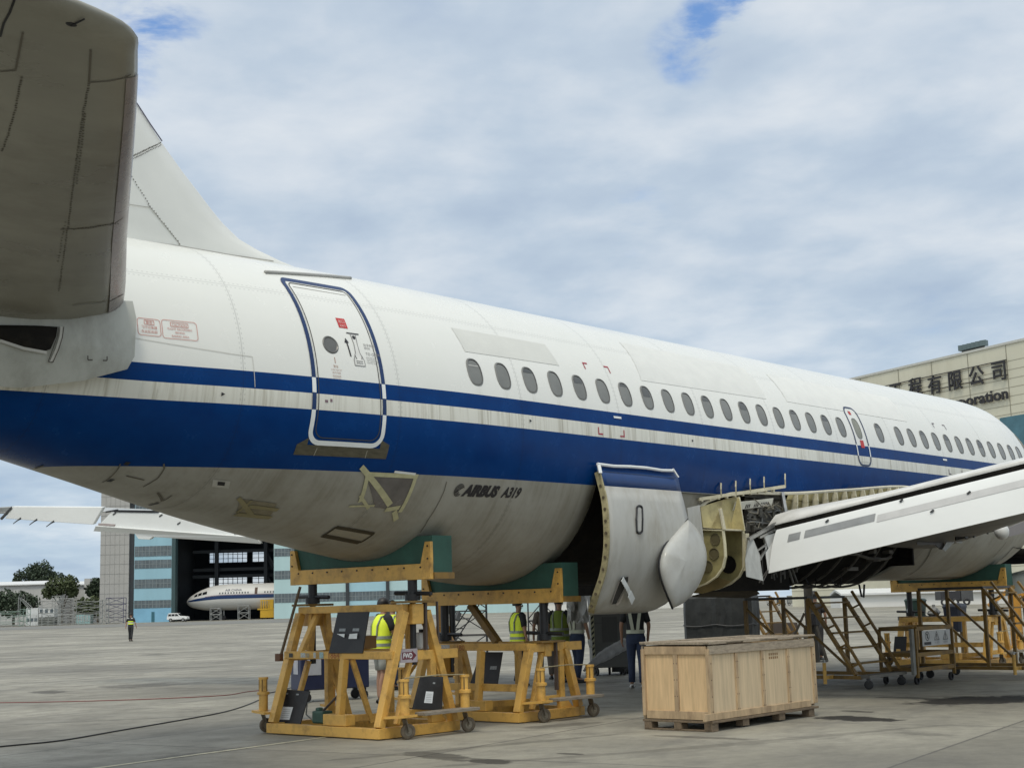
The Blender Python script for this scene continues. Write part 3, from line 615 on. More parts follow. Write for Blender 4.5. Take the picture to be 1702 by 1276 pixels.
# tailplane apron on the fuselage side with the open trim slot
def ap(px, py, off=.16):
    P = skin_hit(px, py); return skin(P.x, P.z, off)
q = MB(); AP = [(-4.75, 4.88), (-4.73, 4.70), (-4.78, 4.30), (-4.85, 4.18), (-5.3, 4.06), (-5.9, 3.98), (-6.1, 3.985), (-6.5, 4.12), (-7.6, 4.30), (-8.4, 4.40), (-8.4, 4.62), (-7, 4.60), (-5.7, 4.62), (-5.05, 4.86)]
n = len(AP); cxz = (-6.0, 4.55)
def apoff(k): return .21 if k not in (0, 1, 13) else .17
vin = [skin(*p, -.03) for p in AP]; vout = [skin(p[0]*.985+cxz[0]*.015, p[1]*.985+cxz[1]*.015, apoff(k)) for k, p in enumerate(AP)]
mid = [skin(p[0]*.6+cxz[0]*.4, p[1]*.6+cxz[1]*.4, .25) for p in AP]
q.add(vin+vout+mid+[skin(*cxz, .26)], [(i, (i+1) % n, n+(i+1) % n, n+i) for i in range(n)] + [(n+i, n+(i+1) % n, 2*n+(i+1) % n, 2*n+i) for i in range(n)] + [(2*n+i, 2*n+(i+1) % n, 3*n) for i in range(n)])
apr = obj('tailplane_apron', q, mat('apron_grey', (.40, .41, .375), .42, var=.1, scale=2, dirt=(.15, .14, .11), dirt_amt=.6, dscale=1.6, stretch=(1, 1, .5)), plane, smooth=True, bevel=.0, auto=40)
def apx(px, py, off=.275): 
    z = 4.3; y = -1.5
    for _ in range(10): P = PY(px, py, y); y = -hw(P.x, P.z)-off
    return P
q = MB(); sl_ = [apx(*p) for p in ((0, 540), (60, 541), (96, 543), (93, 560), (84, 580), (76, 583), (40, 577), (0, 565))] + [Vector((-8.3, apx(0, 565).y+.05, 4.5)), Vector((-8.3, apx(0, 540).y+.05, 4.62))]
q.add(sl_+[sum(sl_, Vector())/len(sl_)], [(i, (i+1) % len(sl_), len(sl_)) for i in range(len(sl_))]); obj('trim_slot', q, BAYSHADE, apr)
q = MB(); ribbon(q, [apx(*p, .285) for p in ((104, 543), (102, 560), (96, 580), (86, 602))], .045, (0, 1, 0)); ribbon(q, [apx(*p, .283) for p in ((0, 566), (40, 579), (78, 586))], .03, (0, 1, 0)); obj('slot_rim', q, mat('rim_pale', (.46, .45, .41), .5), apr)
q = MB(); ribbon(q, [apx(*p, .287) for p in ((106, 543), (104, 560), (98, 580), (88, 602), (80, 601), (84, 590), (95, 560), (98, 543))], .010, (0, 1, 0)); obj('slot_trim', q, LINE, apr); q = MB(); ribbon(q, [apx(*p, .285) for p in ((146, 591), (146, 598), (154, 598))], .014, (0, 1, 0)); obj('corner_mark', q, LINE, apr); q = MB(); ribbon(q, [apx(*p, .285) for p in ((171, 599), (178, 599), (178, 592))], .014, (0, 1, 0)); obj('corner_mark', q, LINE, apr)
q = MB(); q.tube([apx(0, 535, .2), apx(40, 534, .2), apx(86, 534, .2)], .03, 8); obj('seal_tube', q, mat('seal_ochre', (.16, .13, .07), .6), apr)

# ---------------------------------------------------------------- wings
def loft(mb, secs, n=10):
    rows = []
    for (le, te, y, z, t, tw) in secs:
        c = te-le; up = [Vector((le+c*x, y, z+tw*x+h*t)) for x, h in zip(XS, TH)]; lo = [Vector((le+c*x, y, z+tw*x-h*t*.9)) for x, h in zip(XS, TH)]; rows.append(up+list(reversed(lo[1:-1])))
    mb.grid(rows, True); 
    for r, rev in ((rows[0], 0), (rows[-1], 1)): mb.add(r, [tuple(range(len(r)))])
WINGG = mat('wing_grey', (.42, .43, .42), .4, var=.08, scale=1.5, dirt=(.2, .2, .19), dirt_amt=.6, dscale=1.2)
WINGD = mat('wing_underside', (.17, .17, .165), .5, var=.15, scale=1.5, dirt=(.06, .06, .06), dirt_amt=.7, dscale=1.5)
LWW = mat('flap_white', (.70, .715, .705), .38, var=.05, scale=1.1, dirt=(.55, .55, .53), dirt_amt=.3, dscale=.9, stretch=(1, .4, 1))
# left wing, far side
q = MB(); loft(q, [(14.2, 6.9, 1.7, 2.75, .45, -.05), (11.0, 6.05, 6.4, 3.20, .30, -.05), (6.3, 4.75, 16.2, 4.16, .11, -.02), (6.05, 4.75, 16.6, 4.20, .07, -.02)])
lw = obj('left_wing', q, WINGG, plane, smooth=True)
def lwp(px, py):                          # pixel on the trailing-edge plane of the left wing
    o = Vector((6.45, 6.4, 0)); n_ = Vector((10.6, 2.6, 0)); d_ = ray(px, py); return CAM + d_*((o-CAM).dot(n_)/d_.dot(n_))
q = MB(); q.prism([lwp(20, 841.5), lwp(171, 842.5), lwp(154, 871.5), lwp(8, 861.5)], (.09, .01, .02)); obj('aileron', q, LWW, lw, bevel=.01)
q = MB(); q.prism([lwp(186, 849.5), lwp(445, 860), lwp(445, 897), lwp(160, 876.5)], (.09, .01, .03)); fl = obj('flap', q, LWW, lw, bevel=.01)
q = MB()
q.prism([lwp(163, 874)-Vector((.08, .02, 0)), lwp(430, 893)-Vector((.08, .02, 0)), lwp(432, 903.5), lwp(254, 892), lwp(248, 896.5), lwp(230, 895.5), lwp(224, 887), lwp(155, 882.5)], (.10, .02, .02)); obj('lower_flap', q, LWW, lw, bevel=.008)
q = MB(); q.bar(lwp(190, 849), lwp(264, 850), .03, .05); q.bar(lwp(176, 850.5), lwp(196, 847), .03, .03); obj('flap_gap', q, BLACK, lw)
q = MB()
for px_, py_ in ((35, 861), (62, 863), (90, 866)): q.tube([lwp(px_, py_), lwp(px_-5, py_+3), lwp(px_-13, py_+9)], [.028, .016, .010], 5)
q.tube([lwp(2, 862), lwp(20, 843)], .035, 5)
for px_, py_ in ((188, 855), (265, 858), (295, 871), (390, 887)): q.tube([lwp(px_, py_), lwp(px_+5, py_-3.5)], .02, 5)
obj('static_wicks', q, DARK, lw)
q = MB(); a = lwp(163, 871); q.prism([lwp(165, 869), lwp(192, 871), lwp(191, 874), lwp(164, 872.5)], (-.02, 0, 0)); obj('vent_panel', q, mat('vent_mauve', (.33, .28, .27), .6), lw)
q = MB(); a, b = Vector((5.9, 16.75, 4.25)), Vector((4.2, 16.95, 4.22)); q.prism([Vector((6.2, 16.8, 4.22)), Vector((4.1, 17.0, 4.23)), Vector((3.2, 17.1, 4.14)), Vector((3.6, 17.1, 4.05)), Vector((4.2, 17.0, 4.05))], (0, .06, 0)); obj('wing_tip', q, WINGG, lw, bevel=.02)

# right wing, running out of the frame
q = MB(); loft(q, [(14.2, 7.05, -1.75, 2.62, .42, .10), (12.2, 6.85, -4.5, 3.02, .34, .08), (10.9, 6.7, -6.4, 3.30, .29, .06), (6.3, 4.75, -16.2, 4.45, .11, -.02), (6.1, 4.75, -16.7, 4.5, .06, -.02)])
rw = obj('right_wing', q, WINGD, plane, smooth=True)
def fl_hi(y): return Vector((6.62, y, 2.675 + .155*(-2.25-y)))
def fl_lo(y): return Vector((6.30, y, 1.985 + .166*(-2.25-y)))
def fl_pt(y, t, off=0.): 
    a, b = fl_hi(y), fl_lo(y); n_ = (b-a).cross(Vector((0, -1, .155))).normalized()
    if n_.x > 0: n_ = -n_
    bulge = .035*math.sin(math.pi*min(1, t*1.0)**.7)
    return a.lerp(b, t) + n_*(off+bulge)
q = MB(); ys = [-2.22-.02*0] + frange(-2.4, -9.6, .6)
rows = []
for y in ys:
    sk_ = .10 if y == ys[0] else 0
    fr_ = [fl_pt(y, t) for t in (0, .04, .12, .25, .4, .6, .8, 1.)]; bk = [fl_pt(y, t, -.09*(1-t)-.008) for t in (1., .8, .6, .4, .25, .12, .04, 0)]
    rows.append(fr_+bk)
q.grid(rows, True); q.add(rows[0], [tuple(range(16))])
flp = obj('flap', q, LWW, rw, smooth=True, auto=35)
q = MB(); q.grid([[fl_pt(y, t, .006) for t in (.22, .28, .34, .40)] for y in (-2.50, -2.62, -2.72)]); q.grid([[fl_pt(y, t, .006) for t in (.22, .28, .34, .40)] for y in frange(-2.80, -4.02, .15)]); obj('dark_stripe', q, mat('stripe_slate', (.25, .26, .265), .5, var=.15), flp)
q = MB(); q.grid([[fl_pt(y, t, .005) for t in (.27, .33, .38, .44)] for y in frange(-4.06, -9.5, .3)]); obj('grey_stripe', q, mat('stripe_grey', (.50, .50, .495), .5, var=.08), flp)
q = MB()
for y, t in ((-3.15, .14), (-4.4, .08), (-4.95, .52), (-5.5, .30), (-6.9, .15)): 
    p = fl_pt(y, t, .012); q.bar(p, p+Vector((0, -.05, .035)), .03, .02)
obj('flap_fitting', q, DARK, flp)
# dark slot above the flap and the white spoiler edge over it
q = MB(); q.grid([[fl_hi(y)+Vector((.10, 0, -.02)), fl_hi(y)+Vector((.06, 0, .085))] for y in frange(-2.15, -9.6, .5)]); obj('flap_slot', q, BAYSHADE, rw)
def sp_z(y): return interp([(1.9, 2.86), (2.6, 2.93), (3.6, 3.03), (5.0, 3.19), (9.6, 3.93)], -y)
q = MB(); rows = []
for y in frange(-2.0, -9.6, .4):
    k = min(1, (-y-2.0)/1.6); x0 = 6.72+.02*k
    rows.append([Vector((x0, y, fl_hi(y).z+.075)), Vector((x0-.02, y, fl_hi(y).z+.10+.03*k)), Vector((x0+.25, y, max(sp_z(y), fl_hi(y).z+.14)+.06)), Vector((x0+.75, y, max(sp_z(y), fl_hi(y).z+.14)+.16)), Vector((x0+1.5, y, max(sp_z(y), fl_hi(y).z+.14)+.22))])
q.grid(rows); obj('spoiler', q, mat('spoiler_white', (.66, .655, .63), .4, var=.08, scale=2, dirt=(.3, .29, .26), dirt_amt=.5), rw, smooth=True)
# broken fairing and linkage at the inboard end of the flap
q = MB(); q.add([PY(1243, 897, -2.12), PY(1250, 893, -2.12), PY(1262, 925, -2.2), PY(1268, 965, -2.25), PY(1240, 958, -2.1), PY(1238, 930, -2.08)], [(0, 1, 2, 3, 4, 5)]); obj('torn_fairing', q, mat('torn_grey', (.36, .37, .36), .5, .2, var=.25, scale=8, stretch=(1, 1, .3)), rw, solid=.012)
q = MB(); A_ = lambda px, py, y=-2.12: PY(px, py, y)
for a, b, w_ in ((A_(1244, 896), A_(1306, 861), .05), (A_(1262, 893), A_(1302, 873), .035), (A_(1250, 897), A_(1264, 930), .035), (A_(1262, 930), A_(1275, 910), .03), (A_(1268, 888), A_(1275, 912), .03), (A_(1258, 915), A_(1273, 905), .025), (A_(1300, 818, -1.95), A_(1308, 862, -2.05), .05), (A_(1310, 848, -2.0), A_(1314, 862, -2.05), .03)): q.bar(a, b, w_, w_)
obj('flap_linkage', q, STEEL, rw)
q = MB(); q.add([A_(1271, 890), A_(1294, 884), A_(1283, 925, -2.18), A_(1276, 948, -2.2), A_(1272, 918)], [(0, 1, 2, 3, 4)]); obj('seal_plate', q, mat('plate_light', (.55, .56, .55), .4, var=.1), rw, solid=.01)

# ---------------------------------------------------------------- open middle: gear bay, frames, exposed structure
q = MB()
q.grid([ring(X_CUT0+.02, rad(-90), rad(270), 36), [Vector((X_CUT0+.02, 0, 4.0))]*37])                   # aft bay bulkhead
def arc_yz(x, r, z0, a0, a1, n=16): return [Vector((x, -r*math.cos(rad(a0+(a1-a0)*k/n)), z0+r*1.28*math.sin(rad(a0+(a1-a0)*k/n)))) for k in range(n+1)]
q.grid([arc_yz(x, interp([(2.45, 1.56), (3.4, 1.58), (13, 1.62)], x), 3.9, -100, -10) for x in frange(2.47, 12.9, .25)]); q.grid([arc_yz(x, interp([(2.45, 1.55), (3.4, 1.57), (13, 1.60)], x), 3.9, -190, -80) for x in frange(2.47, 12.9, .25)])
q.grid([[Vector((x, y, 3.2)) for y in (-1.9, 0, 1.9)] for x in (2.5, 12.9)])
q.box((7.0, 0, 2.25), (2.6, 2.8, 1.06)); q.box((9.3, -.35, 2.70), (6.2, 1.1, 1.0)); q.box((12.95, 0, 2.9), (.06, 2.9, 1.5))
bay = obj('gear_bay', q, BAYSHADE, plane)
q = MB()
for x in frange(8.2, 12.6, .62):
    pts = [Vector((x, -1.67*math.cos(rad(a)), 3.9+2.13*math.sin(rad(a)))) for a in range(-100, -14, 6)]; q.tube(pts, .024, 5)
for z, y in ((2.62, -1.40), (2.32, -1.16), (2.95, -1.55)): q.tube([Vector((x, y+.04*math.sin(x*5), z+.05*math.sin(3*x))) for x in frange(6.6, 12.6, .3)], .03, 5)
for k in range(26):
    x = random.uniform(6.8, 12.4); z = random.uniform(2.1, 2.8); q.box((x, -1.67*math.sqrt(max(0, 1-((3.9-z)/2.13)**2))+random.uniform(-.02, .10), z), (random.uniform(.1, .5), .15, random.uniform(.05, .2)))
obj('bay_frames', q, mat('bay_grey', (.13, .12, .105), .6, .2, var=.4, scale=6), bay)
rnd = random.Random(3)
for k in (1, 4, 6):
    q = MB(); x = 7.0+.6*k; p = Vector((x, -1.0+rnd.uniform(-.3, .3), 1.92)); q.tube([p, p+Vector((.1, 0, -.10)), p+Vector((.25, -.05, -.12+rnd.uniform(-.05, .02))), p+Vector((.4, 0, .02))], .012, 5); obj('loose_hose', q, BLACK, bay)
q = MB(); p = PY(1432, 978, -1.0); q.tube([p+Vector((-.09, 0, .08)), p+Vector((-.02, 0, -.14)), p+Vector((.06, 0, -.16)), p+Vector((.12, 0, .08))], .02, 6)
obj('loose_hose', q, BLACK, bay)
# exposed stringers above the gear bay side
q = MB(); a, b = skin(4.97, 3.14, .05), skin(7.34, 3.43, .07); q.bar(a, b, .035, .05)
for k in range(5):
    x = 5.55+.40*k if k < 4 else 7.38; z = 3.14+(x-4.97)*.123; p = skin(x, z, .06); q.bar(p+Vector((0, 0, -.02)), p+Vector((-.05, -.03, .11)), .02, .03); q.bar(p+Vector((-.05, -.03, .10)), p+Vector((-.02, -.02, .20)), .015, .035)
for k in range(10): x = 5.05+.22*k; p = skin(x, 3.12+(x-4.97)*.115, .05); q.box(p, (.05, .04, .05))
obj('stringer_rail', q, CREAM2, plane)
q = MB(); rows = []
for x in frange(7.55, 12.2, .155): 
    zt_ = zcut(x)+.02; rows.append([skin(x, zt_-h*(.62 if x < 10.5 else .62-.2*(x-10.5)/1.7), .012+o_) for h, o_ in ((0, .03), (.3, .0), (.65, -.04), (1, -.10))])
q.grid(rows); ebk = obj('exposed_panel', q, CREAM, plane, smooth=True)
for k in range(14):
    q = MB(); x = 7.75+.325*k; zt_ = zcut(x)+.01; dz = .60-.022*k; pts = [skin(x+.10*h*h, zt_-dz*h, .05+.07*math.sin(math.pi*min(1, h*.9))) for h in (0, .2, .4, .6, .8, 1)]
    for a, b in zip(pts, pts[1:]): q.bar(a, b, .035, .10, (0, 1, 0))
    obj('frame_rib', q, CREAM2, ebk)
q = MB(); pts = [skin(x, zcut(x)+.03, .03) for x in frange(4.95, 12.3, .3)]; q.tube(pts, .028, 6); obj('skin_edge', q, mat('edge_cream', (.58, .55, .44), .6), ebk)
q = MB(); c_ = [skin(x, z, .09) for x, z in ((5.93, 3.14), (7.02, 3.24), (7.02, 3.13), (5.93, 3.02))]; q.add(c_, [(0, 1, 2, 3)]); pl_ = obj('placard_rail', q, mat('rail_pale', (.60, .59, .52), .6), ebk, solid=.01)
q = MB()
for k in range(14):
    if k in (3, 4, 8): continue
    x = 6.25+.048*k; q.add([skin(x, 3.125+.1*(x-6.3), .10), skin(x+.034, 3.127+.1*(x-6.3), .10), skin(x+.034, 3.07+.1*(x-6.3), .10), skin(x, 3.068+.1*(x-6.3), .10)], [(0, 1, 2, 3)])
obj('rail_marks', q, INK, pl_)
q = MB(); c_ = [PY(*p, -1.75) for p in ((1236, 824), (1300, 818), (1306, 860), (1296, 872), (1238, 884))]; q.add(c_, [(0, 1, 2, 3, 4)]); exw = obj('bay_wall', q, mat('bay_wall_grey', (.15, .14, .115), .6, .2, var=.3, scale=6, dirt=(.03, .03, .03), dirt_amt=.9, dscale=5), plane, solid=.02)
q = MB()
for pp in ([(1242, 850), (1270, 852), (1296, 848)], [(1265, 838), (1267, 872)], [(1280, 835), (1296, 850)], [(1245, 866), (1290, 872)], [(1272, 836), (1262, 850)]): q.tube([PY(*p, -1.80) for p in pp], .016, 5)
obj('bay_wiring', q, mat('wiring_grey', (.2, .2, .19), .6), exw)
# ribbed fairing support: two rounded ribs with lightening holes, shelf and primer skins
def rib(X, pix, holes, name, m_):
    pts = [PX(*p, X) for p in pix]; mb = MB(); hs = []
    for (hx, hy, hr) in holes: c = PX(hx, hy, X); hs.append((c, hr))
    mb.prism(pts, (.03, 0, 0)); r_ = obj(name, mb, m_, sup)
    for c, hr in hs:
        hb = MB(); hb.disc(c+Vector((-.004, 0, 0)), (1, 0, 0), hr, .006, 18); hb.tube([c+Vector((-.012, hr*math.cos(2*math.pi*k/18), hr*math.sin(2*math.pi*k/18))) for k in range(19)], .008, 5); obj('lightening_hole', hb, BAYSHADE if hr > .1 else mat('hole_olive', (.10, .085, .04), .7), r_)
    fl_ = MB()
    for a, b in zip(pts, pts[1:]): fl_.bar(a+Vector((-.02, 0, 0)), b+Vector((-.02, 0, 0)), .02, .05, (1, 0, 0))
    obj('rib_flange', fl_, mat('flange_cream', (.56, .52, .36), .6), r_)
    return r_
q = MB(); c_ = [PY(*p, -1.82) for p in ((1163, 842), (1195, 832), (1228, 823), (1237, 880), (1168, 878))]; q.add(c_, [(0, 1, 2, 3, 4)]); sup = obj('fairing_support', q, CREAM, plane, solid=.015)
RIBM = mat('rib_primer', (.30, .265, .12), .6, var=.2, scale=4, dirt=(.12, .095, .045), dirt_amt=.8, dscale=2.5)
q = MB(); rn_ = random.Random(21)
for k in range(26):
    a_, b_ = (rn_.uniform(1238, 1302), rn_.uniform(826, 878)), (rn_.uniform(-22, 22), rn_.uniform(-10, 16)); y_ = -1.79-rn_.uniform(0, .16); p0, p1 = PY(*a_, y_), PY(a_[0]+b_[0], a_[1]+b_[1], y_); m_ = (p0+p1)/2+Vector((rn_.uniform(-.08, .08), -.03, rn_.uniform(-.10, .02))); q.tube([p0, p0.lerp(m_, .6), m_, m_.lerp(p1, .5), p1], rn_.uniform(.005, .014), 5)
obj('wire_bundle', q, mat('wire_tan', (.17, .155, .12), .6, var=.6, scale=3), exw)
q = MB()
for k in range(22):
    px_, py_ = rn_.uniform(1240, 1300), rn_.uniform(830, 880); q.box(PY(px_, py_, -1.80), (rn_.uniform(.04, .16), .06, rn_.uniform(.03, .10)))
obj('bracket_cluster', q, mat('bracket_mix', (.10, .095, .08), .55, .3, var=.7, scale=3), exw)
q = MB()
for k in range(14):
    px_ = 1262+4.5*k+rn_.uniform(-2, 2); p0 = PY(px_, rn_.uniform(905, 925), -1.95+rn_.uniform(-.1, .2)); q.tube([p0, p0+Vector((rn_.uniform(-.1, .1), 0, -.22)), p0+Vector((rn_.uniform(-.2, .2), .03, -.45))], rn_.uniform(.008, .02), 5)
obj('hydraulic_lines', q, mat('line_grey', (.10, .10, .10), .4, .4, var=.5, scale=3), bay)
rib(5.12, [(1168, 880), (1203, 881), (1206, 905), (1207, 925), (1203, 943), (1192, 958), (1176, 969), (1158, 976), (1140, 978), (1150, 930)], [(1189.5, 896, .085), (1187.5, 920, .085), (1177, 941, .085)], 'rib', RIBM)
rib(6.0, [(1203, 882), (1236, 882), (1238, 910), (1239, 940), (1230, 958), (1215, 970), (1195, 978), (1165, 985), (1150, 984), (1170, 940)], [(1211.5, 938, .135)], 'rib', RIBM)
q = MB(); q.add([PX(*p, 5.7) for p in ((1152, 974), (1168, 972), (1192, 958), (1216, 966), (1200, 977), (1168, 986), (1148, 985))], [tuple(range(7))]); obj('keel_skin', q, mat('keel_primer', (.20, .15, .06), .6, var=.25, scale=4), sup, solid=.015)
q = MB(); q.prism([PX(1168, 879, 5.1), PX(1204, 881, 5.1), PX(1237, 882, 6.02), PX(1210, 880, 6.02)], (0, 0, .02)); q.prism([PX(1168, 876, 5.1), PX(1203, 879, 5.1), PX(1203, 881, 5.1), PX(1168, 880, 5.1)], (.02, 0, 0)); obj('shelf', q, CREAM2, sup)
q = MB(); q.prism([PX(1197, 843, 5.12), PX(1199, 845, 5.12), PX(1204, 880, 5.12), PX(1182, 877, 5.12)], (.02, 0, 0)); q.prism([PX(1226, 826, 5.9), PX(1228, 828, 5.9), PX(1237, 881, 5.9), PX(1213, 879, 5.9)], (.02, 0, 0)); obj('gusset', q, CREAM, sup)
q = MB(); q.bar(PX(1239, 886, 6.02), PX(1240, 948, 6.02), .07, .10, (1, 0, 0)); obj('post', q, CREAM2, sup); q = MB(); q.bar(PX(1227, 826, 5.95), PX(1236, 882, 5.98), .03, .06, (1, 0, 0)); obj('post', q, CREAM2, sup); q = MB(); q.bar(PX(1197, 845, 5.1), PX(1204, 880, 5.1), .03, .06, (1, 0, 0)); obj('post', q, CREAM2, sup)
q = MB(); q.add([PY(1168, 985, -1.2), PY(1240, 962, -1.3), PY(1262, 985, -1.2), PY(1240, 992, -1.0), PY(1150, 990, -1.0)], [(0, 1, 2, 3, 4)]); obj('keel_panel', q, mat('keel_brown', (.06, .048, .03), .7, var=.3), sup, solid=.02)
# white outer skin strip just forward of the loose panel
q = MB(); c_ = [PY(*p, -2.02) for p in ((1141, 844), (1162, 839), (1169, 900), (1171, 915), (1144, 868))]; q.add(c_, [(0, 1, 2, 3, 4)]); obj('skin_strip', q, GREYF, plane, solid=.012)

# ---------------------------------------------------------------- loose belly fairing panel with the pod on it
PROF = [(3.47, -1.985), (3.35, -2.02), (3.2, -2.06), (3.0, -2.12), (2.8, -2.16), (2.6, -2.175), (2.4, -2.165), (2.2, -2.13), (2.0, -2.07), (1.8, -1.97), (1.65, -1.87), (1.55, -1.78), (1.47, -1.66), (1.43, -1.5)]
def prof(z): return interp(sorted(PROF), z)
FX0 = [(1.43, 2.62), (1.55, 2.42), (1.8, 2.33), (2.6, 2.30), (3.2, 2.36), (3.47, 2.36)]
FX1 = [(1.43, 3.95), (1.6, 4.15), (2.5, 4.25), (3.0, 4.22), (3.47, 4.26)]
fpm = livery('fairing_livery') if False else None
q = MB(); rows = []
for k, (z, y) in enumerate(PROF): 
    x0, x1 = interp(FX0, z), interp(FX1, z); rows.append([Vector((x0+(x1-x0)*i/16, y - .0*math.sin(math.pi*i/16), z)) for i in range(17)])
zb_ = [r for r in rows if r[0].z > 3.21]; zl_ = [r for r in rows if r[0].z < 3.21]
q.cur = 1; q.grid(zb_+zl_[:1]); q.cur = 0; q.grid(zl_)
pan = obj('belly_fairing', q, [GREYF, mat('fairing_blue', (.004, .040, .16), .35, var=.12)], plane, smooth=True, solid=-.06)
q = MB()
edge = [Vector((interp(FX0, z)-.012, prof(z)+.035, z)) for z in frange(3.40, 1.47, .06)]
for a, b in zip(edge, edge[1:]): q.bar(a, b, .03, .09, (0, 1, 0))
obj('panel_edge', q, mat('edge_khaki', (.34, .30, .17), .65, var=.25, scale=8, dirt=(.1, .09, .05), dirt_amt=.8, dscale=6), pan)
q = MB()
for z in frange(3.2, 1.55, .16): p = Vector((interp(FX0, z)-.035, prof(z)+.03, z)); q.disc(p, (1, 0, 0), .022, .012, 8)
obj('edge_fastener', q, mat('fastener_brown', (.10, .08, .05), .6), pan)
def fpn(px, py, off=.006):
    y = -2.1
    for _ in range(10): P = PY(px, py, y); y = prof(P.z)-off
    return P
q = MB(); q.tube([fpn(993, 771, .02)] + [fpn(993+134*t, 771+12*t+1.2*math.sin(9*t), .02) for t in (.2, .4, .6, .8)] + [fpn(1120, 782, .03)], .022, 6); q.bar(fpn(995, 772, .03), fpn(998, 786, .04), .05, .02); q.bar(fpn(1118, 779, .03), fpn(1127, 793, .05), .045, .02); obj('white_tape', q, TAPEW, pan)
q = MB(); pts = [fpn(1063+5.2*math.cos(2*math.pi*k/24)*(1), 863+ (16*math.copysign(1, math.sin(2*math.pi*k/24)) if abs(math.sin(2*math.pi*k/24)) > .3 else 0)*1.0 + 7*math.sin(2*math.pi*k/24), .012) for k in range(25)]; q.tube(pts, .014, 6); sl2 = obj('slot', q, BLACK, pan)
q = MB(); pts2 = [fpn(1063+3.6*math.cos(2*math.pi*k/24), 863+(15 if math.sin(2*math.pi*k/24) > 0 else -15)*(abs(math.sin(2*math.pi*k/24)) > .3)+5*math.sin(2*math.pi*k/24), .016) for k in range(24)]; q.add(pts2, [tuple(range(24))]); obj('slot_plate', q, mat('slot_grey', (.36, .36, .34), .5), sl2)
q = MB(); q.add([fpn(*p, .03) for p in ((1033, 960), (1044, 958), (1044, 965), (1024, 1003), (1016, 1004))], [(0, 1, 2, 3, 4)]); ct = obj('cut_opening', q, mat('cut_dark', (.03, .03, .028), .7), pan)
q = MB(); ribbon(q, [fpn(*p, .034) for p in ((1046, 956), (1046, 966), (1030, 1000), (1025, 1005))], .035, (0, 1, 0)); ribbon(q, [fpn(*p, .034) for p in ((1031, 961), (1016, 1004))], .02, (0, 1, 0)); obj('opening_edge', q, mat('edge_bright', (.36, .33, .30), .5), ct)
q = MB(); ribbon(q, [fpn(1034, 962, .05), fpn(1043, 978, .07), fpn(1048, 990, .07)], .07, (0, 1, .2)); ribbon(q, [fpn(1046, 986, .075), fpn(1052, 999, .07)], .11, (0, 1, .2)); obj('hanging_strap', q, mat('strap_white', (.66, .69, .69), .5), pan, solid=.008)
q = MB(); ribbon(q, [fpn(*p) for p in ((1002, 783), (1060, 788), (1122, 795))], .010, (0, 1, 0)); obj('panel_seam', q, mat('seam_blue', (.012, .03, .08), .5), pan)
# pod: a half teardrop standing off the panel
PODPX = [(1142, 862), (1127, 877), (1111, 896), (1100, 914), (1095, 932), (1095, 949), (1100, 969), (1109, 992), (1117, 1011), (1138, 1000), (1157, 979), (1169, 954), (1174, 933), (1173, 913), (1165, 890), (1153, 872)]
base = []
for (px_, py_) in PODPX:
    P = PY(px_, py_, -2.12 if px_ > 1110 else -2.16); base.append(P)
def arc_pts(ps, n=5):      # a smooth line through the points
    out = []
    for i in range(len(ps)-1):
        p0, p1, p2, p3 = ps[max(i-1, 0)], ps[i], ps[i+1], ps[min(i+2, len(ps)-1)]
        out += [.5*((2*p1)+(p2-p0)*t+(2*p0-5*p1+4*p2-p3)*t*t+(3*p1-p0-3*p2+p3)*t**3) for t in [k/n for k in range(n)]]
    return out
left_ = arc_pts(base[:9]); base = left_+arc_pts(base[8:]+base[:1])
cen = sum(base, Vector())/len(base); q = MB(); rows = []
for s_, d_ in ((1.0, .0), (.975, .06), (.93, .115), (.84, .165), (.70, .205), (.52, .232), (.34, .247), (.18, .255), (.06, .258), (.005, .2585)): rows.append([cen + (p-cen)*s_ + Vector((-.75*d_, -d_*.80, 0)) for p in base])
q.grid(rows, True); pod = obj('gear_pod', q, mat('pod_grey', (.46, .465, .445), .34, var=.06, scale=2, dirt=(.3, .28, .23), dirt_amt=.5, dscale=1.8), pan, smooth=True)
q = MB(); q.tube([base[k]+Vector((-.03, -.03, 0)) for k in range(0, 41, 2)], .016, 6); obj('pod_seal', q, BLACK, pod)
# forward belly: access panels and a long dark opening
q = MB(); hull_strip(q, [(1560, 893), (1548, 910), (1510, 955)], .02, .01); hull_strip(q, [(1672, 900), (1650, 925)], .02, .01); hull_strip(q, [(1540, 950), (1505, 962), (1470, 966)], .02, .008); obj('skin_seams', q, MATS['seam_belly'], plane)
q = MB(); c = tuple(sk(*p) for p in ((1684, 908), (1690, 911), (1662, 940), (1652, 938))); quad_patch(q, c, .012, 6, 2); obj('air_outlet', q, BAYSHADE, plane)

# opening with struts and a lamp housing between the flap and the forward belly
q = MB(); q.add([PY(*p, -2.75) for p in ((1588, 879), (1656, 862), (1658, 881), (1587, 898))], [(0, 1, 2, 3)]); ob = obj('flap_bay', q, BAYSHADE, rw, solid=.02)
q = MB(); Q = lambda x, y: PY(x, y, -2.80)
for a, b in (((1594, 880), (1606, 894)), ((1606, 894), (1614, 876)), ((1618, 892), (1632, 871)), ((1632, 871), (1642, 886)), ((1646, 866), (1652, 882))): q.bar(Q(*a), Q(*b), .035, .035)
obj('struts', q, mat('strut_grey', (.09, .095, .095), .5), ob)
q = MB(); q.ball(PY(1665, 883, -3.0), (.16, .14, .16), 14, 9); obj('lamp_housing', q, mat('housing_pale', (.58, .58, .56), .3), rw, smooth=True)
q = MB(); q.add([PY(*p, -3.0) for p in ((1672, 878), (1720, 858), (1720, 880), (1674, 892))], [(0, 1, 2, 3)]); obj('track_cover', q, mat('cover_grey', (.19, .17, .165), .5), rw, solid=.02)
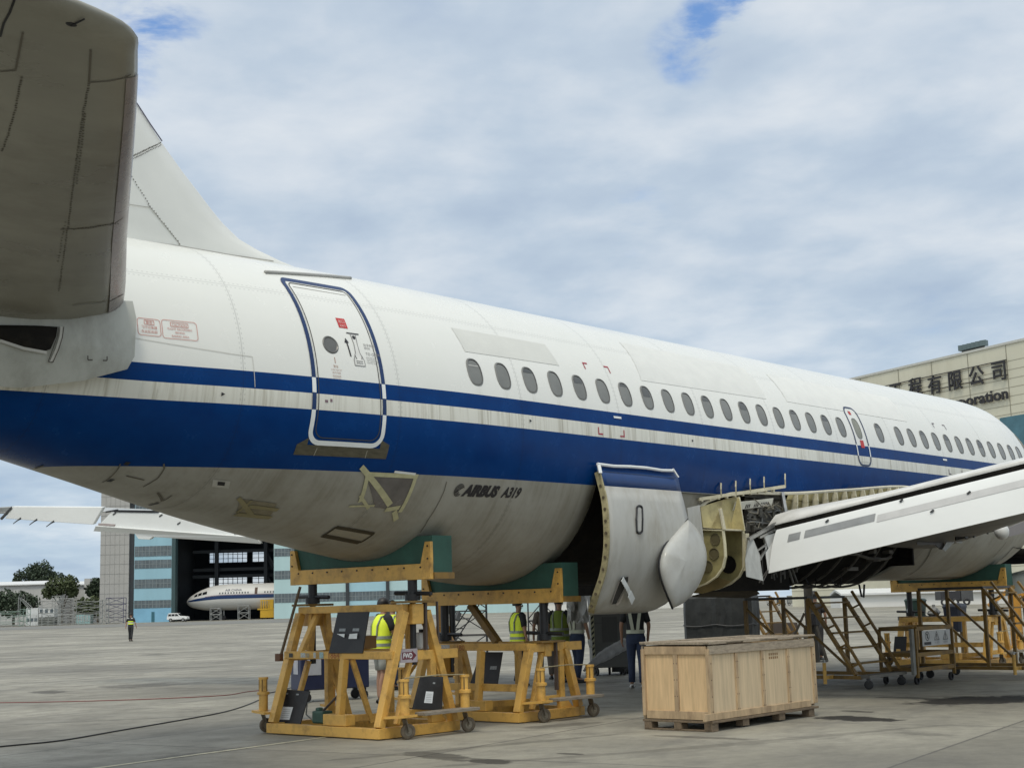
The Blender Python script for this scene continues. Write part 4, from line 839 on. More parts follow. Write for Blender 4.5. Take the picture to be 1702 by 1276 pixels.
q = MB(); q.add([PY(*p, -2.3) for p in ((1574, 884), (1588, 876), (1592, 884), (1586, 900), (1570, 916), (1566, 912), (1573, 900))], [(0, 1, 2, 3, 4, 5, 6)]); q.add([PY(*p, -2.3) for p in ((1586, 900), (1600, 899), (1597, 903))], [(0, 1, 2)]); obj('torn_fairing', q, mat('torn_pale', (.42, .43, .42), .5, var=.2, scale=6), rw, solid=.012)
q = MB(); q.add([PY(*p, -2.25) for p in ((1524, 899), (1528, 880), (1556, 876), (1572, 912), (1562, 913), (1554, 905), (1523, 905))], [(0, 1, 2, 3, 4, 5, 6)]); obj('bracket_plate', q, mat('bracket_dark', (.085, .08, .08), .5, var=.3), rw, solid=.012)
# ================================================================ THE APRON
def apron_mat():
    m = bpy.data.materials.new('apron_concrete'); m.use_nodes = True; t = m.node_tree; t.nodes.clear()
    def nn(k, **kw):
        n = t.nodes.new(k)
        for a, b in kw.items(): setattr(n, a, b)
        return n
    lk = t.links.new
    def mth(op, a, b=None, clamp=False):
        n = nn('ShaderNodeMath', operation=op); n.use_clamp = clamp
        for i, v in enumerate((a, b)):
            if v is None: continue
            if isinstance(v, (int, float)): n.inputs[i].default_value = v
            else: lk(v, n.inputs[i])
        return n.outputs[0]
    def rmp(f, stops):
        n = nn('ShaderNodeValToRGB'); e = n.color_ramp.elements
        while len(e) < len(stops): e.new(.5)
        for el, (p, c) in zip(e, stops): el.position = p; el.color = (c, c, c, 1) if isinstance(c, (int, float)) else (*c, 1)
        lk(f, n.inputs[0]); return n.outputs[0]
    def mixc(f, a, b, bt='MIX'):
        n = nn('ShaderNodeMix', data_type='RGBA', blend_type=bt)
        for sck, v in ((0, f), (6, a), (7, b)):
            if isinstance(v, tuple): n.inputs[sck].default_value = (*v, 1)
            elif isinstance(v, (int, float)): n.inputs[sck].default_value = v
            else: lk(v, n.inputs[sck])
        return n.outputs[2]
    c = nn('ShaderNodeTexCoord'); 
    rot = nn('ShaderNodeMapping'); rot.inputs['Rotation'].default_value = (0, 0, rad(-9)); lk(c.outputs['Object'], rot.inputs[0])
    def nz(sc, det=6, ro=.6, st=(1, 1, 1), dist=0):
        mp_ = nn('ShaderNodeMapping'); mp_.inputs['Scale'].default_value = st; lk(rot.outputs[0], mp_.inputs[0])
        n = nn('ShaderNodeTexNoise'); n.inputs['Scale'].default_value = sc; n.inputs['Detail'].default_value = det; n.inputs['Roughness'].default_value = ro; n.inputs['Distortion'].default_value = dist; lk(mp_.outputs[0], n.inputs['Vector']); return n.outputs[0]
    s = nn('ShaderNodeSeparateXYZ'); lk(rot.outputs[0], s.inputs[0])
    a = nz(.16, 7, .62); b_ = nz(1.3, 8, .65); f = nz(40, 4, .6); st = nz(.5, 7, .66, (.35, 1.5, 1), .4); tiny = nz(9, 6, .7)
    base = mixc(rmp(a, [(.35, 0.), (.65, 1.)]), (.185, .173, .137), (.42, .397, .325))
    base = mixc(mth('MULTIPLY', rmp(b_, [(.40, 0.), (.68, 1.)]), .75), base, (.125, .118, .10))
    base = mixc(mth('MULTIPLY', rmp(st, [(.54, 0.), (.72, 1.)]), .75), base, (.13, .125, .112))
    base = mixc(mth('MULTIPLY', rmp(tiny, [(.58, 0.), (.74, 1.)]), .35), base, (.40, .39, .35))
    base = mixc(rmp(f, [(.3, .0), (.7, .25)]), base, (.17, .165, .145))
    # slab joints, 5 m squares
    def joint(v, w): return mth('LESS_THAN', mth('ABSOLUTE', mth('SUBTRACT', mth('FRACT', mth('DIVIDE', v, 5.0)), .5)), w)
    wob = mth('MULTIPLY', mth('SUBTRACT', nz(4, 3), .5), .03)
    j = mth('MAXIMUM', joint(mth('ADD', s.outputs[0], wob), .0036), joint(mth('ADD', s.outputs[1], wob), .0036))
    base = mixc(mth('MULTIPLY', j, .85), base, (.09, .085, .075))
    # each slab a little different
    wn = nn('ShaderNodeTexWhiteNoise'); wn.noise_dimensions = '2D'; fl = nn('ShaderNodeCombineXYZ'); lk(mth('FLOOR', mth('ADD', mth('DIVIDE', s.outputs[0], 5.), .5)), fl.inputs[0]); lk(mth('FLOOR', mth('ADD', mth('DIVIDE', s.outputs[1], 5.), .5)), fl.inputs[1]); lk(fl.outputs[0], wn.inputs['Vector'])
    base = mixc(1.0, base, rmp(wn.outputs[0], [(0, .80), (1, 1.08)]), 'MULTIPLY')
    # oil and water stains where the photograph shows them
    so = nn('ShaderNodeSeparateXYZ'); lk(c.outputs['Object'], so.inputs[0]); rag = nz(1.6, 6, .65); rag2 = nz(5, 5, .65)
    tot = None
    for (x, y, rx, ry, ang, k) in STAINS:
        dx, dy = mth('SUBTRACT', so.outputs[0], x), mth('SUBTRACT', so.outputs[1], y); ca, sa = math.cos(ang), math.sin(ang)
        u = mth('DIVIDE', mth('ADD', mth('MULTIPLY', dx, ca), mth('MULTIPLY', dy, sa)), rx); v = mth('DIVIDE', mth('SUBTRACT', mth('MULTIPLY', dy, ca), mth('MULTIPLY', dx, sa)), ry)
        d = mth('SQRT', mth('ADD', mth('MULTIPLY', u, u), mth('MULTIPLY', v, v)))
        d = mth('ADD', d, mth('ADD', mth('MULTIPLY', mth('SUBTRACT', rag, .5), 2.2), mth('MULTIPLY', mth('SUBTRACT', rag2, .5), .9)))
        e = mth('MULTIPLY', rmp(mth('MULTIPLY', d, .5), [(.46, 1.), (.60, 0.)]), k); tot = e if tot is None else mth('MAXIMUM', tot, e)
    base = mixc(tot, base, (.030, .028, .026))
    ck = nz(.9, 9, .62, (1, 1, 1), .6); cm = nz(.35, 3); crack = mth('MULTIPLY', mth('LESS_THAN', mth('ABSOLUTE', mth('SUBTRACT', ck, .5)), .0016), mth('GREATER_THAN', cm, .52))
    base = mixc(mth('MULTIPLY', crack, .6), base, (.07, .065, .055))
    b = nn('ShaderNodeBsdfPrincipled'); o = nn('ShaderNodeOutputMaterial'); lk(b.outputs[0], o.inputs[0]); lk(base, b.inputs['Base Color'])
    lk(rmp(b_, [(.3, .56), (.7, .80)]), b.inputs['Roughness']); lk(mth('SUBTRACT', .42, mth('MULTIPLY', tot, .30)), b.inputs['Specular IOR Level'])
    bp = nn('ShaderNodeBump'); bp.inputs['Strength'].default_value = .25; bp.inputs['Distance'].default_value = .01; lk(f, bp.inputs['Height']); lk(bp.outputs[0], b.inputs['Normal'])
    return m
def g2(px, py): p = PZ(px, py); return p.x, p.y
STAINS = []
for (p0, p1, wid, k) in (((1362, 1191), (1475, 1196), .34, .96), ((1450, 1183), (1395, 1180), .10, .7), ((1535, 1169), (1702, 1158), .7, .95), ((1460, 1158), (1560, 1160), .2, .55), ((790, 1262), (850, 1268), .14, .8), ((690, 1250), (770, 1262), .2, .65), ((930, 1251), (960, 1253), .06, .7), ((60, 1148), (100, 1151), .35, .6), ((170, 1141), (300, 1136), .8, .45), ((250, 1087), (270, 1088), .6, .5), ((1480, 1215), (1580, 1222), .15, .3), ((560, 1262), (1000, 1222), .10, .34), ((700, 1275), (1300, 1232), .09, .30), ((1000, 1255), (1560, 1205), .11, .30), ((0, 1205), (420, 1185), .12, .35), ((0, 1120), (420, 1105), .3, .35), ((250, 1262), (420, 1240), .14, .4), ((1090, 1222), (1250, 1228), .10, .5), ((860, 1210), (1000, 1200), .2, .45)):
    a = PZ(*p0); b = PZ(*p1); c = (a+b)/2; STAINS.append((c.x, c.y, max(.15, (b-a).length/2), wid, math.atan2(b.y-a.y, b.x-a.x), k))
q = MB(); q.grid([[Vector((x, y, 0)) for x in (-3000, -60, 60, 3000)] for y in (-3000, -60, 60, 3000)])
gr = obj('apron', q, apron_mat()); gr['kind'] = 'structure'
def ground_strip(name, pts, w, z, m_, kind='structure'):
    mb = MB(); rows = []
    for i, p in enumerate(pts):
        d = (pts[min(i+1, len(pts)-1)]-pts[max(0, i-1)]).normalized(); s_ = Vector((-d.y, d.x, 0))*w/2; rows.append([Vector((p.x, p.y, z))-s_, Vector((p.x, p.y, z))+s_])
    mb.grid(rows); o = obj(name, mb, m_); o['kind'] = kind; return o
a, b = PZ(160, 1276), PZ(480, 1233); d = (b-a)
ground_strip('painted_line', [a-d*1.2, a, b, b+d*1.5], .085, .004, mat('line_yellow', (.58, .54, .39), .7, var=.25, scale=6, dirt=(.2, .19, .16), dirt_amt=.9, dscale=5))
# asphalt band along the far hangar front
q = MB(); q.grid([[PZ(-250, 1066)*1, PZ(1702, 1003)*1], [PZ(-250, 1044), PZ(1702, 996)]])
for i, v in enumerate(q.v): q.v[i] = (v[0], v[1], .01)
# ================================================================ FUSELAGE CRADLES
T = .105
def sub(name, mb, m, par, **k): return obj(name, mb, m, par, **k)
def cradle(x0, zs, tall, label, so=.12, rot=0.):
    """x0 centre, zs height of the saddle bar's lower edge, tall: with the upper trestle"""
    c = thing('fuselage_cradle', label, 'support stand', (x0, 0, 0), rot, 'yellow fuselage cradles under the belly')
    def beam(name, a, b, w=T, h=T, m=YEL, par=None, up=(0, 0, 1)): q = MB(); q.bar(a, b, w, h, up); return obj(name, q, m, par or c, bevel=.006)
    for sy in (-1, 1): beam('base_beam', (-.608, sy*1.03, .075), (.608, sy*1.03, .075), .11, .13)
    for sx in (-1, 1): beam('base_beam', (sx*.665, -1.09, .077), (sx*.665, 1.09, .077), .11, .126)
    beam('base_beam', (-.61, .25, .074), (.61, .25, .074), .09, .12)
    ztop = 1.60 if tall else 1.02
    def leg_pt(sx, sy, z): t = (z-.14)/1.46; return Vector((sx*(.655-.475*t), sy*(1.025-.015*t), z))
    for sx in (-1, 1):
        for sy in (-1, 1): beam('leg', leg_pt(sx, sy, .14), leg_pt(sx, sy, ztop-.045), .11, .10, up=(1, 0, 0))
    xm, ym = .41, 1.0
    for sx in (-1, 1): beam('ring_beam', (sx*xm-.0, -ym-.05, 1.015), (sx*xm, ym+.05, 1.015), .08, .10)
    for sy in (-1, 1): beam('ring_beam', (-xm+.04, sy*ym-.001, .998), (.76, sy*ym, .998), .079, .12)
    if tall:
        for sx in (-1, 1): beam('top_beam', (sx*.175, -1.02, 1.602), (sx*.175, 1.02, 1.602), .10, .095)
        for sy in (-1, 1):
            q = MB(); q.box((0, sy*.98, 1.672), (.50, .30, .03)); obj('cap_plate', q, YEL2, c, bevel=.004)
            q = MB(); q.box((0, sy*.98, 1.52), (.20, .20, .26)); obj('screw_nut', q, YEL, c, bevel=.01)
            if sy > 0: beam('brace', (-.12, sy*.74, 1.55), (-.42, sy*.74, 1.04), .08, .06)
            beam('brace', (.12, sy*.98, 1.55), (.44, sy*.99, 1.06), .08, .07)
            beam('post', (-.16, sy*.86, 1.06), (-.10, sy*.86, 1.56), .10, .06); beam('post', (.12, sy*.78, 1.06), (.10, sy*.80, 1.56), .09, .06)
    zt = ztop + (.07 if tall else .06)
    if not tall:
        for sy in (-1, 1):
            q = MB(); q.box((0, sy*.98, 1.075), (.50, .34, .028)); obj('cap_plate', q, YEL2, c, bevel=.004); q = MB(); q.box((0, sy*.98, .96), (.14, .14, .18)); obj('screw_nut', q, YEL, c, bevel=.01)
    # posts and braces of the lower storey
    beam('post', (-.58, -.20, .14), (-.48, -.20, .965), .10, .08); beam('post', (.40, -.12, .14), (.40, -.12, .965), .09, .07)
    if tall: beam('brace', (-.40, -.26, .96), (-.16, -.36, .15), .08, .06)
    else: beam('cross_beam', (-.50, -.92, .46), (-.50, .92, .46), .06, .10)
    for sy in (-1, 1):
        beam('post', (.30, sy*1.0, .14), (.30, sy*1.0, .94), .10, .08); beam('brace', (.36, sy*1.0, .92), (.66, sy*1.02, .16), .07, .06); beam('brace', (-.08, sy*.98, .92), (-.34, sy*1.0, .16), .07, .06)
        q = MB(); q.prism([Vector((.36, sy*1.0, .14)), Vector((.56, sy*1.0, .14)), Vector((.36, sy*1.0, .34))], (0, .012, 0)); obj('gusset', q, YEL, c)
    beam('cross_beam', (-.30, -.98, .28), (.36, -.98, .28), .07, .09); beam('cross_beam', (-.56, -.2, .22), (.5, -.6, .22), .07, .09)
    q = MB(); q.box((-.60, -.22, .215), (.16, .44, .14)); obj('ballast_block', q, YEL, c, bevel=.008)
    # jack screws
    for sy in (-1, 1):
        q = MB(); q.tube([(0, sy*.98, .88), (0, sy*.98, zt)], .042, 10); q.tube([(0, sy*.98, zt), (0, sy*.98, zs)], .062, 12); q.tube([(0, sy*.98, zt+.02), (0, sy*.98, zt+.10)], .10, 12)
        js = obj('jack_screw', q, BLACK, c, auto=40)
        q = MB(); q.tube([(-.02, sy*.98-.36, zt+.10), (.02, sy*.98+.34, zt+.12)], .026, 8); obj('turning_bar', q, BLACK, js)
    # saddle: padded green block in a yellow tray, shaped to the belly
    xs_ = x0; W2 = 1.37; zend = zs+.555
    def belly(x, y): w = interp(WW, x); zc = interp(ZC, x); return zc-(zc-interp(ZB, x))*math.sqrt(max(0, 1-(y/w)**2))
    rows = []
    for xl in (so-.17, so-.17, so+.19, so+.19):
        arc = []
        for k in range(41):
            y = -W2+.012+(2*W2-.024)*k/40; z = min(zend, belly(x0+xl, y)-.004); arc.append((y, z))
        rows.append([Vector((xl, y, z)) for y, z in arc])
    q = MB(); f, b_ = rows[0], rows[3]; n = len(f); lo = [Vector((so-.17, p.y, zs+.03)) for p in f]; lo2 = [Vector((so+.19, p.y, zs+.03)) for p in b_]
    q.grid([lo, f, b_, lo2]); q.add([f[0], b_[0], lo2[0], lo[0]], [(0, 1, 2, 3)]); q.add([f[-1], lo[-1], lo2[-1], b_[-1]], [(0, 1, 2, 3)])
    sad = obj('saddle_pad', q, GREENF, c)
    for xl in (so-.20, so+.22):
        q = MB(); q.box((xl, 0, zs+.10 if xl < so else zs+.06), (.05, 2*W2+(.02 if xl < so else -.3), .20 if xl < so else .10)); bar = obj('saddle_bar', q, YEL, c, bevel=.005)
        for sy in ((-1, 1) if xl < so else ()):
            q = MB(); q.prism([Vector((xl-.027, sy*(W2+.012), zs+.19)), Vector((xl-.027, sy*(W2-.17), zs+.19)), Vector((xl-.027, sy*(W2-.085), zs+.475)), Vector((xl-.027, sy*(W2+.008), zs+.475))], (.05, 0, 0)); obj('saddle_post', q, YEL, c)
        q = MB()
        for k in range(9): q.disc((xl-.03, -1.2+.3*k, zs+.155), (1, 0, 0), .012, .012, 6)
        for sy in (-1, 1):
            for dz in (.26, .42): q.disc((xl-.033, sy*(W2-.035), zs+dz), (1, 0, 0), .012, .012, 6)
        obj('bolt_heads', q, BLACK, bar)
    for sy in (-1, 1):
        q = MB(); q.box((so+.01, sy*(W2-.02), zs+.045), (.36, .10, .08)); obj('tray_end', q, YEL2, c)
    # corner levelling jacks with castors
    for sx, sy in ((-1, -1), (1, -1), (-1, 1), (1, 1)):
        bx, by = sx*.60+(.12 if sx < 0 and sy < 0 else 0), sy*1.30
        q = MB(); q.prism([Vector((bx-.16, sy*1.08, .25)), Vector((bx+.16, sy*1.08, .25)), Vector((bx+.12, by+sy*.10, .27)), Vector((bx-.12, by+sy*.10, .27))], (0, 0, .03)); obj('outrigger', q, YEL, c)
        q = MB(); q.tube([(bx, by, .28), (bx, by, .50)], .062, 10); q.tube([(bx, by, .50), (bx, by, .535)], .085, 10); q.tube([(bx, by, .535), (bx, by, .545), (bx, by, .70)], [.085, .055, .055], 10); q.tube([(bx, by, .70), (bx, by, .73)], .066, 10); cj = obj('corner_jack', q, YEL, c, auto=40)
        q = MB(); 
        for k in range(5): a = 2*math.pi*k/5; q.tube([(bx+.052*math.cos(a), by+.052*math.sin(a), .545), (bx+.052*math.cos(a), by+.052*math.sin(a), .70)], .011, 5)
        obj('guide_rods', q, YEL2, cj)
        q = MB(); q.wheel((bx+.05, by, .096), (.35, 1, 0), .094, .05, 20); cs = obj('castor', q, mat('castor_tyre', (.12, .095, .065), .75, var=.3, scale=20), c, auto=40); q = MB(); q.disc((bx+.05, by, .096), (.35, 1, 0), .054, .036, 14); q.disc((bx+.05, by, .096), (.35, 1, 0), .022, .075, 8); obj('hub', q, mat('hub_grey', (.24, .21, .16), .6, .2, var=.3), cs, auto=40)
        q = MB(); q.bar((bx+.05-.02, by-.04, .10), (bx, by-.02, .25), .05, .012); q.bar((bx+.05+.02, by+.04, .10), (bx, by+.02, .25), .05, .012); obj('fork', q, mat('fork_dull', (.14, .12, .09), .6, .3), cs)
    q = MB(); q.tube([(-.60+.12, -1.30, .74), (.1, -1.3, .75), (.60, -1.3, .73)], .008, 5); obj('hand_cord', q, mat('cord_khaki', (.30, .26, .16), .8), c)
    q = MB(); q.box((.22, -1.36, .297), (.98, .20, .04)); obj('walk_plank', q, WOODG, c, bevel=.006)
    q = MB(); q.tube([(.42, -1.02, .96), (.42, -1.02, 1.0), (.42, -1.0, zt)], .02, 6); q.bar((.14, -1.06, 1.06 if tall else .40), (.14, -1.06, zt), .035, .05); obj('screw_guard', q, mat('guard_brown', (.075, .055, .045), .6), c)
    return c
cr1 = cradle(-.33, 1.95, True, 'tall yellow cradle nearest the tail, with an upper trestle and FWD arrow plate', .16)
cr2 = cradle(2.26, 1.615, False, 'low yellow cradle between the tall tail cradle and the loose belly panel', .14)
cr3 = cradle(17.6, 1.64, False, 'far yellow cradle under the forward fuselage at the right, behind the stairs')
# lettering and stickers on the near beams
def beam_px(cr, px, py, X): return PX(px, py, X)
def on_beam(cr, y, z, off=.052): return Vector((cr.location.x-.41-off+.007, y, z))
def sticker(cr, name, y0, y1, z0, z1, m_): q = MB(); a = [on_beam(cr, y, z) for y, z in ((y0, z0), (y1, z0), (y1, z1), (y0, z1))]; q.add(a, [(0, 1, 2, 3)]); return obj(name, q, m_, cr, world=True)
STK = mat('sticker_faded', (.42, .44, .42), .6, var=.3, scale=60); STK2 = mat('sticker_blue', (.30, .42, .42), .6, var=.3, scale=60); STENC = mat('stencil_rust', (.33, .10, .035), .7)
sticker(cr1, 'sticker', .94, .86, .985, 1.04, mat('sticker_dark', (.05, .05, .04), .6)); sticker(cr1, 'sticker', .70, .60, .985, 1.045, STK); sticker(cr1, 'sticker', .585, .52, .985, 1.04, mat('sticker_ochre', (.32, .26, .16), .6, var=.4, scale=80)); sticker(cr1, 'sticker', .44, .39, .98, 1.05, STK); sticker(cr1, 'sticker', .32, .24, .975, 1.055, STK2)
q = MB(); text_on(q, '1864', .12, lambda u, v, d: on_beam(cr1, .16-u, .975+v, .054)); obj('stencil', q, STENC, cr1, world=True)
sticker(cr2, 'sticker', .92, .80, .97, 1.05, STK); sticker(cr2, 'sticker', .76, .45, .98, 1.05, mat('sticker_white', (.48, .46, .43), .6, var=.35, scale=70))
q = MB(); text_on(q, '1B0', .11, lambda u, v, d: on_beam(cr2, .32-u, .97+v, .054)); obj('stencil', q, STENC, cr2, world=True)
# FWD arrow plate
q = MB(); P0 = Vector((cr1.location.x-.27, -1.048, .955)); q.box(P0+Vector((.12, 0, .045)), (.30, .008, .17)); fp_ = obj('arrow_plate', q, mat('plate_mauve', (.36, .32, .34), .6), cr1, world=True)
q = MB(); q.add([P0+Vector((x, -.006, z)) for x, z in ((0, 0), (.17, 0), (.17, -.02), (.25, .045), (.17, .11), (.17, .09), (0, .09))], [(0, 1, 2, 3, 4, 5, 6)]); obj('arrow', q, mat('arrow_maroon', (.12, .02, .03), .6), fp_, world=True) if False else obj('arrow', q, mat('arrow_maroon', (.12, .02, .03), .6), cr1, world=True)
q = MB(); text_on(q, 'FWD', .085, lambda u, v, d: P0+Vector((.012+u, -.009, .018+v)), bold=.002, sx=.85); obj('lettering', q, PAPER, cr1, world=True)
# long diagonal brace and loose pole on the cradles
q = MB(); q.bar(PX(782, 1004, 2.5), PX(826, 1066, 2.5), .10, .09, (1, 0, 0)); obj('saddle_brace', q, YEL2, cr2, world=True)
q = MB(); q.bar(PX(806, 1030, 2.75), PX(832, 1068, 2.75), .06, .05, (1, 0, 0)); obj('saddle_brace', q, YEL2, cr2, world=True)
q = MB(); q.tube([PX(499, 975, -.62), PX(466, 1092, -.70)], .022, 6); pole = obj('lever_pole', q, mat('pole_brown', (.11, .075, .04), .6), cr1, world=True)
q = MB(); q.box(PX(464, 1092, -.72), (.08, .08, .10)); q.disc(PX(464, 1092, -.76), (1, 0, 0), .05, .05); obj('pole_clamp', q, mat('clamp_rust', (.13, .06, .03), .7), cr1, world=True)

# black rubber plates leaning in the cradle frames
def plate(pix, Xs, label, paper=None, small=(), fn=PX):
    pts = [fn(px, py, X) for (px, py), X in zip(pix, Xs)]; base = sum(pts[2:], Vector())/2; base.z = min(p.z for p in pts)
    t = thing('rubber_plate', label, 'black plate', base, 0, 'black rubber plates leaning in the cradles')
    nrm = (pts[1]-pts[0]).cross(pts[3]-pts[0]).normalized(); nrm = nrm if nrm.dot(FW) > 0 else -nrm
    q = MB(); q.prism(pts, nrm*.018); obj('board', q, RUB, t, world=True, bevel=.004)
    def at(u, v, off=.004): return pts[0].lerp(pts[1], u).lerp(pts[3].lerp(pts[2], u), v) - nrm*off
    def patch(name, u0, u1, v0, v1, m_): q = MB(); q.add([at(u0, v0), at(u1, v0), at(u1, v1), at(u0, v1)], [(0, 1, 2, 3)]); return obj(name, q, m_, t, world=True)
    if paper:
        p = patch('paper_label', *paper, PAPER); q = MB(); u0, u1, v0, v1 = paper
        for k in range(5): v = v0+(v1-v0)*(.2+.15*k); q.add([at(u0+.1*(u1-u0), v, .006), at(u1-.15*(u1-u0), v, .006), at(u1-.15*(u1-u0), v+.02*(v1-v0)+.006, .006), at(u0+.1*(u1-u0), v+.02*(v1-v0)+.006, .006)], [(0, 1, 2, 3)])
        obj('text_lines', q, mat('pencil_grey', (.40, .42, .42), .8), t, world=True)
    for s in small: patch('small_tag', *s, mat('tag_grey', (.28, .30, .31), .6, var=.3, scale=30))
    return t
t = plate([(561, 1017), (613, 1016), (602, 1085), (546, 1085)], [-.72, -.72, -.80, -.80], 'black plate with two square holes standing on the upper beam of the tall cradle', None, ((.18, .38, .40, .47), (.60, .80, .40, .47)))
for (u0, u1) in ((.20, .40), (.60, .86)):
    pass
q = MB(); q.add([PX(560, 1053, -.79), PX(573, 1053, -.79), PX(572, 1059, -.79)], [(0, 1, 2)]); obj('window_hole', q, mat('hole_light', (.78, .80, .80), .7), t, world=True)
q = MB(); q.add([PX(581, 1053, -.79), PX(594, 1052, -.79), PX(593, 1061, -.79), PX(579, 1061, -.79)], [(0, 1, 2, 3)]); obj('window_hole', q, mat('hole_light', (.78, .80, .80), .7), t, world=True)
plate([(461, 1144), (515, 1148), (497, 1209), (444, 1208)], [-.78, -.70, -.82, -.88], 'scuffed black plate with a paper sheet at the left foot of the tall cradle', (.33, .64, .45, .79), ((.3, .38, .09, .13), (.62, .7, .09, .13)))
plate([(700, 1122), (737, 1124), (735, 1180), (686, 1178)], [-1.085, -1.085, -1.13, -1.13], 'black plate with a paper sheet behind the castor posts of the tall cradle', (.33, .62, .46, .80), ((.55, .65, .18, .23),), fn=PY)
plate([(798, 1083), (835, 1083), (826, 1139), (780, 1139)], [2.05, 2.05, 1.98, 1.98], 'black plate standing inside the low cradle', None, ((.62, .88, .42, .52),))
plate([(1487, 1057), (1507, 1057), (1505, 1090), (1484, 1090)], [17.0, 17.0, 16.95, 16.95], 'dark plate leaning in the far cradle at the right', None)
# green hand pump at the foot of the tall cradle
p = PX(536, 1208, -.72); hp = thing('hand_pump', 'green hand pump with a brown lever on the base of the tall cradle', 'pump', (p.x, p.y, .14))
q = MB(); q.box((0, 0, .08), (.18, .22, .16)); q.tube([(0, .06, .10), (0, .06, .20)], .05, 8); obj('body', q, mat('pump_green', (.035, .085, .06), .5, var=.3), hp, bevel=.02)
q = MB(); q.tube([(0, -.02, .16), PX(577, 1139, -.72)-Vector((p.x, p.y, .14))], .016, 6); obj('lever', q, mat('lever_brown', (.07, .05, .04), .5), hp)
q = MB(); q.tube([(0, .10, .08), (.05, .25, .02), (.02, .35, .10), (.0, .30, .25), (.03, .20, .28)], .010, 5); obj('hose', q, mat('hose_grey', (.20, .21, .20), .6), hp)
# cables and hose on the apron
def ground_cable(name, pix, r, m_, label, cat):
    pts = [PZ(px, py, r) for px, py in pix]; out = []
    for i in range(len(pts)-1):
        for k in range(6):
            t_ = k/6; p0, p1, p2, p3 = pts[max(i-1, 0)], pts[i], pts[i+1], pts[min(i+2, len(pts)-1)]
            out.append(.5*((2*p1)+(p2-p0)*t_+(2*p0-5*p1+4*p2-p3)*t_**2+(3*p1-p0-3*p2+p3)*t_**3))
    q = MB(); q.tube(out+[pts[-1]], r, 6); return tag(obj(name, q, m_), label, cat)
ground_cable('cable', [(-160, 1258), (0, 1240), (100, 1230), (200, 1213), (300, 1196), (370, 1183), (410, 1171), (440, 1158)], .010, BLACK, 'black cable lying on the apron, leading to the tall cradle', 'cable')
ground_cable('air_hose', [(-200, 1169), (0, 1167), (120, 1165), (250, 1161), (370, 1155), (410, 1149), (445, 1146)], .008, mat('hose_red', (.20, .055, .05), .6), 'thin red hose lying on the apron at the left', 'hose')
ground_cable('cable', [(440, 1152), (470, 1146), (510, 1133), (530, 1122)], .010, BLACK, 'black cable running up beside the navy tool trolley', 'cable')
# ================================================================ PEOPLE
SKIN = mat('skin_tan', (.36, .20, .13), .55, var=.08); HAIR = mat('hair_black', (.012, .011, .011), .5, var=.3)
HIVIS = mat('hivis_yellow', (.80, .98, .05), .6, var=.08, scale=6); REFL = mat('reflective_grey', (.26, .29, .24), .4, .2, var=.1); SHIRTD = mat('shirt_black', (.018, .02, .022), .8); JEANS = mat('jeans_blue', (.028, .042, .085), .85, var=.25, scale=8)
GREYSH = mat('shirt_grey', (.36, .35, .32), .85, var=.15, scale=8); SHORTS = mat('shorts_grey', (.33, .34, .31), .85, var=.12); SHOEW = mat('shoe_white', (.50, .49, .46), .6); SHOED = mat('shoe_dark', (.03, .03, .03), .5); OLIVE = mat('vest_olive', (.20, .27, .04), .7, var=.2); TROUD = mat('trousers_dark', (.03, .03, .033), .85, var=.2); HARN = mat('harness_cream', (.56, .58, .46), .6); TAUPE = mat('trousers_taupe', (.16, .13, .11), .85, var=.2)
def skin_body(name, joints, edges, m_, par, lvl=1):
    me = bpy.data.meshes.new(name); keys = list(joints); me.from_pydata([joints[k][0] for k in keys], [(keys.index(a), keys.index(b)) for a, b in edges], [])
    o = bpy.data.objects.new(name, me); COL.objects.link(o); o.modifiers.new('skin', 'SKIN'); sb = o.modifiers.new('sub', 'SUBSURF'); sb.levels = sb.render_levels = lvl
    for i, k in enumerate(keys):
        r_ = joints[k][1]; me.skin_vertices[0].data[i].radius = (r_, r_) if not isinstance(r_, tuple) else r_
        me.skin_vertices[0].data[i].use_root = (k == 'pelvis')
    bpy.context.view_layer.update(); nm = bpy.data.meshes.new_from_object(o.evaluated_get(bpy.context.evaluated_depsgraph_get()))
    bpy.data.objects.remove(o); bpy.data.meshes.remove(me); nm.name = name; nm.materials.clear(); nm.materials.append(m_)
    for p in nm.polygons: p.use_smooth = True
    o = bpy.data.objects.new(name, nm); COL.objects.link(o); o.parent = par; return o
def ell(mb, secs, n=14):                 # stacked ellipses: (centre, half depth x, half width y, axis tilt)
    mb.grid([[Vector(c)+Vector((rx*math.cos(2*math.pi*k/n), ry*math.sin(2*math.pi*k/n), 0)) for k in range(n)] for c, rx, ry in secs], True)
    return mb
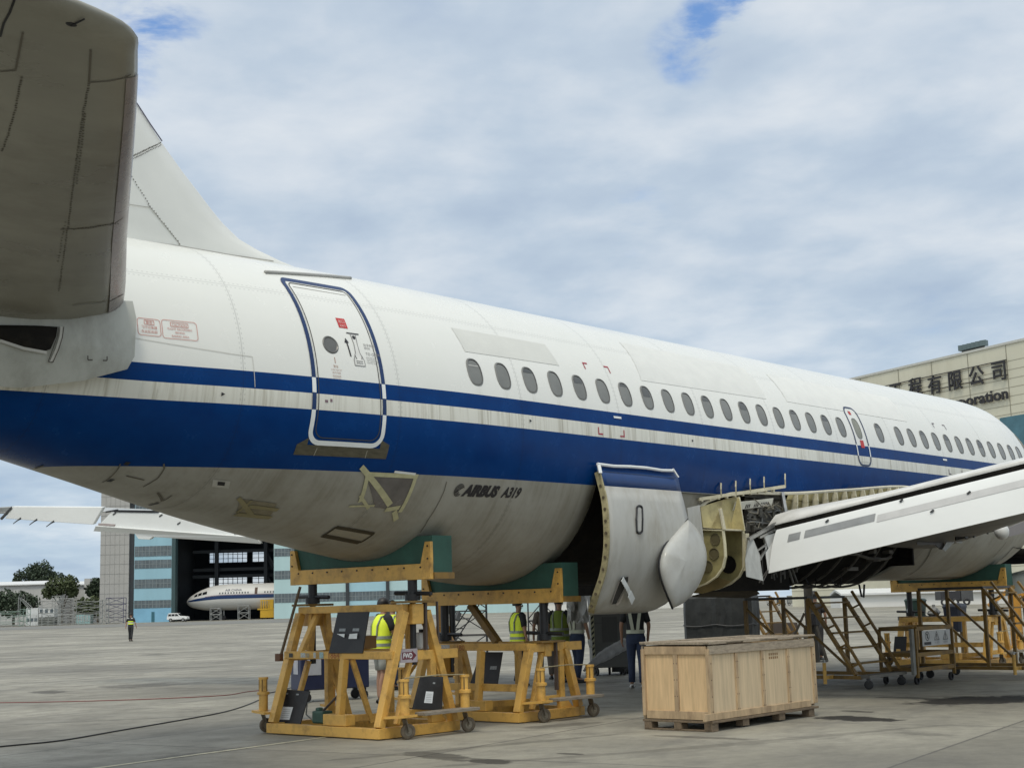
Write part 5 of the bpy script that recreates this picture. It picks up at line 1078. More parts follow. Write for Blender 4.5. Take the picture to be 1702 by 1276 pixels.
def person(label, loc, rz, h=1.72, lean=0., arms=None, top=SHIRTD, legs=JEANS, shorts=False, vest=None, harness=False, shoes=SHOED, sleeves='short', cap=False, stride=.10, look=0., gloves=False):
    S = h/1.72; P = thing('person', label, 'person', loc, rz); P.scale = (S, S, S); P.matrix_basis = P.matrix_basis @ Matrix.Scale(S, 4) if False else P.matrix_basis
    def up(z, x=0., y=0.): return Vector((x+lean*max(0, z-.95), y, z))
    A = arms or {1: ((-.02, .25, 1.14), (.06, .24, .92)), -1: ((-.02, -.25, 1.14), (.06, -.24, .92))}
    J = {'pelvis': (up(.95), .125), 'waist': (up(1.10), .118), 'chest': (up(1.29), .135), 'neckb': (up(1.43), .068), 'neck': (up(1.49), .052), 'jaw': (up(1.555, .018), .066), 'skull': (up(1.63, -.004), .088)}
    E = [('pelvis', 'waist'), ('waist', 'chest'), ('chest', 'neckb'), ('neckb', 'neck'), ('neck', 'jaw'), ('jaw', 'skull')]
    for s, t in ((1, 'l'), (-1, 'r')):
        dx = stride*s; J['hip'+t] = (Vector((.0, .085*s, .90)), .088); J['knee'+t] = (Vector((dx*.5+.02, .095*s, .49)), .056); J['calf'+t] = (Vector((dx*.7-.015, .097*s, .36)), .052); J['ank'+t] = (Vector((dx-.03, .10*s, .09)), .037); J['toe'+t] = (Vector((dx+.13, .115*s, .035)), .030)
        E += [('pelvis', 'hip'+t), ('hip'+t, 'knee'+t), ('knee'+t, 'calf'+t), ('calf'+t, 'ank'+t), ('ank'+t, 'toe'+t)]
        el, wr = (Vector(v) for v in A[s]); J['sho'+t] = (up(1.385, 0, .165*s), .058); J['elb'+t] = (el, .040); J['wri'+t] = (wr, .026); d = (wr-el).normalized(); J['palm'+t] = (wr+d*.075, .034)
        E += [('chest', 'sho'+t), ('sho'+t, 'elb'+t), ('elb'+t, 'wri'+t), ('wri'+t, 'palm'+t)]
        sd_ = Vector((1, 0, 0)) if abs(d.x) < .7 else Vector((0, 0, 1)); sd_ = (sd_-d*sd_.dot(d)).normalized(); nn_ = Vector((0, -s, 0))
        for k, (o_, ln) in enumerate(((-.027, .068), (-.009, .080), (.009, .076), (.026, .060))):
            f0 = wr+d*.10+sd_*o_; f1 = f0+d*ln*.5+nn_*.006; f2 = f1+d*ln*.45+nn_*.020; J[f'f{k}a'+t] = (f0, .0095); J[f'f{k}b'+t] = (f1, .0088); J[f'f{k}c'+t] = (f2, .0075); E += [('palm'+t, f'f{k}a'+t), (f'f{k}a'+t, f'f{k}b'+t), (f'f{k}b'+t, f'f{k}c'+t)]
        th = wr+d*.045+sd_*.036; J['ta'+t] = (th, .011); J['tb'+t] = (th+d*.045+sd_*.016, .009); E += [('wri'+t, 'ta'+t), ('ta'+t, 'tb'+t)]
    body = skin_body('body', J, E, SKIN, P)
    hd = up(1.60, .0)
    q = MB(); q.ball(hd+Vector((.100, 0, -.012)), (.018, .014, .022), 8, 5); 
    for s in (1, -1): q.ball(hd+Vector((-.005, .083*s, -.005)), (.020, .010, .032), 8, 5)
    obj('nose_and_ears', q, SKIN, body, smooth=True)
    q = MB()
    for s in (1, -1): q.ball(hd+Vector((.083, .031*s, .015)), (.010, .014, .008), 8, 5)
    q.box(hd+Vector((.083, 0, -.052)), (.012, .045, .008)); obj('eyes_and_mouth', q, mat('face_dark', (.06, .03, .025), .5), body)
    q = MB(); c = hd+Vector((-.016, 0, .035)); rows = []
    for i in range(8):
        f_ = math.pi*.62*i/7; rows.append([c+Vector((.112*math.sin(f_)*math.cos(a)*(1 if math.cos(a) < .3 else .88), .098*math.sin(f_)*math.sin(a), .108*math.cos(f_)*(1 if math.cos(a) < .3 or f_ < 1.1 else .55))) for a in [2*math.pi*k/16 for k in range(16)]])
    q.grid(rows, True); obj('cap' if cap else 'hair', q, SHIRTD if cap else HAIR, P, smooth=True)
    if cap: q = MB(); q.box(hd+Vector((.13, 0, .055)), (.10, .14, .012)); obj('cap_peak', q, SHIRTD, P, bevel=.01)
    # shirt
    q = MB(); ell(q, [(up(.90), .118, .165), (up(1.0), .122, .162), (up(1.12), .124, .160), (up(1.28), .138, .182), (up(1.37), .120, .188), (up(1.425), .085, .13), (up(1.46), .062, .07)])
    for s, t in ((1, 'l'), (-1, 'r')):
        a, b = J['sho'+t][0], J['elb'+t][0]; end = b if sleeves == 'long' else a.lerp(b, .78); pts = [a+Vector((0, -.05*s, .02)), a, a.lerp(b, .45), end] + ([J['wri'+t][0]] if sleeves == 'long' else []); q.tube(pts, [.075, .074, .064, .058]+([.042] if sleeves == 'long' else []), 10)
    obj('shirt', q, top, P, smooth=True)
    # trousers
    q = MB(); ell(q, [(up(1.0), .119, .158), (up(.93), .124, .168), (Vector((0, 0, .86)), .122, .172), (Vector((0, 0, .80)), .10, .15)])
    for s, t in ((1, 'l'), (-1, 'r')):
        a, k_, an = J['hip'+t][0], J['knee'+t][0], J['ank'+t][0]; pts = [a+Vector((0, 0, .03)), a+Vector((0, 0, -.10)), a.lerp(k_, .6), k_+Vector((0, 0, .06 if shorts else 0))]; rs = [.095, .098, .088, .088 if shorts else .072]
        if not shorts: pts += [k_.lerp(an, .5), an+Vector((0, 0, .02))]; rs += [.066, .062]
        q.tube(pts, rs, 12)
    obj('shorts' if shorts else 'trousers', q, legs, P, smooth=True)
    for s, t in ((1, 'l'), (-1, 'r')):
        an, to = J['ank'+t][0], J['toe'+t][0]; q = MB(); f_ = Vector(((to-an).x, (to-an).y, 0)).normalized(); hl = Vector((an.x, an.y, 0))-f_*.05; rows = []
        for u, w_, hh in ((0, .028, .05), (.05, .042, .085), (.12, .046, .08), (.20, .048, .06), (.26, .036, .045), (.285, .012, .03)):
            c = hl+f_*u; sd_ = Vector((-f_.y, f_.x, 0)); rows.append([c+sd_*w_*math.cos(a)+Vector((0, 0, .004+hh*max(0, math.sin(a)))) for a in [math.pi*k/7 for k in range(8)]]+[c-sd_*w_*.9+Vector((0, 0, .003)), c+sd_*w_*.9+Vector((0, 0, .003))])
        q.grid(rows, True); obj('shoe', q, shoes, P, smooth=True)
    if gloves:
        for s, t in ((1, 'l'), (-1, 'r')): q = MB(); w_ = J['wri'+t][0]; d = (w_-J['elb'+t][0]).normalized(); q.tube([w_, w_+d*.06, w_+d*.12, w_+d*.17], [.032, .042, .040, .022], 8); obj('glove', q, mat('glove_white', (.62, .62, .60), .8), P, smooth=True)
    if vest:
        q = MB(); ell(q, [(up(.80), .178, .215), (up(.95), .168, .204), (up(1.12), .160, .194), (up(1.27), .168, .204), (up(1.36), .148, .182), (up(1.42), .115, .135), (up(1.455), .085, .09)]); v = obj('vest', q, vest, P, smooth=True)
        for z in (.93, 1.05): q = MB(); ell(q, [(up(z), .176, .212), (up(z+.05), .171, .208)]); obj('reflective_band', q, REFL, v, smooth=True)
        q = MB()
        for s in (1, -1): q.tube([up(1.08, -.150, .09*s), up(1.27, -.160, .10*s), up(1.41, -.10, .10*s), up(1.44, .0, .10*s), up(1.40, .09, .10*s)], .016, 6)
        obj('shoulder_strap', q, REFL, v)
    if harness:
        q = MB(); ell(q, [(up(.985), .136, .174), (up(1.05), .136, .172)]); obj('reflective_belt', q, HARN, P, smooth=True)
        for s in (1, -1):
            q = MB(); pts = [up(1.05, -.136, .045*s), up(1.25, -.150, .075*s), up(1.40, -.105, .10*s), up(1.445, -.01, .105*s), up(1.40, .085, .10*s), up(1.2, .145, .08*s), up(1.05, .135, .07*s)]
            for a, b in zip(pts, pts[1:]): q.bar(a, b, .06, .012, (1, 0, .2))
            obj('shoulder_strap', q, HARN, P)
    return P
F = lambda px, py: PZ(px, py, 0)
def face(dx): # heading whose forward direction has screen-right share dx (1 = faces right, 0 = faces away from the camera)
    v = _r*dx + _f*(math.sqrt(max(0, 1-dx*dx))); return math.atan2(v.y, v.x)
reach = {1: ((.10, .24, 1.15), (.32, .14, 1.12)), -1: ((.12, -.24, 1.14), (.34, -.10, 1.10))}
g = F(634, 1168); person('person in a yellow vest, black T-shirt and grey shorts working behind the tall cradle', (g.x, g.y, 0), face(.80), 1.77, .12, reach, SHIRTD, SHORTS, True, HIVIS, stride=.05, gloves=True)
g = F(652, 1146); person('person in a yellow vest with back turned, second from the left behind the tall cradle', (g.x, g.y, 0), face(.45), 1.74, .08, {1: ((.10, .24, 1.15), (.30, .18, 1.08)), -1: ((.08, -.26, 1.14), (.28, -.18, 1.02))}, GREYSH, JEANS, False, HIVIS, stride=.06)
g = F(864, 1140); person('person in a bright yellow vest with black sleeves standing behind the low cradle', (g.x, g.y, 0), face(.86), 1.70, .02, {1: ((.0, .25, 1.14), (.10, .23, .90)), -1: ((.0, -.25, 1.12), (.06, -.24, .88))}, SHIRTD, TROUD, False, HIVIS)
g = F(908, 1128); person('person in brownish clothes behind the black jack screw of the low cradle', (g.x, g.y, 0), face(-.2), 1.70, .0, None, TAUPE, TAUPE, False, None)
g = F(933, 1133); person('person in an olive vest in the shade beside the low cradle', (g.x, g.y, 0), face(.3), 1.72, .0, None, SHIRTD, TROUD, False, OLIVE)
g = F(962, 1134); person('person in a grey shirt, pale belt and jeans right of the low cradle', (g.x, g.y, 0), face(.75), 1.74, .0, {1: ((.02, .24, 1.14), (.12, .22, .92)), -1: ((.02, -.25, 1.12), (.10, -.24, .86))}, GREYSH, JEANS, False, None, True, SHOED, gloves=True)
g = F(1060, 1143); person('person in jeans and white shoes wearing a pale harness below the belly panel', (g.x, g.y, 0), face(.12), 1.76, .0, {1: ((.0, .26, 1.14), (.08, .26, .90)), -1: ((.02, -.25, 1.13), (.12, -.22, .92))}, SHIRTD, JEANS, False, None, True, SHOEW, stride=.07)
g = F(1360, 1096); person('person in dark clothes standing in the shade behind the crate', (g.x, g.y, 0), face(.4), 1.72, .0, None, TROUD, TROUD, False, None)
g = F(217, 1065); person('distant person in a black and yellow vest walking on the open apron at the left', (g.x, g.y, 0), face(.1), 1.74, .0, {1: ((-.03, .27, 1.14), (-.02, .30, .92)), -1: ((.0, -.27, 1.14), (.10, -.30, .92))}, SHIRTD, SHIRTD, False, None, cap=True, stride=.12)
mar = bpy.data.objects[[o.name for o in bpy.data.objects if o.get('label', '').startswith('distant person')][0]]
for z, m_ in ((1.03, HIVIS), (1.17, HIVIS)):
    q = MB(); ell(q, [(Vector((0, 0, z)), .135, .185), (Vector((0, 0, z+.055)), .137, .187)]); obj('reflective_band', q, m_, mar, smooth=True)
q = MB(); ell(q, [(Vector((0, 0, 1.095)), .134, .184), (Vector((0, 0, 1.145)), .136, .186)]); obj('reflective_band', q, mat('band_pale', (.6, .62, .6), .5), mar, smooth=True)
for s in (1, -1): q = MB(); q.box((-.11, .12*s, 1.40), (.10, .09, .05)); obj('shoulder_patch', q, mat('band_pale', (.6, .62, .6), .5), mar)
# ================================================================ CRATE, TROLLEYS, STAIRS AND OTHER EQUIPMENT
PLY = mat('plywood', (.62, .44, .245), .7, var=.13, scale=3, stretch=(9, 9, .7), dirt=(.36, .26, .14), dirt_amt=.5, dscale=2, bump=.08)
PLY2 = mat('plywood_pale', (.56, .44, .285), .75, var=.12, scale=3, stretch=(9, 9, .6), dirt=(.30, .25, .17), dirt_amt=.6, dscale=1.6, bump=.08)
BAT = mat('batten_wood', (.43, .315, .19), .8, var=.2, scale=5, stretch=(3, 3, .8), dirt=(.17, .115, .07), dirt_amt=.8, dscale=2.2, bump=.15)
BATT = mat('weathered_lid', (.33, .275, .205), .85, var=.25, scale=5, stretch=(2, 10, 10), dirt=(.13, .10, .08), dirt_amt=.7, dscale=4, bump=.3)
PAL = mat('pallet_wood', (.17, .125, .08), .85, var=.3, scale=8, stretch=(2, 8, 8), dirt=(.07, .05, .035), dirt_amt=.8, dscale=3, bump=.3)
a, b, c_ = PZ(1185, 1216.5), PZ(1361.5, 1188.8), PZ(1081.3, 1210)
CW, CD, CH = (b-a).length, (c_-a).length, 1.055
cz_ = math.atan2((b-a).y, (b-a).x); crate = thing('wooden_crate', 'long plywood crate on a timber pallet, standing on the apron', 'crate', ((a+b)/2).xyz + Vector((-math.sin(cz_), math.cos(cz_), 0))*CD/2, cz_)
def cbox(name, c0, d0, m_, par=None, bv=.004): q = MB(); q.box(c0, d0); return obj(name, q, m_, par or crate, bevel=bv)
hx, hy, z0, z1 = CW/2-.01, CD/2-.01, .135, CH
ph = z1-z0
fp_ = cbox('side_panel', (0, -hy+.03, (z0+z1)/2), (2*hx-.06, .02, ph-.06), PLY2); cbox('side_panel', (0, hy-.03, (z0+z1)/2), (2*hx-.06, .02, ph-.06), PLY2)
cbox('end_panel', (-hx+.03, 0, (z0+z1)/2), (.02, 2*hy-.085, ph-.061), PLY); cbox('end_panel', (hx-.03, 0, (z0+z1)/2), (.02, 2*hy-.085, ph-.061), PLY)
for sx in (-1, 1):
    for sy in (-1, 1): cbox('corner_post', (sx*(hx-.02), sy*(hy-.022), (z0+z1)/2-.01), (.085, .044, ph-.10), BAT)
    cbox('end_batten', (sx*(hx-.012), 0, (z0+z1)/2), (.026, .065, ph-.17), BAT)
    cbox('end_batten', (sx*(hx-.010), sx*.0, z1-.075), (.03, 2*hy-.09, .10), BAT); cbox('end_batten', (sx*(hx-.010), 0, z0+.055), (.03, 2*hy-.09, .10), BAT)
for sy in (-1, 1):
    for fx in (-.52, -.04, .46): cbox('side_batten', (fx*hx, sy*(hy-.012), (z0+z1)/2-.01), (.058, .026, ph-.17), BAT)
    cbox('side_batten', (0, sy*(hy-.009), z1-.072), (2*hx-.005, .032, .105), BATT); cbox('side_batten', (-.13*hx if sy < 0 else 0, sy*(hy-.009), z0+.045), (2*hx-.006, .032, .085), BAT)
q = MB()
for k, fx in enumerate((-.84, -.55, -.24, .08, .40, .73)): q.box((fx*hx*1.02, .02*(k % 2), z1+.004+.003*(k % 2)), (.40, 2*hy+.03, .018))
obj('lid_boards', q, BATT, crate, bevel=.003)
for sy in (-1, 1): cbox('lid_rail', (0, sy*(hy-.03), z1+.022), (2*hx+.05, .085, .022), BATT)
for fx in (-1, .0, 1): cbox('lid_rail', (fx*(hx-.03), 0, z1+.0215), (.085, 2*hy-.10, .022), BATT)
cbox('lid_gap', (.30*hx, .18, z1+.018), (.42, .10, .006), BAYSHADE, None, 0)
pal = cbox('pallet_deck', (0, 0, z0-.018), (2*hx+.02, 2*hy+.03, .030), PAL)
for fx in (-1, -.42, .30, .93):
    for fy in (-1, 0, 1): cbox('pallet_block', (fx*(hx-.07), fy*(hy-.06), .068), (.15, .11, .098), PAL, pal)
for fx in (-1, .93): cbox('pallet_runner', (fx*(hx-.07), 0, .0125), (.14, 2*hy, .021), PAL, pal)
q = MB()
for (x_, sy_) in [(fx*hx+o_, -1) for fx in (-1, -.52, -.04, .46, 1) for o_ in (-.02, .02)]:
    for z_ in (.24, .42, .62, .82, .98): q.disc((max(-hx+.03, min(hx-.03, x_)), -hy-.002, z_), (0, 1, 0), .007, .004, 6)
for y_ in (-hy+.03, -.02, .02, hy-.03):
    for z_ in (.24, .42, .62, .82, .98): q.disc((-hx-.002, y_, z_), (1, 0, 0), .007, .004, 6)
obj('nail_heads', q, mat('nail_rust', (.10, .06, .04), .6), crate)
q = MB(); rn = random.Random(5); st_ = Vector((.50*hx*.0+.20*hx, -hy+.0185, z1-.20)); 
for k in range(10): x = -.13+.05*(k % 5); z = -.045*(k//5); q.add([st_+Vector((x, 0, z)), st_+Vector((x+.034, 0, z)), st_+Vector((x+.034, 0, z+.03)), st_+Vector((x, 0, z+.03))], [(0, 1, 2, 3)])
obj('stencil', q, mat('stencil_brown', (.25, .15, .07), .8), fp_)

# navy tool trolley between the cradle legs
g = PZ(517, 1168); tt = thing('tool_trolley', 'navy blue tool trolley with papers on its side, behind the tall cradle', 'trolley', (g.x, g.y, 0), math.atan2(_r.y, _r.x)+.50)
NAVY = mat('navy_paint', (.013, .018, .055), .4, var=.15); NAVYD = mat('navy_shade', (.014, .018, .045), .45)
q = MB(); q.box((.52, .42, .52), (1.30, .52, .62)); bd = obj('cabinet', q, NAVY, tt, bevel=.02)
q = MB(); q.box((.52, .42, .86), (1.36, .58, .05)); obj('worktop', q, mat('worktop_plum', (.10, .09, .16), .5), tt, bevel=.02)
for x, y in ((.0, .22), (1.08, .22), (.0, .62), (1.08, .62)):
    q = MB(); q.wheel((x, y, .085), (0, 1, 0), .085, .05); q.disc((x, y, .085), (0, 1, 0), .05, .03); w_ = obj('castor', q, RUB, tt, auto=40); q = MB(); q.box((x, y, .17), (.08, .06, .08)); obj('fork', q, BLACK, w_)
q = MB(); q.box((-.135, .40, .63), (.006, .22, .28)); obj('papers', q, mat('paper_grey', (.38, .39, .43), .8), tt)
q = MB(); q.box((.12, .155, .62), (.26, .006, .30)); obj('papers', q, mat('paper_grey', (.38, .39, .43), .8), tt)
q = MB(); q.tube([(-.15, .2, .78), (-.24, .2, .80), (-.24, .64, .80), (-.15, .64, .78)], .014, 6); obj('push_handle', q, BLACK, tt)
# cardboard box, bottles on the ring beam of the tall cradle
p = PX(604, 1060, .1); bx = thing('cardboard_box', 'small brown cardboard box beside the yellow-vested person in the tall cradle', 'box', (p.x, p.y, 1.06), .3)
q = MB(); q.box((0, 0, .09), (.30, .24, .17)); obj('carton', q, mat('cardboard', (.26, .15, .055), .8), bx, bevel=.004); q = MB(); q.box((0, 0, .177), (.30, .05, .004)); obj('tape', q, mat('tape_tan', (.36, .25, .12), .5), bx)
p = PX(695, 1080, -.1); jr = thing('jerrycan', 'white plastic canister on the upper deck of the tall cradle', 'canister', (p.x, p.y, 1.06), .2)
q = MB(); q.box((0, 0, .11), (.14, .20, .22)); obj('can', q, mat('can_white', (.58, .60, .60), .45), jr, bevel=.03); q = MB(); q.tube([(0, -.05, .22), (0, -.05, .26)], .03, 8); obj('cap', q, BLACK, jr)

# orange jack column behind the low cradle
g = PZ(738, 1124); jc = thing('jack_column', 'orange steel jack column with a dark hose beside it, behind the low cradle', 'jack', (g.x, g.y, 0))
ORA = mat('jack_orange', (.42, .20, .022), .45, var=.12, scale=3)
q = MB(); q.tube([(0, 0, .10), (0, 0, 1.15), (0, 0, 1.16), (0, 0, 1.75)], [.17, .17, .125, .125], 18); q.tube([(0, 0, .02), (0, 0, .10)], .32, 18); obj('column', q, ORA, jc, auto=40)
q = MB(); q.tube([_r*.22+Vector((0, 0, .03)), _r*.22+Vector((0, 0, 1.75))], .075, 10); obj('ram', q, BLACK, jc)
for k in range(3): a_ = 2*math.pi*k/3+.5; q = MB(); q.bar((.16*math.cos(a_), .16*math.sin(a_), 1.0), (.85*math.cos(a_), .85*math.sin(a_), .06), .07, .07); obj('leg', q, ORA, jc)
q = MB(); q.box((0, 0, 1.30), (.03, .26, .30)); obj('placard', q, mat('placard_peach', (.50, .36, .24), .6), jc)

# dark access scaffold behind the low cradle
def frame_tower(label, name, cat, P0, ux, uy, w, d, h, r, m_, levels, diag=True, group=None):
    t = thing(name, label, cat, P0, 0, group); ux = Vector(ux).normalized()*w; uy = Vector(uy).normalized()*d; zv = Vector((0, 0, 1))
    for a_ in (0, 1):
        for b_ in (0, 1): q = MB(); q.tube([ux*a_+uy*b_, ux*a_+uy*b_+zv*h], r, 6); obj('upright', q, m_, t)
    for k in range(levels):
        z = h*(k+1)/levels-.02; q = MB()
        c4 = [ux*0+zv*z, ux+zv*z, ux+uy+zv*z, uy+zv*z]; q.tube(c4+c4[:1], r*.9, 6); obj('rail', q, m_, t)
        if diag: q = MB(); z2 = h*k/levels; q.tube([zv*z2+zv*.05, ux+zv*z], r*.8, 5); q.tube([uy+zv*z, ux+uy+zv*z2+zv*.05], r*.8, 5); obj('brace', q, m_, t)
    return t
g = PZ(752, 1096); sc_ = frame_tower('black tubular access scaffold with a stair, behind the low cradle', 'scaffold', 'scaffold', (g.x, g.y, 0), _r, _f, 1.05, 1.2, 2.2, .022, BLACK, 3)
q = MB()
for o_ in (0, .28): q.tube([_r*(-.25+o_)+Vector((0, 0, .45)), _r*(.75+o_)+Vector((0, 0, 1.9))], .022, 6)
for k in range(5): q.tube([_r*(-.12+.2*k)+Vector((0, 0, .64+.29*k)), _r*(.16+.2*k)+Vector((0, 0, .64+.29*k))], .018, 5)
obj('stair', q, BLACK, sc_)
q = MB(); q.box(_r*.12+Vector((0, -.1, 1.30)), (.14, .1, .26), Matrix.Rotation(.5, 3, 'Y')); obj('sign_plate', q, DARK, sc_)
g = PZ(880, 1090); sc2 = frame_tower('black tubular scaffold frame behind the person beside the low cradle', 'scaffold', 'scaffold', (g.x, g.y, 0), _r, _f, .9, 1.2, 2.2, .022, BLACK, 2)

# plastic sheet hanging from the belly, rope, grey cabinet with hazard edge
p = PY(958, 978, 3.2); ps = thing('plastic_sheet', 'crumpled translucent plastic sheet hanging behind the low cradle saddle', 'sheet', (p.x, p.y, 0))
q = MB(); rn = random.Random(2); rows = []
for i in range(9):
    u = i/8; rows.append([Vector((0, 0, 0))+_r*((u-.5)*.40+.03*rn.uniform(-1, 1))+_f*(.10*math.sin(9*u+k*.7)+.05*rn.uniform(-1, 1))+Vector((0, 0, p.z+.16-.13*k+(.05*rn.uniform(-1, 1)))) for k in range(7)])
q.grid(rows); obj('film', q, mat('film_pale', (.34, .34, .325), .3, var=.2, scale=6), ps, solid=.004)
g = PZ(1016, 1122); gc = thing('equipment_cabinet', 'tall dark grey cabinet with a black and yellow edge, behind the harnessed person', 'cabinet', (g.x, g.y, 0), math.atan2(_r.y, _r.x)+.06)
GCAB = mat('cabinet_grey', (.115, .115, .11), .5, var=.12)
q = MB(); q.box((0, .35, .98), (.78, .7, 1.62)); obj('body', q, GCAB, gc, bevel=.012)
q = MB()
for z in (1.55, 1.15, .55): q.box((.0, -.004, z), (.74, .012, .012))
q.box((.0, -.006, 1.0), (.34, .012, .55)); obj('door_seams', q, mat('cabinet_seam', (.07, .07, .068), .5), gc)  # seams and centre panel in a darker grey than the body
q = MB()
for k in range(12): z = .30+.115*k; q.add([Vector((-.41, -.015, z)), Vector((-.35, -.015, z+.06)), Vector((-.35, -.015, z+.115)), Vector((-.41, -.015, z+.055))], [(0, 1, 2, 3)])
obj('hazard_stripes', q, BLACK, gc)
q = MB(); q.box((-.38, -.006, .98), (.075, .012, 1.5)); obj('edge_strip', q, mat('edge_pale', (.42, .40, .26), .6), gc)
q = MB()
for x, y in ((-.3, .05), (.3, .05), (-.3, .6), (.3, .6)): q.wheel((x, y, .085), (1, .2, 0), .085, .05)
obj('castors', q, RUB, gc)
q = MB(); q.tube([_r*-.44+Vector((0, -.05, .30)), _r*-.46+Vector((.0, -.05, 1.1)), _r*-.45+Vector((0, -.05, 1.95))], .012, 5); tag(obj('rope', q, mat('rope_white', (.55, .54, .50), .8), None), 'thin white rope hanging beside the hazard edge of the grey cabinet', 'rope'); bpy.data.objects['rope'].location = (g.x, g.y, 0)
g = PZ(1026, 1118); ts = thing('hand_truck', 'low black wheeled cart with a hoop handle in front of the grey cabinet', 'cart', (g.x, g.y, 0), math.atan2(_r.y, _r.x))
q = MB(); q.box((0, -.25, .22), (.46, .5, .10)); q.box((0, -.1, .36), (.40, .3, .20)); obj('deck', q, BLACK, ts, bevel=.015)
q = MB(); q.tube([(-.22, -.05, .2), (-.22, -.03, .62), (-.17, -.03, .70), (.17, -.03, .70), (.22, -.03, .62), (.22, -.05, .2)], .018, 6); obj('handle', q, BLACK, ts)
for x in (-.2, .2): q = MB(); q.wheel((x, -.42, .10), (1, 0, 0), .10, .05); obj('wheel', q, RUB, ts)
q = MB(); q.tube([(-.15, -.52, .12), (.22, -.52, .12)], .07, 10); obj('roller', q, DARK, ts)
# translucent duct held by the harnessed person
q = MB(); pts = []; D0, D1 = PZ(968, 1122), PZ(1050, 1140)
for i in range(13):
    u = i/12; px_, py_ = 970+72*u, 1115-47*(u**.8); pts.append(CAM + ray(px_, py_)*(29.3+.3*u))
q.tube(pts, [.02+.10*min(1, i/6)+.012*(i % 2) for i in range(13)], 10); tag(obj('plastic_duct', q, mat('duct_film', (.46, .46, .47), .3, var=.15, scale=9)), 'pale crumpled plastic duct drooping from the harnessed person to the low cradle', 'duct')

# dark tarpaulin-covered block behind the crate
g = PZ(1195, 1112); tp_ = thing('covered_equipment', 'dark block of equipment under a black tarpaulin, behind the crate', 'covered load', (g.x, g.y, 0), math.atan2(_r.y, _r.x)-.35)
TARP = mat('tarpaulin_dark', (.030, .033, .034), .5, var=.35, scale=3, dirt=(.08, .085, .08), dirt_amt=.5, dscale=4, bump=.3, bscale=6)
rn = random.Random(11); q = MB(); rows = []
def sq(a, hx_, hy_): c, s = math.cos(a), math.sin(a); k = 1/max(abs(c)/hx_, abs(s)/hy_); return Vector((c*k, s*k, 0))
for i, (z, f_) in enumerate(((.03, 1.17), (.16, 1.10), (.30, 1.0), (.8, .985), (1.3, .99), (1.62, .98), (1.68, .95))):
    rows.append([sq(2*math.pi*k/36, .80, .62)*f_*(1+.02*math.sin(k*2.1+z)+(.05*rn.uniform(-1, 1) if i < 2 else .012*rn.uniform(-1, 1))) + Vector((0, .6, z)) for k in range(36)])
q.grid(rows, True); q.add(rows[-1], [tuple(range(36))]); obj('tarpaulin', q, TARP, tp_, smooth=False)
q = MB(); q.tube([sq(2*math.pi*k/36, .82, .64)+Vector((0, .6, 1.0+.02*math.sin(k))) for k in range(37)], .012, 5); obj('lashing', q, DARK, tp_)

# ---------------------------------------------------------------- maintenance stairs
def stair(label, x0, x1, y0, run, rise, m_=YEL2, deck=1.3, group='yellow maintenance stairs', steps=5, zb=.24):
    s = thing('maintenance_stair', label, 'stair', (x0, y0, 0), 0, group); w = x1-x0
    def tb(name, p, q_, a_=.05, b_=.07, m2=None): q = MB(); q.bar(p, q_, a_, b_, (1, 0, 0)); return obj(name, q, m2 or m_, s)
    for x in (0, w):
        tb('stringer', (x, 0, zb), (x, run, rise), .05, .09); tb('handrail', (x, -.16, zb+.05), (x, run-.16, rise+.12), .04, .05)
        for k in range(4): t = (k+.4)/4; tb('rail_post', (x, -.15+run*t, zb+.06+(rise-zb)*t), (x, run*t, zb+(rise-zb)*t), .03, .03)
        tb('base_rail', (x, -.10, .20), (x, run+deck, .20), .06, .07)
        tb('upright', (x, run, .22), (x, run, rise), .06, .06); tb('upright', (x, run+deck, .22), (x, run+deck, rise), .06, .06)
        tb('brace', (x, run, .3), (x, run+deck, rise-.15), .04, .04)
    for k in range(steps): t = (k+.7)/steps; q = MB(); q.box((w/2, run*t, zb+(rise-zb)*t), (w-.06, .16, .028)); obj('step', q, m_, s)
    q = MB(); q.box((w/2, run+deck/2, rise+.02), (w+.05, deck, .045)); obj('platform', q, DARK, s)
    tb('base_rail', (0, -.10, .201), (w, -.10, .201), .06, .06, WOODG) if False else None
    q = MB(); q.box((w/2, -.16, .215), (w+.06, .22, .05)); obj('foot_plate', q, mat('foot_plate_grey', (.16, .15, .13), .7, var=.3), s)
    for x, y in ((.05, -.2), (w-.05, -.2), (.05, run+deck-.1), (w-.05, run+deck-.1)):
        q = MB(); q.wheel((x, y, .078), (1, .3, 0), .078, .045); q.disc((x, y, .078), (1, .3, 0), .043, .03); c2 = obj('castor', q, RUB, s, auto=40); q = MB(); q.box((x, y, .165), (.05, .05, .07)); obj('fork', q, DARK, c2)
    q = MB(); q.tube([(-.28, .45, .10), (-.28, .45, .46)], .032, 8); q.box((-.14, .45, .21), (.28, .05, .06)); ot = obj('outrigger', q, YEL, s); q = MB(); q.tube([(-.40, .45, .49), (-.16, .45, .49)], .013, 5); q.tube([(-.28, .45, .44), (-.28, .45, .51)], .025, 8); obj('screw_handle', q, STEEL, ot)
    return s
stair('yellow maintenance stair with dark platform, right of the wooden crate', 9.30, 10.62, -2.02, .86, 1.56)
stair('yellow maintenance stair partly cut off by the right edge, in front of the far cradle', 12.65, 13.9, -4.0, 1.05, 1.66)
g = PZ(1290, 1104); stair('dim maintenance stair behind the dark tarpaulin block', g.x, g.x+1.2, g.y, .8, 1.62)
g = PZ(1250, 1094); 
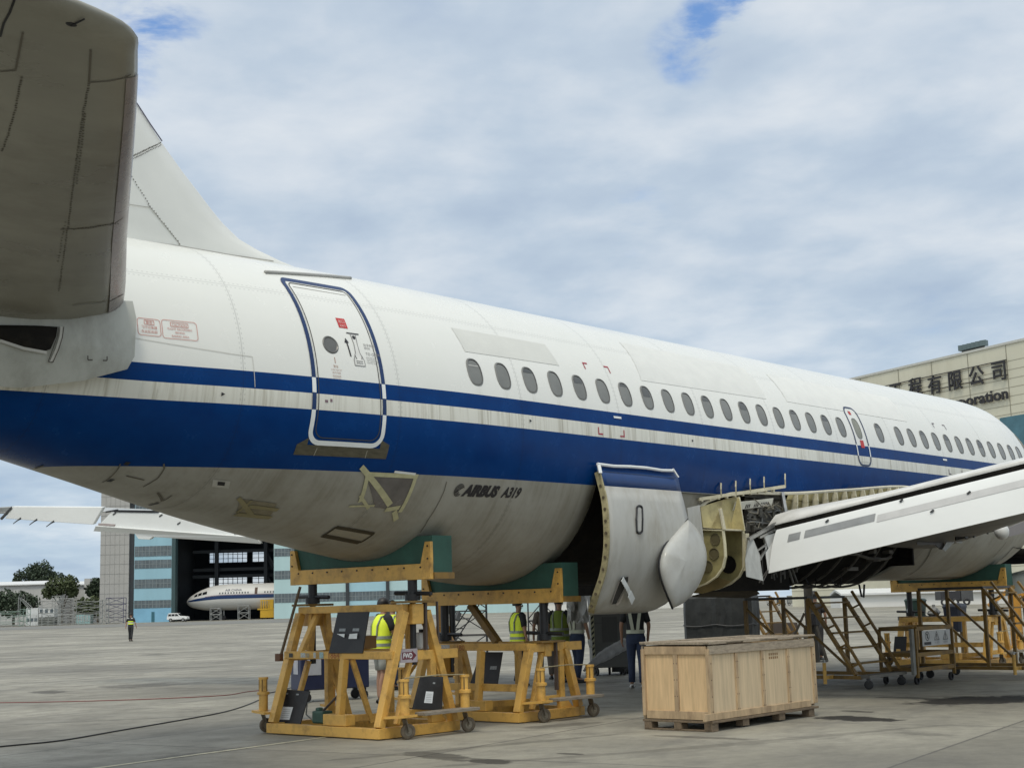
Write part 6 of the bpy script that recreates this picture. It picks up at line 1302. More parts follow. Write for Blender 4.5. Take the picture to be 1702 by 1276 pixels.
# dark brown box under the first stair
g = PZ(1306, 1086); bb = thing('tool_chest', 'dark brown chest standing under the dim stair behind the crate', 'chest', (g.x, g.y, 0), math.atan2(_r.y, _r.x)); q = MB(); q.box((0, .3, .55), (.80, .5, .66)); obj('chest', q, mat('chest_brown', (.055, .042, .035), .6), bb, bevel=.015)
q = MB(); q.box((0, .3, .11), (.7, .4, .20)); obj('plinth', q, DARK, bb); q = MB(); q.box((0, .045, .70), (.012, .012, .30)); obj('hasp', q, STEEL, bb)
# dark post with a box, between the stairs
g = PZ(1350, 1100); dp = thing('tripod_jack', 'dark tripod jack reaching up to the open gear bay, behind the crate', 'jack', (g.x, g.y, 0)); q = MB(); q.tube([(0, 0, .0), (0, 0, .9), (0, 0, .91), (0, 0, 2.0)], [.20, .16, .11, .11], 14); obj('column', q, mat('jack_dark', (.035, .03, .022), .6, var=.3), dp)
for k in range(3): a_ = 2*math.pi*k/3; q = MB(); q.bar((.12*math.cos(a_), .12*math.sin(a_), 1.2), (.7*math.cos(a_), .7*math.sin(a_), .04), .06, .06); obj('leg', q, mat('jack_dark', (.035, .03, .022), .6, var=.3), dp)
q = MB(); q.box((-.1, -.2, 1.05), (.22, .16, .3)); obj('control_box', q, BLACK, dp, bevel=.01)

# ---------------------------------------------------------------- work trolley with warning signs
x0, x1, y0, y1 = 10.75, 12.25, -2.45, -1.75
wt = thing('work_trolley', 'yellow work trolley with three warning signs on its side, under the fuselage', 'trolley', (x0, y0, 0))
def tb(name, p, q_, a_=.05, b_=.05, m2=YEL2, par=None): q = MB(); q.bar(p, q_, a_, b_); return obj(name, q, m2, par or wt)
W_, D_ = x1-x0, y1-y0
for x in (0, W_):
    for y in (0, D_): tb('leg', (x, y, .12), (x, y, .98))
for z in (.98, .52, .26):
    for y in (0, D_): tb('rail', (.026, y, z), (W_-.026, y, z), .045, .07)
    for x in (0, W_): tb('rail', (x, .026, z), (x, D_-.026, z), .045, .07)
q = MB(); q.box((W_/2, D_/2, .50), (W_-.06, D_-.06, .02)); obj('shelf', q, WOODG, wt); q = MB(); q.box((W_/2, D_/2, .24), (W_-.06, D_-.06, .02)); obj('shelf', q, DARK, wt)
q = MB(); q.box((-.10, .02, .58), (.10, .05, .80)); obj('guard_board', q, mat('board_grey', (.22, .22, .20), .7, var=.3), wt)
for x, y in ((.05, .05), (W_-.05, .05), (.05, D_-.05), (W_-.05, D_-.05)): q = MB(); q.wheel((x, y, .075), (0, 1, 0), .075, .05); obj('castor', q, RUB, wt)
q = MB(); q.box((W_*.50, -.045, .80), (1.14, .012, .27)); sg = obj('sign_board', q, mat('sign_white', (.50, .50, .49), .6), wt)
def sgp(u, v): return Vector((W_*.5-.57+u, -.053, .665+v))
q = MB()
for cx_ in (.19,): 
    for r0, r1 in ((.085, .07),):
        n_ = 20; q.add([sgp(cx_+r0*math.cos(2*math.pi*k/n_), .175+r0*math.sin(2*math.pi*k/n_)) for k in range(n_)]+[sgp(cx_+r1*math.cos(2*math.pi*k/n_), .175+r1*math.sin(2*math.pi*k/n_)) for k in range(n_)], [(k, (k+1) % n_, n_+(k+1) % n_, n_+k) for k in range(n_)])
    q.add([sgp(cx_-.055, .22), sgp(cx_-.045, .23), sgp(cx_+.055, .13), sgp(cx_+.045, .12)], [(0, 1, 2, 3)]); q.add([sgp(cx_-.015, .13), sgp(cx_+.015, .13), sgp(cx_+.02, .22), sgp(cx_-.02, .22)], [(0, 1, 2, 3)])
q.add([sgp(.05, .02), sgp(.33, .02), sgp(.33, .07), sgp(.05, .07)], [(0, 1, 2, 3)])
obj('ban_symbol', q, INK, sg)
for nm, cx_ in (('warning_triangle', .57), ('warning_triangle', .93)):
    q = MB(); o3 = [sgp(cx_-.11, .09), sgp(cx_+.11, .09), sgp(cx_, .26)]; i3 = [sgp(cx_-.085, .102), sgp(cx_+.085, .102), sgp(cx_, .237)]; q.add(o3+i3, [(0, 1, 4, 3), (1, 2, 5, 4), (2, 0, 3, 5)]); q.add([sgp(cx_-.008, .14), sgp(cx_+.008, .14), sgp(cx_+.014, .20), sgp(cx_-.014, .20)], [(0, 1, 2, 3)]); q.add([sgp(cx_-.01, .115), sgp(cx_+.01, .115), sgp(cx_+.01, .13), sgp(cx_-.01, .13)], [(0, 1, 2, 3)]); tr = obj(nm, q, INK, sg)
    q = MB(); q.add([v+Vector((0, .002, 0)) for v in i3], [(0, 1, 2)]); obj('field', q, mat('sign_amber', (.42, .26, .05), .6), tr)
    q = MB(); text_on(q, '当心坠落' if cx_ < .7 else '注意安全', .05, lambda u, v, d, cx_=cx_: sgp(cx_+u, .035+v), align='CENTER'); obj('lettering', q, INKG, sg)
# things standing on it
def bin_(label, x, y, z, w_, d_, h_, m_): 
    t = thing('plastic_bin', label, 'bin', (x, y, z), .1); q = MB(); q.prism([Vector((-w_*.43, -d_*.43, 0)), Vector((w_*.43, -d_*.43, 0)), Vector((w_*.43, d_*.43, 0)), Vector((-w_*.43, d_*.43, 0))], (0, 0, h_*.05)); 
    rows = [[sq(2*math.pi*k/24+.001, w_*f/2, d_*f/2)+Vector((0, 0, h_*u)) for k in range(24)] for u, f in ((0, .84), (.5, .92), (1, 1.0))]; q.grid(rows, True); obj('tub', q, m_, t)
    q = MB(); rows = [[sq(2*math.pi*k/24+.001, w_*f/2, d_*f/2)+Vector((0, 0, h_*u)) for k in range(24)] for u, f in ((1.0, 1.06), (1.06, 1.06), (1.16, .9), (1.19, .5))]; q.grid(rows, True); q.add(rows[-1], [tuple(range(24))]); obj('lid', q, m_, t, bevel=.01); return t
BING = mat('bin_green', (.018, .045, .034), .5, var=.2); BINB = mat('bin_navy', (.018, .022, .04), .5, var=.2)
g = PZ(1533, 1092); p = Vector((g.x, g.y, 0))
lb = thing('work_bench', 'dark bench carrying two lidded bins, behind the sign trolley', 'bench', (g.x, g.y, 0), math.atan2(_r.y, _r.x))
q = MB(); q.box((.35, .3, .98), (1.5, .6, .10)); obj('top', q, mat('bench_dark', (.03, .036, .034), .6), lb, bevel=.008)
for x in (-.35, 1.05):
    for y in (.05, .55): q = MB(); q.bar((x, y, 0), (x, y, .93), .06, .06); obj('leg', q, YEL2, lb)
b0 = lb.matrix_basis @ Vector((.0, .28, 1.032)); bin_('black-green bin with a flat lid, left one on the dark bench', b0.x, b0.y, b0.z, .52, .42, .38, BING)
b0 = lb.matrix_basis @ Vector((.88, .25, .72)); bin_('dark navy bin with a domed lid, right one at the dark bench', b0.x+_f.x*-.35, b0.y+_f.y*-.35, .62, .56, .45, .60, BINB)
rn = random.Random(9)
b0 = lb.matrix_basis @ Vector((.45, .25, 1.032)); bt = thing('plastic_bag', 'grey bundle of plastic bags between the two bins', 'bag', b0)
q = MB(); q.ball((0, 0, .10), (.16, .12, .11), 12, 8); q.ball((.14, 0, .08), (.12, .10, .08), 10, 6); q.ball((-.15, .02, .06), (.10, .09, .07), 10, 6); q.v = [tuple(Vector(v)*(1+.10*rn.uniform(-1, 1))) for v in q.v]; obj('bag', q, mat('bag_grey', (.24, .235, .22), .4, var=.25, scale=10), bt); q = MB(); q.tube([(0, 0, .19), (.02, .01, .27)], [.03, .045], 6); obj('knot', q, mat('bag_grey', (.24, .235, .22), .4), bt)
g = PZ(1489, 1097)
def bottle(label, P, h_=.24): 
    t = thing('bottle', label, 'bottle', P); q = MB(); q.tube([(0, 0, 0), (0, 0, h_*.62), (0, 0, h_*.78), (0, 0, h_*.92)], [.042, .042, .018, .016], 10); obj('body', q, mat('bottle_clear', (.55, .57, .58), .2), t, smooth=True); q = MB(); q.tube([(0, 0, h_*.92), (0, 0, h_)], .02, 8); obj('cap', q, mat('cap_white', (.7, .7, .7), .4), t)
bottle('clear bottle on the left end of the far cradle', (17.6, 1.02, 1.09)); bottle('clear bottle on the right side of the far cradle', (17.62, -1.10, 1.09), .30)
# grey nose-gear door panel at the far right and the jack under it
dn = thing('access_panel', 'large pale grey panel at the right edge, above an orange jack column', 'panel', PX(1690, 1000, 17.9))
q = MB(); q.add([PX(1672, 958, 18.2), PX(1760, 935, 18.2), PX(1760, 975, 18.2), PX(1672, 990, 18.2)], [(0, 1, 2, 3)]); obj('skin', q, mat('panel_blue_grey', (.34, .37, .36), .5, var=.08), dn, world=True, solid=.03)
q = MB(); q.bar(PX(1671, 957, 18.15), PX(1760, 934, 18.15), .05, .05); obj('hinge', q, STEEL, dn, world=True)
g = PZ(1692, 1076); jc2 = thing('jack_column', 'orange steel jack column at the right edge below the grey panel', 'jack', (g.x, g.y, 0))
q = MB(); q.tube([(0, 0, .06), (0, 0, 1.75)], .17, 16); q.tube([(0, 0, 0), (0, 0, .06)], .4, 16); obj('column', q, ORA, jc2, auto=40)
q = MB(); q.tube([_r*.28+Vector((0, 0, .02)), _r*.28+Vector((0, 0, 1.6))], .05, 8); obj('ram', q, BLACK, jc2)
for k in (-1, 1): q = MB(); q.bar(Vector((0, 0, 1.72)), _r*.75*k+Vector((0, 0, 1.2 if k < 0 else 1.0)), .10, .10); obj('arm', q, ORA, jc2)
# ================================================================ BACKGROUND
DH = 310.; SC = DH/FOC
def hz_y(px): # image row of the horizon at a column
    lo, hi = 900., 1100.
    for _ in range(40):
        m_ = (lo+hi)/2
        if ray(px, m_).z > 0: lo = m_
        else: hi = m_
    return lo
FWH = Vector((_f.x, _f.y, 0))
HO = CAM + FWH*DH; HO.z = 0
def HU(px): d = ray(px, hz_y(px)); return (d*(DH/(d.dot(FWH)))).dot(_r)      # metres to the right on the hangar front
def HZ(px, py): d = ray(px, py); return CAM.z + d.z*(DH/(d.dot(FWH)))
def hp(u, d, z): return HO + _r*u + FWH*d + Vector((0, 0, z))
class HB(MB):
    def hbox(s, u0, u1, d0, d1, z0, z1):
        c = [hp(u, d, z) for u in (u0, u1) for d in (d0, d1) for z in (z0, z1)]
        return s.add(c, [(0, 1, 3, 2), (4, 6, 7, 5), (0, 4, 5, 1), (2, 3, 7, 6), (0, 2, 6, 4), (1, 5, 7, 3)])
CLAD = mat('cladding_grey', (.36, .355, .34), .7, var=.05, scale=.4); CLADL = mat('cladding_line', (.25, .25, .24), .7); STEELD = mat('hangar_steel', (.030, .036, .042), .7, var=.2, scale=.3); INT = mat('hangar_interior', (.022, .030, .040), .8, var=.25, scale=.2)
DB1 = mat('door_blue', (.27, .46, .55), .5, var=.10, scale=.25, stretch=(1, 1, .15)); DB2 = mat('door_pale_cyan', (.40, .56, .58), .5, var=.06, scale=.25, stretch=(1, 1, .15)); GLS = mat('hangar_glass', (.10, .125, .14), .15, var=.35, scale=.9); MUL = mat('mullion', (.42, .46, .47), .6); SKYL = mat('clear_glazing', (.62, .66, .66), .1, alpha=.22)
hang = thing('hangar', 'wide aircraft hangar with pale blue sliding doors and a dark open bay, behind the tail', 'hangar', hp(-50, 0, 0))
U = {k: HU(k) for k in (165, 213, 222, 285, 350, 412, 418, 455, 578, 645, 745, 1000)}
q = HB(); q.hbox(U[165], U[213], 0, 60, 0, 34); w = obj('side_wall', q, CLAD, hang, world=True)
q = HB()
for k in range(1, 16): q.hbox(U[165]-.02, U[213]+.02, -.04, 0, k*2.1, k*2.1+.06)
for k in range(1, 6): u = U[165]+(U[213]-U[165])*k/6; q.hbox(u, u+.05, -.035, -.001, 0, 33.9)
obj('cladding_joints', q, CLADL, w, world=True)
q = HB(); q.hbox(U[213], U[222], .5, 60, 0, 34); obj('door_frame', q, STEELD, hang, world=True)
q = HB(); q.hbox(U[213], U[1000], -.5, 60, 27, 34.5); obj('upper_wall', q, CLAD, hang, world=True)
kb = (DH+58)/DH
def zb_at(py): return 1.6+(HZ(383, py)-1.6)*kb
wx = [(HU(347)*kb, HU(411)*kb), (HU(419)*kb, HU(441)*kb)]; wz = [(zb_at(975), zb_at(955.5)), (zb_at(934.5), zb_at(914))]
q = HB(); q.hbox(U[165]+.5, U[165]+1.5, 1.2, 58, 0, 27); q.hbox(U[165]+.6, U[1000], 1.2, 58, 26, 27)
q.hbox(U[165]+.5, wx[0][0], 58, 59, 0, 26); q.hbox(wx[0][1], wx[1][0], 58, 59, 0, 26); q.hbox(wx[1][1], U[1000], 58, 59, 0, 26)      # rear wall with its window openings
for u0, u1 in wx: q.hbox(u0, u1, 58, 59, 0, wz[0][0]); q.hbox(u0, u1, 58, 59, wz[0][1], wz[1][0]); q.hbox(u0, u1, 58, 59, wz[1][1], 26)
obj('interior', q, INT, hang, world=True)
def leaf(u0, u1, strips, m_, name='sliding_door', d=0.):
    q = HB(); q.hbox(u0, u1, d, d+1.0, 0, 27); dr = obj(name, q, m_, hang, world=True)
    for z0, z1 in strips:
        q = HB(); q.hbox(u0+.15, u1-.15, d-.06, d, z0, z1); wn = obj('window', q, GLS, dr, world=True)
        q = HB(); n = int((u1-u0)/.75)
        for k in range(n+1): u = u0+.15+(u1-u0-.3)*k/n; q.hbox(u-.05, u+.05, d-.12, d-.06, z0, z1)
        q.hbox(u0+.15, u1-.15, d-.11, d-.061, (z0+z1)/2-.05, (z0+z1)/2+.05); obj('glazing_bars', q, mat('glazing_bar', (.20, .23, .24), .6), wn, world=True)
    return dr
S1 = [(HZ(253, b), HZ(253, a)) for a, b in ((907, 924), (930, 944), (962, 977), (997, 1010))]+[(20.5, 22.8), (24, 26)]
l1 = leaf(U[222], U[285], S1, DB1); q = HB(); q.hbox(HU(252), HU(257), -.15, 0, 0, 2.2); obj('wicket_door', q, mat('wicket_teal', (.03, .12, .16), .6), l1, world=True); q = HB(); q.hbox(HU(236), HU(238), -.10, 0, 0, 3.0); q.hbox(U[222], U[285], -.08, -.001, 0, 2.9); obj('lower_panel', q, mat('door_blue_low', (.19, .40, .56), .5, var=.1, scale=.3), l1, world=True)
q = HB(); q.hbox(U[285], U[285]+.8, -.2, 2, 0, 27); obj('door_post', q, mat('post_teal', (.035, .07, .075), .6), hang, world=True)
S2 = [(HZ(472, b), HZ(472, a)) for a, b in ((911, 924), (948, 962), (986, 1001))]+[(18.5, 20.5), (23, 25)]
for a, b in ((455, 578), (578, 645), (645, 745), (745, 1000)):
    leaf(U[a]+.05, U[b]-.05, S2, DB2 if a != 578 else mat('door_cyan', (.33, .53, .62), .5, var=.06, scale=.25))
    q = HB(); q.hbox(U[b]-.35, U[b]+.35, -.5, 1.5, 0, 27); obj('door_post', q, STEELD, hang, world=True)
# the open bay: bright windows in its rear wall behind lattice columns, roof trusses
for zz0, zz1 in ((HZ(383, 934.5), HZ(383, 914)), (HZ(383, 975), HZ(383, 955.5))):
    for p0, p1 in ((347, 411), (419, 441)):
        k_ = (DH+58)/DH; u0, u1 = HU(p0)*k_, HU(p1)*k_; z0, z1 = 1.6+(zz0-1.6)*k_, 1.6+(zz1-1.6)*k_; q = HB(); q.add([hp(u0, 58.5, z0), hp(u1, 58.5, z0), hp(u1, 58.5, z1), hp(u0, 58.5, z1)], [(0, 1, 2, 3)]); wn = obj('rear_window', q, SKYL, hang, world=True)
        q = HB(); n = max(2, int((u1-u0)/1.2))
        for k in range(n+1): u = u0+(u1-u0)*k/n; q.hbox(u-.07, u+.07, 57.8, 57.98, z0, z1)
        for k in range(4): z = z0+(z1-z0)*k/3; q.hbox(u0, u1, 57.81, 57.97, z-.06, z+.06)
        obj('glazing_bars', q, mat('bars_dark', (.07, .08, .09), .6), wn, world=True)
q = HB()
for px_ in (417, 447, 330): u = HU(px_); q.hbox(u-.4, u+.4, 18, 19, 0, 26)
for pz in (HZ(420, 940), HZ(420, 952), HZ(420, 908)): q.hbox(U[285], U[455], 20, 20.8, pz-.35, pz+.35)
obj('columns', q, STEELD, hang, world=True)
q = MB()
for (za, zb_) in ((HZ(430, 936), HZ(430, 913)), (HZ(430, 976), HZ(430, 954))):
    u0, u1 = HU(418), HU(444); q.bar(hp(u0, 19, zb_), hp((u0+u1)/2, 19, za), .5, .5); q.bar(hp((u0+u1)/2, 19, za), hp(u1, 19, zb_), .5, .5); q.bar(hp(u0, 19, zb_-1.2), hp((u0+u1)/2-.4, 19, za-.4), .3, .3)
obj('lattice_brace', q, STEELD, hang, world=True)

# ---------------------------------------------------------------- airliner parked inside the bay, nose to the left
AC = thing('airliner', 'distant white airliner with a blue cheatline, parked nose-out in the dark hangar bay', 'airliner', hp(HU(310), 8, 0))
uN = HU(310.5); DA = 8.; kA = (DH+DA)/DH
def HZA(px, py): return 1.6+(HZ(px, py)-1.6)*kA
zc_ = HZA(400, 992)
def asec(s): # distance from the nose -> (half height up, half height down, half width)
    t = min(1, s/9.0); t2 = min(1, s/9.5); return (2.95*interp([(0, .05), (.02, .16), (.08, .33), (.2, .52), (.4, .76), (.7, .95), (1, 1)], t), 2.75*interp([(0, .05), (.02, .22), (.08, .42), (.2, .62), (.5, .9), (1, 1)], t2), 2.8*math.sqrt(max(0, 1-(1-t)**2.2)))
ss = [0, .15, .4, .8, 1.4, 2.2, 3.2, 4.5, 6, 8, 9.5, 12, 18, 26, 40, 55]
def ap_(s, a, off=0.): u_, d_, w_ = asec(s); sn, cs = math.sin(a), math.cos(a); zo = zc_-.75*(1-min(1, s/9))**1.6; return hp(uN*kA+s, DA-(w_+off)*cs, zo+((u_+off)*sn if sn > 0 else (d_+off)*sn))
q = MB(); q.grid([[ap_(max(.01, s), 2*math.pi*k/32) for k in range(32)] for s in ss], True)
af = obj('fuselage', q, mat('far_white', (.60, .60, .58), .45, var=.05, scale=.3), AC, smooth=True, world=True)
q = MB(); q.grid([[ap_(s, a, .02) for a in (-.10, .02, .16)] for s in (.5, .8, 1.4, 2.2, 3.2, 4.5, 6, 8, 9.5, 12, 18, 26, 40)]); obj('cheatline', q, BLUE, AC, world=True)
q = MB(); q.grid([[ap_(s, a, .03) for a in (.175, .205)] for s in (4.5, 6, 8, 9.5, 12, 18, 26, 40)]); obj('pinstripe', q, mat('far_maroon', (.14, .05, .09), .5), AC, world=True)
q = MB()
for s0, s1, a0, a1 in ((2.0, 2.7, .45, .80), (2.9, 3.7, .43, .74), (3.9, 4.9, .42, .70)): q.grid([[ap_(s, a, .03) for a in (a0, (a0+a1)/2, a1)] for s in (s0, (s0+s1)/2, s1)])
obj('windscreen', q, MATS['dark_glass'], AC, world=True)
for k in range(21): 
    s = 7.7+.62*k
    if 14.2 < s < 17.3: continue
    q = MB(); q.grid([[ap_(s, a, .03), ap_(s+.28, a, .03)] for a in (.27, .40)]); obj('window', q, MATS['bars_dark'], AC, world=True)
q = MB(); q.grid([[ap_(s, a, .04) for a in (.22, .4, .6, .75)] for s in (15.5, 16.1)]); obj('open_door', q, mat('door_brown', (.09, .055, .04), .7), AC, world=True)
q = MB(); text_on(q, 'AIR CHINA', .92, lambda u, v, d: ap_(9.0+u, .47+v*.30, .05), bold=.008, sx=.80); obj('lettering', q, mat('far_navy', (.02, .03, .08), .5), AC, world=True)
q = MB(); text_on(q, 'B-6092', .5, lambda u, v, d: ap_(7.2+u, -.03+v*.22, .05), sx=1.0); obj('lettering', q, mat('far_pale', (.4, .5, .6), .5), AC, world=True) if False else None
for s_, r_, z_ in ((8.2, .5, 3.0), (32., .7, 3.0)):
    q = MB(); q.tube([hp(uN*kA+s_, DA, z_), hp(uN*kA+s_, DA, r_)], .16, 8); lg = obj('landing_gear', q, STEEL, AC, world=True)
    for o_ in (-.35, .35): q = MB(); q.wheel(hp(uN*kA+s_, DA+o_, r_), FWH, r_, .32, 16); q.disc(hp(uN*kA+s_, DA+o_, r_), FWH, r_*.55, .28, 12); obj('wheel', q, RUB, lg, world=True)
for (px_, w_, h_, lab) in ((341, 2.2, 2.6, 'grey steel work stand under the nose of the hangared airliner'), (388, 2.4, 3.0, 'grey steps under the belly of the hangared airliner')):
    frame_tower(lab, 'work_stand', 'stand', hp(HU(px_), 5, 0), _r, FWH, w_, 1.5, h_, .10, mat('stand_grey', (.25, .26, .26), .5), 2, True, 'work stands beneath the hangared airliner')
ys_ = thing('yellow_dock', 'small yellow access dock with railings below the hangared airliner', 'dock', hp(HU(427), 4, 0)); YF = mat('far_yellow', (.55, .33, .02), .6)
u0, u1 = HU(427), HU(450); q = HB(); q.hbox(u0, u1, 4, 7, .3, 2.0); obj('base', q, YF, ys_, world=True); q = HB(); q.hbox(u0-.6, u1, 3.9, 7, 2.0, 2.3); obj('deck', q, YF, ys_, world=True)
for k in range(6): u = u0+.2+(u1-u0-.4)*k/5; q = HB(); q.hbox(u-.10, u+.10, 4, 4.2, 2.3, 3.9); obj('rail_post', q, YF, ys_, world=True)
q = HB(); q.hbox(u0, u1, 4.0, 4.2, 3.9, 4.15); obj('rail', q, YF, ys_, world=True); q = HB(); q.hbox(u1-1.0, u1-.1, 3.95, 5, .3, 4.2); obj('ladder_tower', q, YF, ys_, world=True)

# ---------------------------------------------------------------- white car
g = PZ(280, 1036.4); g = CAM + (PZ(280, 1036)-CAM); suv = thing('suv', 'small white off-road car parked in front of the dark hangar bay', 'car', hp(HU(279.5)*(DH-12)/DH, -12, 0), math.atan2(_r.y, _r.x)-.12)
q = MB(); sil = [(0, .55), (.05, 1.05), (.30, 1.72), (.55, 1.80), (2.25, 1.80), (2.85, 1.20), (4.05, 1.08), (4.32, .92), (4.36, .50), (0.1, .45)]
q.prism([Vector((x, -.85, z)) for x, z in sil], (0, 1.7, 0)); obj('body', q, mat('car_white', (.70, .71, .71), .3), suv, bevel=.06)
q = MB()
for pts in ([(.38, 1.62), (.30, 1.18), (.95, 1.18), (.95, 1.62)], [(1.05, 1.62), (1.05, 1.18), (1.70, 1.18), (1.70, 1.62)], [(1.80, 1.62), (1.80, 1.18), (2.62, 1.18), (2.25, 1.62)]): q.prism([Vector((x, -.87, z)) for x, z in pts], (0, .015, 0))
obj('side_window', q, MATS['dark_glass'], suv); q = MB(); q.add([Vector((2.34, -.75, 1.73)), Vector((2.34, .75, 1.73)), Vector((2.88, .75, 1.22)), Vector((2.88, -.75, 1.22))], [(0, 1, 2, 3)]); obj('windscreen', q, MATS['dark_glass'], suv)
for x in (.85, 3.5):
    for y in (-.82, .82): q = MB(); q.wheel((x, y, .38), (0, 1, 0), .38, .24, 18); wl = obj('wheel', q, RUB, suv, auto=40); q = MB(); q.disc((x, y, .38), (0, 1, 0), .21, .20, 14); obj('rim', q, STEEL, wl)
for y in (-.6, .6): q = MB(); q.box((4.33, y, .82), (.06, .3, .14)); obj('headlight', q, STEEL, suv)

# ---------------------------------------------------------------- trees, sheds and scaffolds at the far left
LEAF = [mat('leaf_dark', (.035, .055, .030), .7, var=.4, scale=.6), mat('leaf_olive', (.065, .085, .035), .7, var=.4, scale=.6)]
BARK = mat('bark', (.06, .045, .03), .9)
def tree(label, px, D, z_base, crown, m_, seed, n=2600, trunk_h=4.):
    rn = random.Random(seed); o = CAM + FWH*D; d = ray(px, hz_y(px)); P = CAM + d*(D/d.dot(FWH)); P.z = z_base
    t = thing('tree', label, 'tree', P, 0, 'trees beyond the apron'); top = max(c[1]+c[3] for c in crown)
    q = MB(); q.tube([(0, 0, 0), (.15, .1, trunk_h*.6), (.1, 0, trunk_h), (.2, 0, trunk_h*1.5)], [.35, .28, .22, .1], 8)
    for (u, z, ru, rz) in crown: q.tube([(.1, 0, trunk_h*.8), _r*(u*.5)+Vector((0, 0, (trunk_h+z)/2)), _r*u+Vector((0, 0, z))], [.16, .11, .04], 6)
    obj('trunk', q, BARK, t); q = MB()
    tot = sum(c[2]*c[3] for c in crown)
    for (u, z, ru, rz) in crown:
        for k in range(int(n*ru*rz/tot)):
            while True:
                v = Vector((rn.uniform(-1, 1), rn.uniform(-1, 1), rn.uniform(-1, 1)))
                if .35 < v.length < 1.0: break
            v *= 1+.18*math.sin(7*v.x+3*v.z+seed)*math.sin(5*v.y+4*v.z); c = _r*(u+v.x*ru)+FWH*(v.y*ru)+Vector((0, 0, z+v.z*rz)); s = rn.uniform(.18, .42); n1_ = Vector((rn.uniform(-1, 1), rn.uniform(-1, 1), rn.uniform(-.3, 1))).normalized(); a_ = n1_.orthogonal().normalized()*s; b_ = n1_.cross(a_).normalized()*s*.7
            q.add([c-a_, c+b_, c+a_, c-b_], [(0, 1, 2, 3)])
    obj('crown', q, m_, t)
def vz(px, py, D): d = ray(px, py); return 1.6+d.z*(D/d.dot(FWH))
D1 = 400.; k1 = D1/FOC
tree('tall dark tree with a broad rounded crown, above the white roof at the far left', 62, D1, 0, [(-4.5, vz(40, 958, D1), 2.4, 2.0), (-1.5, vz(54, 952, D1), 2.5, 2.6), (1.2, vz(68, 950, D1), 3.0, 3.0), (4.8, vz(89, 960, D1), 2.3, 1.8), (-6.0, vz(32, 963, D1), 1.3, 1.2), (1, vz(65, 958, D1), 4, 2)], LEAF[0], 1, 3600, 8)
D2 = 330.
tree('mid green bushy tree in front of the white roof, right of the tall dark one', 103, D2, 0, [(-1.5, vz(95, 975, D2), 2.4, 2.2), (1.5, vz(114, 972, D2), 2.2, 2.2), (-3.2, vz(82, 984, D2), 1.6, 1.5), (2.2, vz(118, 983, D2), 1.4, 1.4)], LEAF[1], 2, 2600, 4)
tree('dark tree half hidden by the hangar side wall', 162, 335., 0, [(0, vz(162, 972, 335), 1.8, 1.8), (-1.2, vz(156, 981, 335), 1.8, 1.6), (.8, vz(166, 984, 335), 1.8, 1.6)], LEAF[0], 3, 1800, 4)
tree('low spreading dark tree behind the scaffolds at the left edge', 22, 320., 0, [(-4, vz(4, 1001, 320), 2.6, 2.4), (-1.5, vz(14, 995, 320), 2.5, 2.2), (2.0, vz(36, 997, 320), 2.4, 2.0), (4, vz(50, 1001, 320), 2.0, 1.5), (0, vz(22, 1008, 320), 4.5, 2.4)], LEAF[0], 4, 3600, 3)
tree('olive shrub-like tree among the scaffolds left of the hangar', 150, 318., 0, [(-1.5, vz(140, 1008, 318), 2.0, 2.0), (1.0, vz(156, 1006, 318), 2.0, 2.0), (0, vz(148, 1016, 318), 2.8, 1.8)], LEAF[1], 5, 1800, 2)
def at_(px, D): d = ray(px, hz_y(px)); P = CAM + d*(D/d.dot(FWH)); P.z = 0; return P
def shed(label, name, p0, p1, D, ytop, yeave, depth, mw, mr, cat='building'):
    a, b = at_(p0, D), at_(p1, D); pm = (p0+p1)/2; zt, ze = vz(pm, ytop, D), vz(pm, yeave, D); t = thing(name, label, cat, (a+b)/2); dv = FWH*depth
    q = MB(); q.prism([a, b, b+dv, a+dv], (0, 0, ze)); wl = obj('wall', q, mw, t, world=True); q = MB(); q.prism([a-FWH*.6+Vector((0, 0, ze)), b-FWH*.6+Vector((0, 0, ze)), b+dv*.5+Vector((0, 0, zt)), a+dv*.5+Vector((0, 0, zt))], (0, 0, .25)); q.prism([a+dv*1.03+Vector((0, 0, ze)), b+dv*1.03+Vector((0, 0, ze)), b+dv*.5+Vector((0, 0, zt+.001)), a+dv*.5+Vector((0, 0, zt+.001))], (0, 0, .25)); obj('roof', q, mr, t, world=True)
    return t
ROOFW = mat('roof_white', (.62, .63, .63), .5, var=.05); WALLG = mat('wall_pale_grey', (.44, .44, .43), .8, var=.08, scale=.3)
sh1 = shed('long pale shed with a bright white roof at the far left', 'warehouse', -120, 97, 360., 967, 973.5, 20, WALLG, ROOFW)
sh2 = shed('pale low building with a white roof between the trees and the hangar', 'warehouse', 118, 150, 370., 966, 972, 15, WALLG, ROOFW)
q = HB(); pa = at_(139, 366); pb = at_(149, 366); q.prism([pa+Vector((0, 0, 6)), pb+Vector((0, 0, 6)), pb+FWH*3+Vector((0, 0, 6)), pa+FWH*3+Vector((0, 0, 6))], (0, 0, vz(144, 961, 366)-6)); obj('roof_block', q, WALLG, sh2, world=True)
SCG = mat('scaffold_grey', (.30, .31, .30), .5, .4, var=.2); SCN = mat('scaffold_green', (.20, .28, .24), .6); SCB = mat('scaffold_navy', (.07, .07, .12), .6)
def tower(label, p0, p1, D, ytop, m_, lv, r=.055, dep=2.): a, b = at_(p0, D), at_(p1, D); return frame_tower(label, 'scaffold', 'scaffold', a, _r, FWH, (b-a).length, dep, vz((p0+p1)/2, ytop, D), r, m_, lv, True, 'scaffolds left of the hangar')
tower('pale green scaffold bay at the left edge of the apron', -20, 33, 290., 1016, SCN, 3)
tower('thin grey scaffold beside the white site cabins', 64, 96, 296., 998, SCG, 4)
